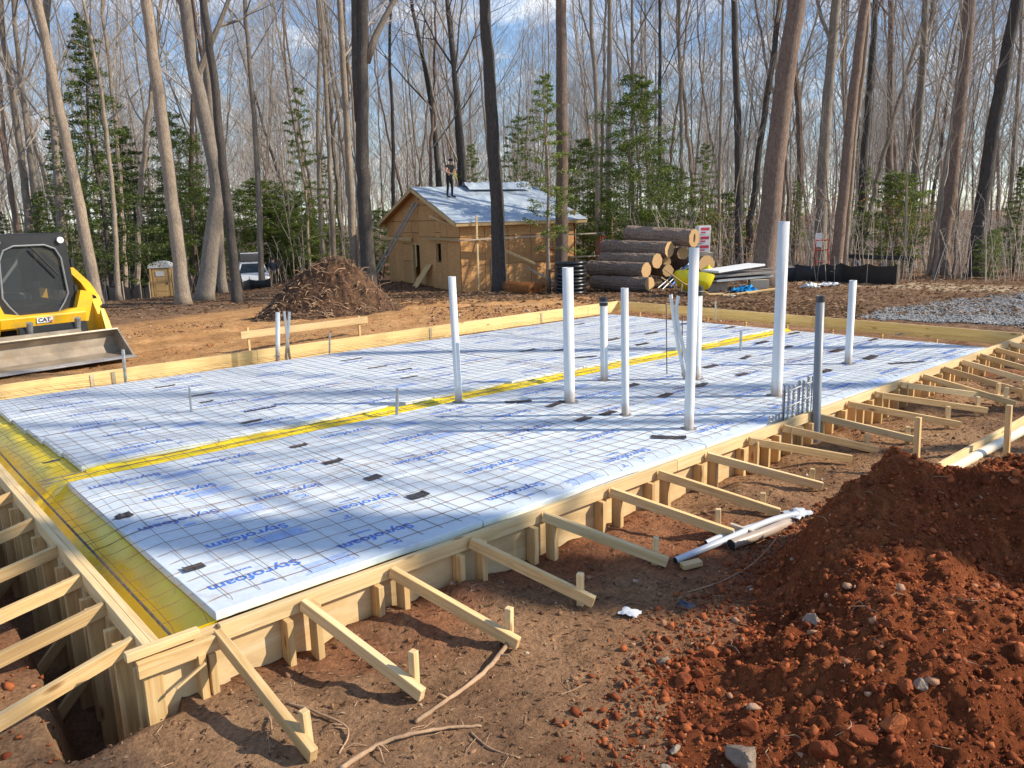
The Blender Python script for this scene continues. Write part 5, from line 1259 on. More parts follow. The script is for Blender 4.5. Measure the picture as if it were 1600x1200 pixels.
# ------------------------------------------------------------------ black pipe coil
c_ = gp(892, 459, 28.5); o = thing("pipe_coil", "tall coil of black corrugated drain pipe by the thick trunk", "pipe coil", c_)
for k in range(9):
    mb = MB(); z = .07 + k * .128; rr = .50 + rnd.uniform(-.025, .03); ox, oy = rnd.uniform(-.03, .03), rnd.uniform(-.03, .03); P = []; tl = rnd.uniform(-.03, .03)
    for i in range(37): t = 6.28319 * i / 36; P.append((c_.x + ox + rr * math.cos(t), c_.y + oy + rr * math.sin(t), c_.z + z + tl * math.sin(t)))
    mb.tube(P, .062, 10, 0, False); mb.build("coil_turn", W['blackpipe'], o, None, True)
mb = MB(); mb.tube([(c_.x - .45, c_.y - .30, c_.z), (c_.x - .47, c_.y - .31, c_.z + 1.2)], .008, 5); mb.tube([(c_.x + .1, c_.y - .57, c_.z), (c_.x + .1, c_.y - .57, c_.z + 1.2)], .008, 5); mb.build("tie_strap", W['blackrub'], o)
# ------------------------------------------------------------------ rolls of wire mesh
for (pa, pb2, dep, lab) in (((832, 450), (800, 448), 28.0, "rusty roll of wire mesh at the foot of the dark trunk, left of the pair"), ((849, 450), (822, 447), 28.6, "rusty roll of wire mesh nearest the black coil")):
    a = at(pa[0], pa[1], dep); b = at(pb2[0], pb2[1], dep + .9); a.z = G(a.x, a.y) + .20; b.z = G(b.x, b.y) + .20; d = (b - a).normalized(); b = a + d * 1.5
    o = thing("wire_mesh_roll", lab, "wire roll", a, 0, "rolls of wire mesh"); M = frame(a, b)
    for turn in range(4):
        mb = MB(); rr = .19 - .035 * turn
        for i in range(11): 
            x = i * .15; P = [(x, rr * math.cos(6.283 * j / 16 + turn), rr * math.sin(6.283 * j / 16 + turn)) for j in range(17)]; mb.tube(P, .006, 4, 0, False)
        for j in range(14): t = 6.283 * j / 14 + turn; mb.tube([(0, rr * math.cos(t), rr * math.sin(t)), (1.5, rr * math.cos(t), rr * math.sin(t))], .006, 4, 0, False)
        mb.build("mesh_layer", W['rustroll'], o, M)
# ------------------------------------------------------------------ yellow wheelbarrow tub, handles
c_ = gp(1082, 462, 24.5); o = thing("wheelbarrow", "yellow wheelbarrow tipped up in front of the log pile", "wheelbarrow", c_); M = TR(c_ + Vector((0, 0, .42))) @ RZ(math.atan2(rh.y, rh.x)) @ RX(-.5) @ RY(.25)
vs = []; 
for (hx, hy, z) in ((.62, .36, .22), (.55, .31, .0), (.33, .19, -.24), (.30, .17, -.22), (.52, .29, .0), (.59, .34, .21)):
    for j in range(20): 
        t = 6.28319 * j / 20; cx, cy = math.cos(t), math.sin(t); p_ = .55; vs.append((hx * math.copysign(abs(cx) ** p_, cx), hy * math.copysign(abs(cy) ** p_, cy), z + (.06 * cx if z > .1 else 0)))
fs = []
for i in range(5):
    for j in range(20): a = i * 20 + j; b = i * 20 + (j + 1) % 20; fs.append((a, b, b + 20, a + 20))
fs.append(tuple(range(40, 60))); fs.append(tuple(reversed(range(60, 80))))
MB().add(vs, fs).build("tub", W['yellowtub'], o, M, True)
for s in (-.2, .2):
    MB().tube([(-.95, s * 1.5, .1), (-.3, s * 1.3, -.22), (.45, s * .6, -.30), (.72, s * .25, -.32)], .022, 8).build("handle", W['pine'], o, M)
    MB().tube([(-.35, s * 1.3, -.24), (-.32, s * 1.5, -.55), (-.05, s * 1.5, -.55), (.0, s * 1.2, -.26)], .014, 6).build("leg", W['blackpaint'], o, M)
MB().lathe([(.0, -.04), (.19, -.05), (.21, 0), (.19, .05), (.0, .04)], 18, 0, TR(.72, 0, -.34) @ RX(math.pi / 2)).build("wheel", W['tyre'], o, M)
c2 = gp(1112, 425, 26.5); o = thing("plastic_can", "yellow plastic can with a looped handle behind the tall pipe", "can", c2); c2 = at(1106, 424, 26.0)
MB().tube([(c2.x, c2.y, c2.z - .45), (c2.x, c2.y, c2.z - .1), (c2.x, c2.y, c2.z + .08), (c2.x + .02, c2.y, c2.z + .15), (c2.x + .02, c2.y, c2.z + .2)], [.22, .23, .2, .06, .05], 14).build("can_body", W['yellowtub'], o, None, True)
q = c2 + rh * .25; MB().tube([q + rh * .0 + Vector((0, 0, .12)), q + rh * .14 + Vector((0, 0, .06)), q + rh * .15 + Vector((0, 0, -.12)), q + rh * .02 + Vector((0, 0, -.2))], .025, 8).build("can_handle", W['yellowtub'], o, None, True)
for k, (pa, pb2, m_, lab) in enumerate((((1035, 452), (1080, 408), 'galv', "grey tool handle leaning on the log pile, lowest of the leaning poles"), ((1048, 448), (1078, 410), 'blueprint', "blue pole leaning on the log pile"), ((1028, 450), (1066, 418), 'galv', "thin grey rod leaning left of the blue pole"), ((1060, 430), (1082, 412), 'yellowtub', "short yellow pole leaning beside the blue pole"))):
    a = at(pa[0], pa[1], 26.4); b = at(pb2[0], pb2[1], 27.4); mb = MB(); mb.tube([a, b], .03 if k == 1 else .02, 8); tag(mb.build("leaning_pole", W[m_]), lab, "pole")
# boxes stacked behind the logs
for k, (z0, lab) in enumerate(((1.30, "lowest white and red box of the stack behind the topmost log"), (1.62, "middle white and red box of the stack behind the topmost log"), (1.94, "topmost white and red box of the stack behind the topmost log"))):
    b = gp(1096, 450, 29.6); o = thing("product_box", lab, "box", b + Vector((0, 0, z0)), math.atan2(rh.y, rh.x) + .06 * k, "boxes stacked behind the logs"); M = TR(b + Vector((0, 0, z0 + .155))) @ RZ(math.atan2(rh.y, rh.x) + .06 * k)
    MB().box((.46, .4, .31), None, 0, .008).build("carton", W['whitemat'], o, M); MB().box((.32, .004, .10), TR(.02, -.203, .04)).build("red_panel", W['redprint'], o, M); MB().box((.18, .004, .05), TR(-.05, -.203, -.08)).build("red_panel", W['redprint'], o, M)
b = gp(1096, 450, 29.6); o = board("box_pallet", b + rh * -.35 + Vector((0, 0, .65)), b + rh * .35 + Vector((0, 0, .65)), 1.25, .5, W['oldwood'], None); tag(o, "wooden crate carrying the white and red boxes", "crate")
# stack of metal sheets / panels at the trunk
for k, (pa, pb2, h, lab, m_) in enumerate((((1110, 424), (1182, 413), .10, "top white panel of the stack beside the brown trunk", 'whitemat'), ((1112, 425), (1240, 417), .05, "long white strip of the panel stack pointing right", 'alu'), ((1104, 431), (1198, 424), .13, "grey panel in the middle of the stack beside the brown trunk", 'alu'), ((1108, 438), (1196, 430), .12, "lowest dark grey panel of the stack beside the brown trunk", 'galv'))):
    a = at(pa[0], pa[1], 25.2 + .1 * k); b = at(pb2[0], pb2[1], 26.0 + .1 * k); o = board("metal_panel", a, b, h * .6, .8 - .14 * (k == 1) * 5, W[m_], None); tag(o, lab, "panel", "panels stacked beside the brown trunk")
o = thing("panel_support", "low dark timber cribbing under the stacked panels", "cribbing", gp(1150, 450, 26))
for px in (1120, 1185): b = gp(px, 450, 25.7); board("support_block", b + Vector((0, 0, -.05)), b + Vector((0, 0, .30)), .3, .6, W['oldwood'], o, up=tuple(fh))
def blob(name, px, py, dep, s_, mat, label, cat, seed, flat=.7):
    p = gp(px, py, dep); return crumple(name, p + Vector((0, 0, .02)), s_, W[mat], label, cat, seed, flat, 14)
blob("blue_tarp", 1163, 452, 24.6, .36, 'bluetarp', "bright blue crumpled tarp under the panel stack", "tarp", 11, .9)
blob("plastic_bag", 1266, 441, 25.2, .24, 'whitemat', "white and blue plastic bag left of the second bag by the silt fence", "bag", 14, .9)
blob("plastic_bag", 1296, 440, 25.6, .30, 'whitemat', "low white plastic bag beside the twin trunk", "bag", 15, .5)
blob("foam_offcut", 1138, 455, 23.6, .26, 'foam', "pale blue foam offcut among the wood scraps", "foam offcut", 16, .3)
for k, (pa, pb2, lab) in enumerate((((1128, 462), (1178, 466), "lowest pale wood scrap in front of the blue tarp"), ((1140, 452), (1205, 458), "upper long wood scrap reaching the brown trunk"), ((1150, 463), (1220, 459), "wood scrap crossing the others on the right"), ((1105, 463), (1128, 457), "short wood scrap left of the foam offcut"), ((1165, 468), (1195, 462), "short wood scrap lying nearest the far right forms"))):
    a = gp(pa[0], pa[1], 23.2, .06 + .03 * (k % 3)); b = gp(pb2[0], pb2[1], 23.5, .08 + .03 * (k % 3)); o = board("wood_scrap", a, b, .04, .14, W['pine'], None); tag(o, lab, "wood scrap", "wood scraps in front of the panels")
# ------------------------------------------------------------------ silt fences
def silt_fence(pts, h, label, sag=.1):
    P = [gp(*p) for p in pts]; o = thing("silt_fence", label, "silt fence", P[0], 0, "black silt fences at the woods' edge"); rows_ = []
    V = []; n = 0
    for i in range(len(P) - 1):
        for k in range(10 + (i == len(P) - 2)):
            t = k / 10; p = P[i].lerp(P[i + 1], t); z = G(p.x, p.y); s = sag * math.sin(math.pi * t) * .8 + .01 * rnd.random()
            bul = .10 * math.sin(math.pi * t)
            for q in range(5): V.append((p.x + bul * math.sin(q * .8) * fh.x * -1, p.y + bul * math.sin(q * .8) * fh.y * -1, z - .03 + (h - s) * q / 4)); 
            n += 1
    me = np_mesh("fence_fabric", V, grid_faces(n, 5), W['silt'], True); link(bpy.data.objects.new("fence_fabric", me), o)
    for p in P: board("fence_stake", p + Vector((.03, .03, -.2)), p + Vector((.03, .03, h + .08)), .04, .04, W['oldwood'], o, up=(1, 0, 0))
    return o
silt_fence([(168, 480, 34), (195, 478, 35), (222, 476, 37), (236, 474, 40)], .75, "sagging black silt fence left of the portable toilet", .25)
silt_fence([(333, 468, 41), (362, 466, 42), (392, 464, 43), (425, 462, 43)], .62, "low black silt fence in front of the white car", .15)
silt_fence([(1203, 444, 30), (1245, 443, 30), (1290, 443, 29.5), (1312, 444, 29), (1355, 445, 27.5), (1402, 447, 26)], .72, "long black silt fence behind the twin trunk on the right", .12)
# sign on a trunk, red hand truck, beam on sawhorses
sgn = at(1279, 375, 34.8); o = MB().box((.30, .02, .60), None, 0, .004).build("notice_board", W['whitemat'], None, TR(sgn) @ RZ(math.atan2(rh.y, rh.x))); tag(o, "white notice sheet fixed to a dark trunk beyond the silt fence", "notice")
b = gp(1285, 418, 31.5); zb2 = at(1285, 415, 31.5).z; o = thing("hand_truck", "red tubular frame standing behind the silt fence beside the notice", "frame", b)
def V3(r_, f_, z): return Vector((b.x, b.y, zb2)) + rh * r_ + fh * f_ + Vector((0, 0, z))
for s in (-.28, .22): MB().tube([V3(s + .1, 0, -.9), V3(s, 0, .1), V3(s - .05, 0, 1.05)], .03, 8).build("upright_tube", W['redpaint'], o)
for z in (.15, .62, 1.0): MB().tube([V3(-.30, 0, z), V3(.22, 0, z)], .025, 8).build("cross_bar", W['redpaint'], o)
o = thing("beam_on_trestles", "dark steel beam resting on trestles behind the silt fence", "beam", gp(1375, 440, 32)); a = at(1318, 400, 33); c = at(1430, 404, 32)
board("beam", a, c, .16, .22, W['blackpaint'], o)
for px in (1340, 1384):
    t = at(px, 407, 32.4); g_ = G(t.x, t.y)
    for s in (-.35, .35): MB().tube([t, Vector((t.x, t.y, g_)) + rh * s], .035, 6).build("trestle_leg", W['galv'], o)
    MB().tube([t + rh * -.3 + Vector((0, 0, -.45)), t + rh * .3 + Vector((0, 0, -.45))], .025, 6).build("trestle_bar", W['galv'], o)
# ------------------------------------------------------------------ portable toilet
b = gp(258, 473, 46); T_ = TR(b + Vector((0, 0, -.05))) @ RZ(math.atan2(rh.y, rh.x) + .25); o = bpy.data.objects.new("portable_toilet", None); link(o, None, T_); tag(o, "tan portable toilet with a white domed roof at the left woods' edge", "portable toilet")
MB().box((1.12, 1.16, 1.92), TR(0, 0, 1.06), 0, .03).build("cabin", W['toilet'], o, T_); MB().box((1.2, 1.24, .1), TR(0, 0, .06), 0, .02).build("skid_base", W['toilet'], o, T_)
pr_ = [(-.62, 0)] + [(.62 * math.cos(t), .30 * math.sin(t) + .06) for t in np.linspace(math.pi, 0, 11)] + [(.62, 0)]
MB().prism(pr_, -.64, .64, 0, TR(0, 0, 2.02)).build("roof", W['whitemat'], o, T_)
d_ = MB().box((.80, .03, 1.75), TR(0, -.595, 1.05), 0, .01).build("door", W['toilet'], o, T_)
for (x, z, w_, h_) in ((0, .42, .6, .34), (0, .90, .6, .4), (0, 1.36, .34, .3)): MB().box((w_, .03, h_), TR(x, -.605, z), 0, .012).build("moulded_panel", W['toilet'], d_, T_)
MB().box((.46, .01, .28), TR(.0, -.625, 1.70), 0, .002).build("door_sign", W['whitemat'], d_, T_); MB().box((.06, .03, .14), TR(.33, -.63, 1.15), 0, .005).build("door_handle", W['blackpaint'], d_, T_)
for s in (-1, 1): MB().box((.10, .05, 1.85), TR(s * .51, -.60, 1.05), 0, .01).build("corner_post", W['toilet'], o, T_)
# ------------------------------------------------------------------ white car
b = gp(397, 452, 48); T_ = TR(b) @ RZ(math.atan2(-fh.y, -fh.x) + .32); o = bpy.data.objects.new("parked_car", None); link(o, None, T_); tag(o, "white car with an open tailgate parked at the woods' edge behind the mulch heap", "car")
HW = .9
prof = [(2.15, .35), (2.2, .62), (2.12, .85), (1.25, 1.02), (.95, 1.05), (-2.0, 1.05), (-2.12, .9), (-2.12, .38)]
mb = MB(); n = len(prof); secs = [(-HW, .93), (-HW + .07, 1.0), (HW - .07, 1.0), (HW, .93)]; vs = []; fs = []
for y, k in secs: vs += [(x * (.985 if k < 1 else 1), y, .35 + (z - .35) * k) for x, z in prof]
for i in range(3):
    for j in range(n): a = i * n + j; c = i * n + (j + 1) % n; fs.append((a, a + n, c + n, c))
fs += [tuple(range(n)), tuple(reversed(range(3 * n, 4 * n)))]
MB().add(vs, [tuple(reversed(f)) for f in fs]).build("body", W['whitepaint'], o, T_)
gh = [(1.05, 1.04), (.25, 1.52), (-1.35, 1.55), (-2.0, 1.1), (-2.0, 1.04)]; vs = []; n = len(gh)
for y, k in ((-.80, 0), (-.66, 1), (.66, 1), (.80, 0)): vs += [(x, y if z < 1.2 else y * .86, z) for x, z in gh]
vs = [(x, s * (.80 if z < 1.2 else .62), z) for s in (-1, 1) for x, z in gh]
MB().add(vs, [tuple(range(n)), tuple(reversed(range(n, 2 * n)))] + [(i, i + n, (i + 1) % n + n, (i + 1) % n) for i in range(n)]).build("cabin_glass", W['glass'], o, T_)
MB().box((1.62, 1.28, .05), TR(-.55, 0, 1.56), 0, .02).build("roof", W['whitepaint'], o, T_)
for s in (-1, 1):
    MB().tube([(1.06, s * .80, 1.04), (.25, s * .62, 1.55)], .045, 6).build("windscreen_pillar", W['whitepaint'], o, T_); MB().tube([(-.4, s * .80, 1.04), (-.45, s * .63, 1.55)], .05, 6).build("door_pillar", W['whitepaint'], o, T_); MB().tube([(-1.7, s * .80, 1.04), (-1.4, s * .63, 1.56)], .08, 6).build("rear_pillar", W['whitepaint'], o, T_)
    MB().box((.30, .30, .16), TR(2.05, s * .68, .74), 0, .05).build("headlight", W['lens'], o, T_); MB().box((.12, .2, .14), TR(.75, s * 1.0, 1.10), 0, .03).build("mirror", W['whitepaint'], o, T_)
    for x in (1.35, -1.35):
        w2 = MB().lathe([(.2, -.11), (.32, -.11), (.34, -.06), (.34, .06), (.32, .11), (.2, .11)], 20, 0, TR(x, s * .80, .33) @ RX(math.pi / 2)).build("wheel", W['tyre'], o, T_, True); MB().lathe([(.0, -.085), (.2, -.09), (.2, .09), (.0, .085)], 14, 0, TR(x, s * .80, .33) @ RX(math.pi / 2)).build("rim", W['galv'], w2, T_)
MB().box((.06, 1.1, .14), TR(2.19, 0, .60), 0, .01).build("grille", W['blackpaint'], o, T_); MB().box((.1, 1.7, .16), TR(2.15, 0, .42), 0, .03).build("bumper", W['whitepaint'], o, T_); MB().box((.02, .4, .11), TR(2.225, 0, .45)).build("number_plate", W['whitemat'], o, T_)
MB().box((.06, 1.25, .85), TR(-2.25, 0, 1.85) @ RY(.95), 0, .02).build("open_tailgate", W['whitepaint'], o, T_)
# ------------------------------------------------------------------ track loader
lip0 = on(-33, 597, 0); lip1 = on(211, 560, 0); lc = (lip0 + lip1) / 2; dvx = (lip1 - lip0).normalized(); bwid = (lip1 - lip0).length
# local x to the machine's left-in-picture..right, y backwards (away from the camera)
T_ = Matrix.Identity(4); yb_ = Vector((-dvx.y, dvx.x, 0))
for i in range(3): T_[i][0] = dvx[i]; T_[i][1] = yb_[i]; T_[i][2] = (0, 0, 1)[i]; T_[i][3] = (lc.x, lc.y, .02)[i]
ld = bpy.data.objects.new("track_loader", None); link(ld, None, T_); tag(ld, "yellow compact track loader with a wide steel bucket at the left edge", "track loader")
bk = bpy.data.objects.new("bucket", None)
hb = bwid / 2
bprof = [(0, .02), (.30, .0), (.62, .03), (.74, .16), (.74, .34), (.62, .45)]
inner = [(.02, .045), (.30, .03), (.60, .06), (.705, .17), (.705, .33), (.60, .42)]
mb = MB(); vs = [(-hb, y, z) for y, z in bprof] + [(hb, y, z) for y, z in bprof] + [(-hb, y, z) for y, z in inner] + [(hb, y, z) for y, z in inner]; n = 6; fs = []
for j in range(n - 1): fs += [(j, j + 1, n + j + 1, n + j), (2 * n + j, 3 * n + j, 3 * n + j + 1, 2 * n + j + 1)]
fs += [(5, 17, 23, 11), (0, 6, 18, 12)]
bo = mb.add(vs, fs).build("bucket", W['bucket'], ld, T_)
for s in (-1, 1): MB().prism([(.0, .02), (.74, .0), (.76, .36), (.62, .47), (.52, .455)], 0, .03, 0, T_.inverted() @ T_ @ TR(s * hb - .015, 0, 0) @ RZ(math.pi / 2) @ Matrix.Diagonal((1, -1, 1, 1))).build("bucket_side", W['bucket'], bo, T_)
MB().box((bwid + .04, .16, .022), TR(0, .03, .03) @ RX(.1), 0, .004).build("cutting_edge", W['lip'], bo, T_)
for k in range(7): MB().tube([(-hb + .15 + k * (bwid - .3) / 6, .06, .035), (-hb + .15 + k * (bwid - .3) / 6, .06, .052)], .014, 8).build("bolt", W['lip'], bo, T_)
MB().box((bwid + .02, .14, .035), TR(0, .60, .45) @ RX(-.35), 0, .006).build("bucket_lip_top", W['bucket'], bo, T_)
MB().box((bwid * .62, .10, .09), TR(-.1, .72, .48), 0, .01).build("back_step", W['bucket'], bo, T_)
CX = .27                                   # machine centre line
mb = MB(); mb.box((1.1, .10, .42), TR(CX, .90, .42), 0, .02); mb.build("coupler_plate", W['blackpaint'], ld, T_)
for s in (-1, 1):
    MB().tube([(CX + s * .38, .92, .36), (CX + s * .38, .80, .70)], .05, 10).build("coupler_cylinder", W['galv'], ld, T_)
# front tower and chassis
MB().prism([(-.90, .26), (-.76, .26), (-.68, .56), (.68, .56), (.76, .26), (.90, .26), (.86, 1.10), (.68, 1.14), (.58, .84), (.30, .78), (-.30, .78), (-.58, .84), (-.68, 1.14), (-.86, 1.10)], 1.28, 1.62, 0, TR(CX, 0, 0)).build("front_frame", W['catyellow'], ld, T_)
MB().box((1.40, .10, .20), TR(CX, 1.27, .68) @ RX(.25), 0, .02).build("cross_member", W['catyellow'], ld, T_)
MB().box((1.2, 2.1, .5), TR(CX, 2.5, .62), 0, .03).build("chassis", W['blackpaint'], ld, T_); MB().box((1.25, .9, .85), TR(CX, 3.32, 1.25), 0, .06).build("engine_cover", W['catyellow'], ld, T_)
for s in (-1, 1):
    tp = [(1.45, .28), (1.62, .06), (1.9, .0), (3.0, .0), (3.25, .1), (3.35, .35), (3.2, .6), (2.9, .68), (1.8, .58), (1.55, .48)]
    tr_ = MB().prism(tp, -.2, .2, 0, TR(CX + s * .76, 0, 0) @ RZ(math.pi / 2) @ Matrix.Diagonal((1, -1, 1, 1))).build("track", W['tyre'], ld, T_)
    for (y, z, r_) in ((1.75, .30, .2), (2.2, .2, .14), (2.6, .2, .14), (3.05, .32, .24)): MB().lathe([(0, -.215), (r_, -.215), (r_, .215), (0, .215)], 14, 0, TR(CX + s * .76, y, z) @ RY(math.pi / 2)).build("track_wheel", W['blackpaint'], tr_, T_)
    arm = [(.88, .26), (1.12, .20), (1.42, .62), (1.70, .86), (3.3, 1.42), (3.5, 1.55), (3.45, 1.82), (3.1, 1.82), (1.66, 1.24), (1.34, 1.02), (1.06, .60)]
    MB().prism(arm, -.075, .075, 0, TR(CX + s * .93, 0, 0) @ RZ(math.pi / 2) @ Matrix.Diagonal((1, -1, 1, 1))).build("lift_arm", W['catyellow'], ld, T_)
    MB().tube([(CX + s * .90, 1.30, .98), (CX + s * .90, 2.9, 1.30)], .045, 10).build("lift_cylinder", W['blackpaint'], ld, T_)
    MB().box((.16, .5, 1.15), TR(CX + s * .78, 3.3, 1.3), 0, .02).build("rear_tower", W['catyellow'], ld, T_)
    for (y, z) in ((1.20, 1.02), (1.38, 1.10), (1.30, .82)): MB().tube([(CX + s * .98, y, z - .2), (CX + s * 1.05, y - .03, z - .2)], .045, 8).build("hose_fitting", W['blackpaint'], ld, T_)
    MB().prism([(.80, .14), (1.05, .24), (1.12, .66), (1.02, .80)], -.03, .03, 0, TR(CX + s * .90, 0, 0) @ RZ(math.pi / 2) @ Matrix.Diagonal((1, -1, 1, 1))).build("arm_foot", W['catyellow'], ld, T_)
# cab
zc = lambda L_: [(x, 2.12 - (2.12 - z) * 1.24) for x, z in L_]
cabf = zc([(-.66, 1.02), (-.60, 2.05), (-.54, 2.12), (.54, 2.12), (.60, 2.05), (.66, 1.02), (.40, .98), (.28, .90), (-.28, .90), (-.40, .98)])
wnd = zc([(-.54, 1.28), (-.50, 1.80), (-.42, 1.94), (-.25, 2.0), (.25, 2.0), (.42, 1.94), (.50, 1.80), (.54, 1.28), (.46, 1.16), (.30, .98), (-.30, .98), (-.46, 1.16)])
# door frame as ring between outer hexagon-like outline and the window
import itertools
def ring_frame(outer, innr, y0, y1, mat, name, par):
    n = len(innr); vs = []; 
    def hit(p):                             # point on the outer outline in the direction of p from the centre
        c = Vector((0, 1.52)); d = (Vector(p) - c); best = None
        for i in range(len(outer)):
            a = Vector(outer[i]); b = Vector(outer[(i + 1) % len(outer)]); e = b - a; den = d.x * e.y - d.y * e.x
            if abs(den) < 1e-9: continue
            t = ((a.x - c.x) * e.y - (a.y - c.y) * e.x) / den; u_ = ((a.x - c.x) * d.y - (a.y - c.y) * d.x) / den
            if t > 0 and -1e-6 <= u_ <= 1 + 1e-6 and (best is None or t < best): best = t
        return tuple(c + d * (best or 1))
    inn = []
    for i in range(n):
        a = Vector(innr[i]); b = Vector(innr[(i + 1) % n]); inn += [tuple(a.lerp(b, t)) for t in (0, .33, .66)]
    out = [hit(p) for p in inn]; k = len(inn); vs = [(x, y0, z) for x, z in inn] + [(x, y0, z) for x, z in out] + [(x, y1, z) for x, z in inn] + [(x, y1, z) for x, z in out]; fs = []
    for i in range(k):
        j = (i + 1) % k; fs += [(i, j, k + j, k + i), (2 * k + i, 3 * k + i, 3 * k + j, 2 * k + j), (i, 2 * k + i, 2 * k + j, j), (k + i, k + j, 3 * k + j, 3 * k + i)]
    return MB().add(vs, fs).build(name, mat, par, T_ @ TR(CX, 0, 0))
dof = ring_frame(cabf, wnd, 1.44, 1.54, W['blackpaint'], "cab_front", ld)
MB().add([(x, 1.475, z) for x, z in wnd], [tuple(range(len(wnd)))]).build("door_glass", W['cabglass'], dof, T_ @ TR(CX, 0, 0))
rim = MB(); rim.tube([(x * .97, 1.44, 1.5 + (z - 1.5) * .97) for x, z in wnd + wnd[:1]], .016, 6, 0, False); rim.build("door_seal", W['pvcgrey'], dof, T_ @ TR(CX, 0, 0))
MB().tube([(CX + .02, 1.41, 1.92), (CX + .40, 1.41, 1.42)], .014, 6).build("wiper", W['blackrub'], dof, T_)
MB().box((1.22, 1.75, .07), TR(CX, 2.36, 2.12), 0, .03).build("cab_roof", W['blackpaint'], ld, T_)
for s in (-1, 1):
    MB().box((.06, .06, 1.15), TR(CX + s * .60, 3.15, 1.55), 0, .01).build("cab_post", W['blackpaint'], ld, T_); MB().box((.06, 1.6, .08), TR(CX + s * .62, 2.35, .80), 0, .01).build("cab_sill", W['blackpaint'], ld, T_)
    MB().box((.015, 1.5, .92), TR(CX + s * .625, 2.35, 1.58)).build("side_glass", W['cabglass'], ld, T_)
    MB().tube([(CX + s * .50, 1.43, 2.03), (CX + s * .50, 1.38, 2.03)], .055, 14).build("work_light", W['lens'], ld, T_)
    MB().box((.06, .08, .16), TR(CX + .66, 1.46, 1.62 if s > 0 else 1.15), 0, .01).build("door_hinge", W['blackpaint'], ld, T_)
MB().box((1.18, .04, 1.2), TR(CX, 2.78, 1.48)).build("rear_wall", W['blackpaint'], ld, T_)
MB().box((1.16, 1.25, .04), TR(CX, 2.12, .93)).build("cab_floor", W['blackpaint'], ld, T_)
st_ = MB(); st_.box((.52, .14, .75), TR(CX, 2.65, 1.35) @ RX(-.15), 0, .05); st_.box((.52, .5, .16), TR(CX, 2.5, 1.02), 0, .05); st_.box((.12, .4, .12), TR(CX - .36, 2.4, 1.22), 0, .03); st_.box((.12, .4, .12), TR(CX + .36, 2.4, 1.22), 0, .03); st_.build("seat", W['pvcgrey'], ld, T_)
CATM = text_mesh("CAT", .10, W['blacktext'], 0, .003)
pl_ = MB().box((.26, .006, .10), TR(CX, 1.205, .685) @ RX(.25), 0, 0).build("badge_plate", W['whitemat'], ld, T_)
link(bpy.data.objects.new("badge_lettering", CATM), pl_, T_ @ TR(CX - .01, 1.200, .685) @ RX(.25) @ RX(math.pi / 2))
MB().add([(-.03, 0, 0), (.03, 0, 0), (0, 0, .035)], [(0, 1, 2)]).build("badge_triangle", W['redprint'], pl_, T_ @ TR(CX + .10, 1.198, .65) @ RX(.25))

# ------------------------------------------------------------------ bare trees
def rot_about(v, axis, a): return Matrix.Rotation(a, 3, axis) @ v
def limb(mb, p, d, L, r_, lev, maxl, g, kids=(6, 5, 0), sides=(6, 4, 3), up=.25):
    n = (6, 4, 3)[min(lev, 2)]; P = [p.copy()]; dd_ = d.normalized()
    for i in range(n):
        dd_ = (dd_ + Vector((g.uniform(-.16, .16), g.uniform(-.16, .16), g.uniform(-.1, .1) + up * .35))).normalized(); P.append(P[-1] + dd_ * (L / n))
    rad = [max(r_ * (1 - .82 * i / n), .0035) for i in range(n + 1)]
    mb.tube(P, rad, sides[min(lev, 2)], 0, False)
    if lev < maxl:
        k = kids[min(lev, 2)]
        for q in range(k):
            t = .25 + .75 * (q + g.random() * .8) / k; i = min(n - 1, int(t * n)); a = P[i].lerp(P[i + 1], t * n - i if t * n - i <= 1 else 1)
            dr = (P[i + 1] - P[i]).normalized(); ax = dr.orthogonal().normalized(); ax = rot_about(ax, dr, g.uniform(0, 6.28)); nd = rot_about(dr, ax, g.uniform(.4, .95))
            limb(mb, a, nd, L * g.uniform(.38, .62), max(rad[i] * .55, .004), lev + 1, maxl, g, kids, sides, up)
def tree_geo(path, r0, g, clear=.4, nl=14, maxl=2, Ls=.30, kids=(6, 5, 0), flare=1.25, sides=12, tw=1.0):
    """path: list of points from the ground to the top; returns trunk and crown builders"""
    n = len(path); tot = [0]
    for a, b in zip(path[:-1], path[1:]): tot.append(tot[-1] + (b - a).length)
    H = tot[-1]; rad = []
    for t in tot:
        u = t / H; q = r0 * (1 - .80 * u ** 1.15); 
        q *= 1 + (flare - 1) * math.exp(-t / .45) * 1.6
        rad.append(max(q, .012))
    tr = MB(); tr.tube(path, rad, sides, 0, True); cr = MB()
    for k in range(nl):
        u = clear + (1 - clear) * ((k + g.random()) / nl) ** .9; t = u * H; i = max(0, min(n - 2, next((j for j in range(n - 1) if tot[j + 1] >= t), n - 2)))
        a = path[i].lerp(path[i + 1], (t - tot[i]) / max(1e-6, tot[i + 1] - tot[i])); dr = (path[i + 1] - path[i]).normalized(); az = k * 2.4 + g.uniform(-.5, .5); inc = g.uniform(.45, .95) * (1.15 - .4 * u)
        nd = dr * math.cos(inc) + Vector((math.cos(az), math.sin(az), 0)) * math.sin(inc)
        L = H * Ls * (1.15 - .65 * (u - clear) / (1 - clear)) * g.uniform(.7, 1.2)
        limb(cr, a, nd, L, rad[i] * g.uniform(.32, .5) * tw, 0, maxl, g, kids)
    return tr, cr
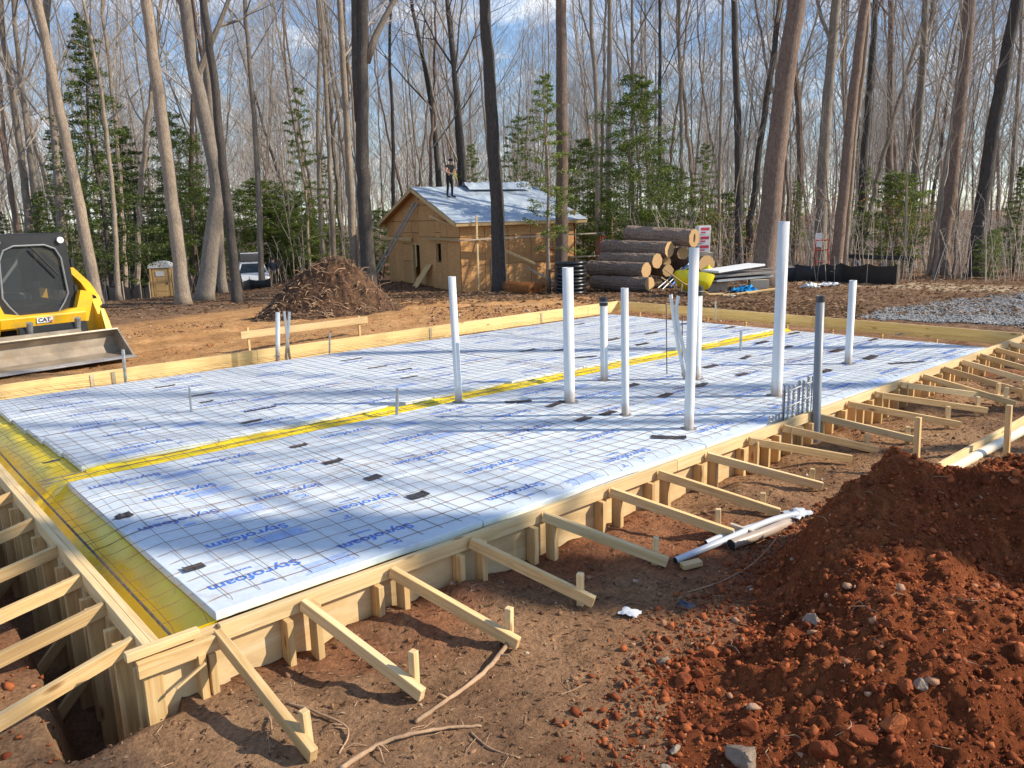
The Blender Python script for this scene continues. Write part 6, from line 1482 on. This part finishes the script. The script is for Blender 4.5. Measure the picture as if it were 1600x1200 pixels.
def dense_path(P, H, g, wob=.10):
    """subdivide a control path and prolong it upward to height H"""
    P = [Vector(p) for p in P]; top = P[-1]; d = (P[-1] - P[-2]).normalized()
    while P[-1].z - P[0].z < H: d = (d + Vector((g.uniform(-.05, .05), g.uniform(-.05, .05), .04))).normalized(); P.append(P[-1] + d * 2.0)
    Q = []
    for i in range(len(P) - 1):
        n = max(2, int((P[i + 1] - P[i]).length / .55))
        for k in range(n):
            t = k / n; p0 = P[max(i - 1, 0)]; p1 = P[i]; p2_ = P[i + 1]; p3 = P[min(i + 2, len(P) - 1)]
            Q.append(.5 * ((2 * p1) + (p2_ - p0) * t + (2 * p0 - 5 * p1 + 4 * p2_ - p3) * t * t + (3 * p1 - p0 - 3 * p2_ + p3) * t ** 3) + Vector((g.uniform(-wob, wob), g.uniform(-wob, wob), 0)) * .25)
    Q.append(P[-1]); return Q
HERO = [  # (px polyline from the base up, depth, width at the base in px, bark, height, clear, label)
    ([(45, 420), (40, 300), (20, 150), (5, 60), (0, 0)], 40, 15, 'bark_grey', 24, .35, "leaning grey tree rising behind the loader cab at the left edge"),
    ([(62, 430), (48, 250), (30, 100), (20, 0)], 44, 12, 'bark_grey', 24, .4, "slender grey tree right of the leaning one at the left edge"),
    ([(157, 483), (143, 420), (120, 300), (88, 150), (58, 0)], 30, 21, 'bark_light', 24, .55, "sunlit tan tree leaning left just right of the loader"),
    ([(98, 440), (88, 250), (75, 100)], 38, 16, 'bark_grey', 22, .4, "grey trunk close behind the sunlit leaning tree"),
    ([(186, 468), (182, 400), (176, 300), (163, 180), (142, 60), (130, 0)], 33, 9, 'bark_light', 17, .35, "thin whitish crooked tree between the loader and the toilet"),
    ([(164, 430), (160, 330), (150, 220)], 37, 6, 'bark_light', 12, .4, "very thin pale sapling beside the whitish crooked tree"),
    ([(288, 475), (283, 430), (270, 320), (255, 200), (240, 90), (228, 0)], 30, 26, 'bark_light', 26, .6, "thick tan tree standing right of the portable toilet"),
    ([(318, 468), (328, 400), (340, 300), (332, 240), (318, 180), (300, 90), (288, 0)], 33, 30, 'bark_grey', 24, .33, "curved grey beech with a swollen base right of the thick tan tree"),
    ([(370, 472), (362, 380), (348, 260), (335, 130), (318, 0)], 30, 17, 'bark_dark', 25, .5, "dark slightly leaning trunk in front of the white car"),
    ([(348, 455), (343, 370), (336, 250), (325, 130), (318, 30)], 38, 15, 'bark_grey', 25, .42, "grey trunk squeezed behind the dark leaning trunk"),
    ([(407, 430), (405, 330), (398, 200), (388, 80), (382, 0)], 44, 11, 'bark_grey', 25, .45, "slim trunk above the white car"),
    ([(576, 438), (570, 330), (566, 240), (566, 160), (567, 60), (566, 0)], 33, 26, 'bark_dark', 27, .5, "massive near-black trunk left of the shed"),
    ([(553, 432), (548, 300), (541, 180), (535, 80), (530, 0)], 40, 14, 'bark_light', 24, .38, "lighter trunk just left of the massive black one"),
    ([(522, 425), (517, 300), (510, 150), (503, 30)], 43, 10, 'bark_light', 22, .4, "pale slender stem second left of the massive black trunk"),
    ([(507, 425), (500, 320), (497, 180), (500, 60), (496, 0)], 45, 9, 'bark_light', 22, .42, "pale slender stem third left of the massive black trunk"),
    ([(615, 430), (614, 300), (614, 200), (609, 100), (610, 20)], 46, 8, 'bark_dark', 23, .5, "thin wavy dark stem rising behind the left eave of the shed"),
    ([(690, 400), (685, 280), (676, 180), (668, 130), (655, 60), (642, 0)], 50, 13, 'bark_dark', 22, .32, "forked dark tree directly behind the person on the roof"),
    ([(728, 400), (726, 280), (715, 160), (705, 70), (698, 0)], 48, 12, 'bark_dark', 25, .4, "bent dark tree right of the person on the roof"),
    ([(781, 452), (779, 360), (772, 240), (765, 120), (757, 0)], 30.5, 26, 'bark_dark', 26, .55, "straight dark trunk in front of the shed roof"),
    ([(877, 446), (878, 330), (878, 200), (877, 100), (876, 0)], 30, 24, 'bark_brown', 27, .6, "straight grey-brown trunk at the right end of the shed"),
    ([(935, 430), (934, 300), (932, 160), (925, 60), (924, 0)], 41, 11, 'bark_grey', 24, .35, "forking grey tree behind the log pile, left one"),
    ([(950, 430), (951, 280), (952, 120), (953, 0)], 43, 12, 'bark_grey', 25, .5, "straight slim trunk behind the log pile"),
    ([(985, 420), (987, 280), (988, 130), (988, 0)], 45, 9, 'bark_grey', 22, .4, "slim forked trunk behind the dense evergreen"),
    ([(1030, 425), (1031, 280), (1031, 120), (1031, 0)], 44, 9, 'bark_dark', 22, .45, "dark slim trunk right of the dense evergreen"),
    ([(1155, 430), (1154, 320), (1153, 200), (1150, 100), (1147, 0)], 37, 15, 'bark_dark', 26, .45, "dark trunk left of the leaning thick brown tree"),
    ([(1123, 430), (1124, 300), (1127, 150), (1130, 0)], 41, 7, 'bark_light', 22, .5, "pale thin stem above the white and red boxes"),
    ([(1190, 446), (1198, 380), (1212, 250), (1228, 120), (1246, 0)], 27, 38, 'bark_brown', 26, .6, "thickest brown trunk leaning right behind the panel stack"),
    ([(1281, 438), (1283, 330), (1290, 200), (1298, 100), (1306, 0)], 36, 22, 'bark_grey', 25, .3, "grey many-limbed tree carrying the notice sheet"),
    ([(1304, 440), (1312, 360), (1325, 220), (1338, 110), (1352, 0)], 30, 20, 'bark_brown', 25, .5, "left stem of the twin trunk behind the white bags"),
    ([(1317, 441), (1324, 350), (1335, 220), (1345, 140)], 30.2, 10, 'bark_light', 16, .5, "pale thin right stem of the twin trunk behind the white bags"),
    ([(1342, 430), (1350, 250), (1362, 100), (1368, 0)], 42, 15, 'bark_dark', 25, .42, "dark broken-topped trunk right of the twin trunk"),
    ([(1388, 425), (1390, 250), (1392, 120), (1392, 0)], 44, 14, 'bark_brown', 24, .4, "straight brown trunk above the dark steel beam"),
    ([(1424, 425), (1430, 280), (1440, 130), (1447, 0)], 40, 15, 'bark_grey', 25, .4, "grey trunk above the right end of the steel beam"),
    ([(1466, 428), (1478, 340), (1495, 200), (1508, 80), (1516, 0)], 33, 26, 'bark_brown', 25, .42, "stout brown trunk leaning right before the pale path"),
    ([(1450, 430), (1462, 350), (1474, 280), (1480, 240)], 34, 8, 'bark_light', 12, .5, "pale sunlit stem leaning beside the stout brown trunk"),
    ([(1522, 430), (1532, 340), (1552, 200), (1570, 100), (1588, 0)], 31, 25, 'bark_dark', 25, .5, "near-black trunk leaning right at the right edge"),
    ([(1576, 425), (1580, 300), (1590, 150)], 40, 9, 'bark_grey', 20, .4, "slim grey trunk at the right edge behind the near-black one"),
]
def put_tree(path, r0, bark, label, g, clear, nl, maxl=2, kids=(5, 4, 0), grp="bare trees round the clearing", twig='twig', Ls=.28, name="bare_tree"):
    b = path[0]; o = thing(name, label, "tree", b, 0, grp)
    tr, cr = tree_geo(path, r0, g, clear, nl, maxl, Ls, kids)
    tr.build("trunk", W[bark], o, None, True); cr.build("crown", W[bark if bark != 'bark_light' else 'twig'], o)
    return o
for hi_, (pl, dep, wpx, bark, H, clear, lab) in enumerate(HERO):
    g = random.Random(100 + hi_); b = gp(pl[0][0], pl[0][1], dep, -.12); P = [b] + [above(b, *q) for q in pl[1:]]
    put_tree(dense_path(P, H, g), wpx * .5 * dep / FPX * .86, bark, lab, g, clear, 11)
# second stem and limb of the massive black trunk
b = gp(570, 438, 33); q0 = above(b, 572, 85); o = [k for k in COL.objects if k.name.startswith("bare_tree") and k.get("label", "").startswith("massive")][0]
mb = MB(); mb.tube([q0 + Vector((0, 0, -.3)), above(b, 585, 60), above(b, 600, 30), above(b, 616, 0), above(b, 640, -60)], [.16, .14, .12, .11, .07], 8); mb.build("side_limb", W['bark_grey'], o, None, True)
mb = MB(); mb.tube([above(b, 562, 190), above(b, 557, 120), above(b, 556, 50), above(b, 555, 0), above(b, 553, -80)], [.2, .18, .17, .16, .12], 10); mb.build("second_stem", W['bark_dark'], o, None, True)

# trees outside the picture on the sunny side, whose shadows cross the foam and soil
for k, (x, y, r0, H) in enumerate(((14.6, -12.0, .30, 24), (16.2, -14.5, .30, 25), (12.2, -13.6, .22, 23), (18.5, -13.0, .2, 22), (21, -9.5, .22, 24), (15.0, -19.0, .2, 24), (24, -16, .25, 25), (10.5, -17.5, .2, 22))):
    g = random.Random(300 + k); b = Vector((x, y, G(x, y) - .1)); P = dense_path([b, b + Vector((g.uniform(-.2, .2), g.uniform(-.2, .2), 6)), b + Vector((g.uniform(-.4, .4), g.uniform(-.4, .4), 12))], H, g)
    put_tree(P, r0, 'bark_grey', "bare tree out of view on the sunny right side casting shadows on the slab", g, .45, 10, 2, (5, 4, 0), "trees outside the picture to the right")

# ---- template trees for the woods
TPL = []
for k in range(7):
    g = random.Random(500 + k); H = 20 + 1.2 * k; P = [Vector((0, 0, 0)), Vector((g.uniform(-.3, .3), g.uniform(-.3, .3), 5)), Vector((g.uniform(-1.3, 1.3), g.uniform(-1.3, 1.3), 11))]
    tr, cr = tree_geo(dense_path(P, H, g, .2), (.095 + .013 * k), g, .20 + .05 * (k % 4), 18, 2, .27, (8, 6, 0), 1.2, 7, 1.0)
    b = len(tr.v); tr.v += cr.v; tr.f += [tuple(i + b for i in f) for f in cr.f]; tr.mi += [1] * len(cr.f)
    me = tr.mesh("bare_tree"); me.materials.append(W[('bark_grey', 'bark_brown', 'bark_grey', 'bark_light', 'bark_dark', 'bark_grey', 'bark_brown')[k]]); me.materials.append(W['twig'])
    TPL.append(me)
SAP = []
for k in range(4):
    g = random.Random(600 + k); H = 8 + 2 * k; P = [Vector((0, 0, 0)), Vector((g.uniform(-.3, .3), g.uniform(-.3, .3), 3)), Vector((g.uniform(-.6, .6), g.uniform(-.6, .6), 6))]
    tr, cr = tree_geo(dense_path(P, H, g, .15), .035 + .008 * k, g, .2, 14, 1, .24, (7, 0, 0), 1.1, 5, 1.0)
    b = len(tr.v); tr.v += cr.v; tr.f += [tuple(i + b for i in f) for f in cr.f]; tr.mi += [1] * len(cr.f)
    me = tr.mesh("sapling"); me.materials.append(W[('bark_light', 'bark_grey')[k % 2]]); me.materials.append(W['twig']); SAP.append(me)
def frame_px(x, y, z):
    q = Vector((x, y, z)) - CAM; d = q.dot(FWD); return (q.dot(RIGHT) / d * FPX + 800, q.dot(DOWN) / d * FPX + 600, d)
g = random.Random(42)
ZN = [(60, "above the loader"), (200, "behind the sunlit leaning tree"), (300, "behind the portable toilet"), (380, "behind the grey beech"), (480, "behind the white car"), (560, "behind the mulch heap"), (640, "at the left eave of the shed"), (720, "behind the person on the roof"), (820, "over the shed roof"), (920, "at the right end of the shed"), (1060, "behind the log pile"), (1180, "behind the white and red boxes"), (1290, "behind the thickest brown trunk"), (1400, "behind the twin trunk"), (1490, "behind the steel beam"), (9999, "behind the near-black trunk at right")]
def zone_of(a):
    px = 800 + FPX * math.tan(a); return next(n for (l, n) in ZN if px < l)
shed_c = sp(GW / 2, SL / 2, 0)
placed = []
def ok_place(x, y, mind):
    if (Vector((x, y)) - Vector((shed_c.x, shed_c.y))).length < 7.2: return False
    for (a, b) in placed:
        if (a - x) ** 2 + (b - y) ** 2 < mind * mind: return False
    return True
cnt = 0
while cnt < 150:
    d = 39 + 62 * g.random() ** .8; a = R(g.uniform(-37, 37)); f = d * math.cos(a); r_ = d * math.sin(a); x, y = CAM.x + f * .661 + r_ * .750, CAM.y + f * .750 - r_ * .661
    if not ok_place(x, y, 2.0): continue
    if a > R(10) and d < 66 and g.random() < .45: continue
    if -18 < math.degrees(a) < -12 and d < 55: continue
    placed.append((x, y)); z = G(x, y) - .1; k = g.randrange(7)
    zone = zone_of(a); far = ("stout " if k in (5, 6) else "slender " if k < 2 else "") + ("near " if d < 58 else "farther " if d < 78 else "far-off ")
    s = g.uniform(.8, 1.2); M = TR(x, y, z) @ RZ(g.uniform(0, 6.28)) @ RX(g.uniform(-.11, .11)) @ Matrix.Diagonal((s * g.uniform(.7, 1.25),) * 2 + (s, 1))
    o = link(bpy.data.objects.new("bare_tree", TPL[k]), None, M); tag(o, far + "bare winter tree in the woods " + zone, "tree", far + "bare trees " + zone); cnt += 1
cnt = 0
while cnt < 130:
    d = 33 + 35 * g.random(); a = R(g.uniform(-38, 38)); f = d * math.cos(a); r_ = d * math.sin(a); x, y = CAM.x + f * .661 + r_ * .750, CAM.y + f * .750 - r_ * .661
    if d < 54 and math.degrees(a) < 12: continue
    if not ok_place(x, y, 1.0): continue
    placed.append((x, y)); z = G(x, y) - .05
    zone = zone_of(a)
    s = g.uniform(.7, 1.15); o = link(bpy.data.objects.new("sapling", SAP[g.randrange(4)]), None, TR(x, y, z) @ RZ(g.uniform(0, 6.28)) @ RX(g.uniform(-.08, .08)) @ Matrix.Scale(s, 4)); tag(o, "thin leafless sapling in the woods " + zone, "sapling", "saplings " + zone); cnt += 1
# ---- far woods as one mass
tv = []; tf = []; tb = 0
LOW = []
for k in range(4):
    gg = random.Random(700 + k); P = [Vector((0, 0, 0)), Vector((gg.uniform(-.4, .4), gg.uniform(-.4, .4), 7)), Vector((gg.uniform(-.8, .8), gg.uniform(-.8, .8), 14))]
    tr, cr = tree_geo(dense_path(P, 22, gg, .2), .12, gg, .22, 14, 1, .30, (10, 0, 0), 1.1, 4, 1.3)
    V = np.array(tr.v + cr.v); b = len(tr.v); F = np.array([f for f in tr.f if len(f) == 4] + [tuple(i + b for i in f) for f in cr.f if len(f) == 4]); LOW.append((V, F))
for k in range(820):
    d = 98 + 150 * nr.uniform() ** 1.2; a = math.radians(nr.uniform(-44, 44)); f = d * math.cos(a); r_ = d * math.sin(a); x, y = CAM.x + f * .661 + r_ * .750, CAM.y + f * .750 - r_ * .661
    V, F = LOW[k % 4]; t = nr.uniform(0, 6.28); s = nr.uniform(.75, 1.2); c_, s_ = math.cos(t) * s, math.sin(t) * s
    Q = np.stack([V[:, 0] * c_ - V[:, 1] * s_ + x, V[:, 0] * s_ + V[:, 1] * c_ + y, V[:, 2] * s + float(terrain(np.array([x]), np.array([y]))[0]) - .2], -1)
    tv.append(Q); tf.append(F + tb); tb += len(Q)
tag(inst("far_woods", np_mesh("far_woods", np.concatenate(tv), np.concatenate(tf), W['twig_far'])), "distant mass of bare trees closing the view", "woods", kind="stuff")
# ---- undergrowth: thin stems and dry leaves
mb = MB(); q = np.concatenate([sector(650, 52, 80, -38, -14), sector(500, 46, 95, -14, 10), sector(1300, 31, 80, 9, 38), sector(900, 60, 110, 8, 38), sector(500, 70, 110, -38, -10)]); dist_ = np.hypot(q[:, 0] - CAM.x, q[:, 1] - CAM.y)
for (x, y), dq in zip(q, dist_):
    z = float(terrain(np.array([x]), np.array([y]))[0]); h = rnd.uniform(.8, 3.4) * (1 + max(0, dq - 55) / 40); a = rnd.uniform(0, 6.28); l = rnd.uniform(.05, .4) * h; p1_ = Vector((x + math.cos(a) * l * .4, y + math.sin(a) * l * .4, z + h * .55)); p2_ = Vector((x + math.cos(a) * l, y + math.sin(a) * l, z + h))
    mb.tube([(x, y, z - .05), p1_, p2_], [.016, .011, .004], 3, 0, False)
    for k in range(4):
        t = rnd.uniform(.3, 1); st_ = Vector((x, y, z)).lerp(p2_, t); b_ = rnd.uniform(0, 6.28); mb.tube([st_, st_ + Vector((math.cos(b_) * .5, math.sin(b_) * .5, rnd.uniform(.0, .6))) * h * .35], [.007, .003], 3, 0, False)
tag(mb.build("undergrowth", W['twig']), "tangle of thin leafless shrubs on the forest floor", "undergrowth", kind="stuff")
def clumps(xy, zlo, zhi, n, spread):
    i = nr.integers(0, len(xy), n); z0 = terrain(xy[:, 0], xy[:, 1]); h = nr.uniform(zlo, zhi, len(xy)); c = np.column_stack([xy, z0 + h])[i] + nr.normal(0, 1, (n, 3)) * spread; return c
q = np.concatenate([sector(90, 34, 70, 12, 38), sector(22, 40, 70, -38, -28), sector(12, 42, 60, 3, 12)])
C = clumps(q, .6, 3.4, 16000, np.array([.55, .55, .40])); V, F = leaves_np(C, nr.uniform(.03, .065, len(C)), .2, .6)
tag(inst("dry_foliage", np_mesh("dry_foliage", V, F, W['beech'])), "tan dry beech leaves still hanging on the undergrowth", "dry leaves", kind="stuff")

# ------------------------------------------------------------------ evergreens
def evergreen_geo(H, Rm, seed, nb=130, leaf=.075, per=105, shape='cone', low=.08, droop=.0, gap=.75):
    g = np.random.default_rng(seed); tr = MB(); n = 9; P = [Vector((math.sin(i * 1.3 + seed) * .06 * i / 3, math.cos(i * 1.7 + seed) * .06 * i / 3, H * i / (n - 1))) for i in range(n)]
    tr.tube(P, [max(.012, .011 * H * (1 - .93 * i / (n - 1))) for i in range(n)], 7); C = []; br = MB()
    for k in range(nb):
        u = low + (1 - low) * (k + g.uniform()) / nb; z = H * u
        prof = {'cone': (1 - u) ** .75 * (.35 + .65 * min(1, u / .2)), 'oval': math.sin(math.pi * min(1, max(0.03, (u - low) / (1.02 - low)) ** .8)) ** .7, 'open': (1 - u) ** .5 * .9}[shape]
        L = Rm * prof * g.uniform(.45, 1.15) + .15; a = k * 2.399 + g.uniform(-.5, .5); el = g.uniform(-.1, .45) - droop
        if g.uniform() > gap + .25: continue
        i = min(n - 2, int(u * (n - 1))); st_ = P[i].lerp(P[i + 1], u * (n - 1) - i); dr = Vector((math.cos(a) * math.cos(el), math.sin(a) * math.cos(el), math.sin(el)))
        en = st_ + dr * L + Vector((0, 0, -.08 * L)); br.tube([st_, st_.lerp(en, .5) + Vector((0, 0, .05 * L)), en], [max(.006, .010 * L), .007, .003], 3, 0, False)
        m2 = int(per * (.35 + L / Rm)); t = g.uniform(.22, 1.05, m2) ** .8; sp_ = (.06 + .13 * L * .5) * (1.2 - .6 * t)
        base = np.array(st_)[None] + np.array(en - st_)[None] * t[:, None]; C.append(base + g.normal(0, 1, (m2, 3)) * (sp_[:, None] * np.array([1, 1, .55])))
    C = np.concatenate(C); V, F = leaves_np(C, g.uniform(leaf * .6, leaf * 1.3, len(C)), .25, .5)
    return tr, br, V, F
def evergreen_set(key, mat, bark, **kw):
    tr, br, V, F = evergreen_geo(**kw); b = len(tr.v); tr.v += br.v; tr.f += [tuple(i + b for i in f) for f in br.f]; tr.mi += br.mi
    mt = tr.mesh("trunk", True); mt.materials.append(W[bark]); mc_ = np_mesh("crown", V, F, W[mat]); EV[key] = (mt, mc_, kw['H'])
EV = {}
evergreen_set('fir', 'fir', 'bark_dark', H=11.0, Rm=2.6, seed=11, nb=160, leaf=.055, per=160, shape='cone', low=.10, droop=.12)
evergreen_set('fir2', 'fir', 'bark_dark', H=8.0, Rm=2.3, seed=12, nb=130, leaf=.055, per=145, shape='cone', low=.06, droop=.05)
evergreen_set('holly', 'holly', 'bark_grey', H=7.5, Rm=2.0, seed=13, nb=150, leaf=.05, per=145, shape='oval', low=.10)
evergreen_set('holly2', 'holly', 'bark_grey', H=5.0, Rm=1.9, seed=14, nb=110, leaf=.052, per=145, shape='oval', low=.04)
evergreen_set('open', 'holly', 'bark_light', H=10.0, Rm=2.0, seed=15, nb=85, leaf=.052, per=140, shape='open', low=.22, gap=.55)
evergreen_set('pale', 'bamboo', 'bark_light', H=10.0, Rm=1.5, seed=16, nb=70, leaf=.05, per=125, shape='open', low=.15, gap=.5)
EVL = [('fir', 178, 470, 37, 12.5, .95, "tall dark evergreen behind the thin whitish tree at left"), ('fir', 120, 468, 40, 8.5, 1.1, "dark evergreen directly behind the leaning sunlit tree"), ('fir2', 225, 470, 52, 10.5, 1.1, "dark evergreen behind the portable toilet"),
       ('fir2', 80, 465, 44, 6.2, 1.2, "broad dark evergreen behind the loader cab"), ('holly', 300, 468, 51, 11.0, .8, "evergreen between the thick tan tree and the grey beech"), ('holly2', 262, 466, 56, 5.0, 1.3, "low evergreen close behind the portable toilet"),
       ('holly', 385, 455, 56, 6.5, 1.1, "evergreen standing behind the white car"), ('holly2', 440, 450, 58, 5.2, 1.4, "wide evergreen shrub behind the person by the car"), ('fir2', 350, 460, 52, 6.8, 1.0, "dark evergreen behind the dark leaning trunk"),
       ('pale', 487, 445, 41, 9.8, 1.0, "loose yellow-green tree among the pale stems left of the shed"), ('pale', 520, 440, 54, 8.2, 1.1, "second loose yellow-green tree next to the massive black trunk"), ('holly2', 478, 445, 56, 4.6, 1.1, "low evergreen shrub behind the mulch heap"), ('holly2', 530, 440, 57, 3.6, 1.2, "evergreen shrub left of the shed wall"),
       ('open', 858, 457, 29, 7.6, 1.0, "thin open evergreen growing before the shed roof"), ('open', 812, 445, 44, 8.6, 1.1, "open evergreen rising behind the shed ridge"), ('holly', 912, 442, 46, 7.6, .9, "evergreen between the shed and the log pile"),
       ('holly', 987, 440, 36, 9.0, .85, "dense dark evergreen rising over the log pile"), ('holly2', 1045, 440, 40, 5.6, 1.0, "bushy evergreen right of the dense one over the logs"), ('holly2', 945, 440, 42, 4.6, 1.2, "evergreen shrub behind the left end of the log pile"), ('open', 1095, 440, 40, 6.6, 1.1, "open evergreen above the white and red boxes"), ('holly2', 1135, 438, 44, 4.4, 1.1, "evergreen shrub behind the pale thin stem right of the boxes"),
       ('holly2', 1395, 430, 38, 4.7, 1.15, "evergreen shrub above the dark steel beam"), ('open', 1345, 430, 42, 5.2, 1.1, "loose evergreen behind the twin trunk"), ('fir2', 1582, 432, 32, 4.2, .9, "evergreen at the right edge behind the near-black trunk"), ('holly2', 1545, 432, 30, 1.9, .8, "small round evergreen shrub at the foot of the near-black trunk"), ('open', 1240, 430, 46, 5.0, 1.1, "loose evergreen right of the thickest brown trunk"),
       ('holly2', 425, 452, 60, 7.5, 1.5, "broad evergreen thicket far behind the white car"), ('holly2', 465, 448, 62, 6.8, 1.5, "broad evergreen thicket far behind the mulch heap"), ('fir2', 205, 468, 60, 9.0, 1.5, "wide dark evergreen deep behind the toilet"), ('fir2', 290, 466, 62, 9.5, 1.4, "wide dark evergreen deep between the tan tree and the beech"), ('holly2', 600, 440, 52, 4.4, 1.1, "evergreen shrub at the left wall of the shed"), ('open', 745, 430, 50, 8.0, 1.0, "open evergreen behind the bent dark tree"), ('fir2', 20, 468, 50, 5.5, 1.2, "evergreen at the left edge beyond the loader"), ('holly', 330, 462, 58, 7.0, 1.1, "evergreen deep behind the grey beech")]
for i, (k, px, py, dep, Ht, wd, lab) in enumerate(EVL):
    mt, mc_, H0 = EV[k]; b = gp(px, py, dep, -.05); s = Ht / H0; M = TR(b) @ RZ(i * 1.37) @ Matrix.Diagonal((s * wd, s * wd, s, 1)); o = bpy.data.objects.new("evergreen_tree", None); link(o, None, M); tag(o, lab, "tree", "evergreens at the woods' edge")
    link(bpy.data.objects.new("trunk", mt), o, M); link(bpy.data.objects.new("crown", mc_), o, M)
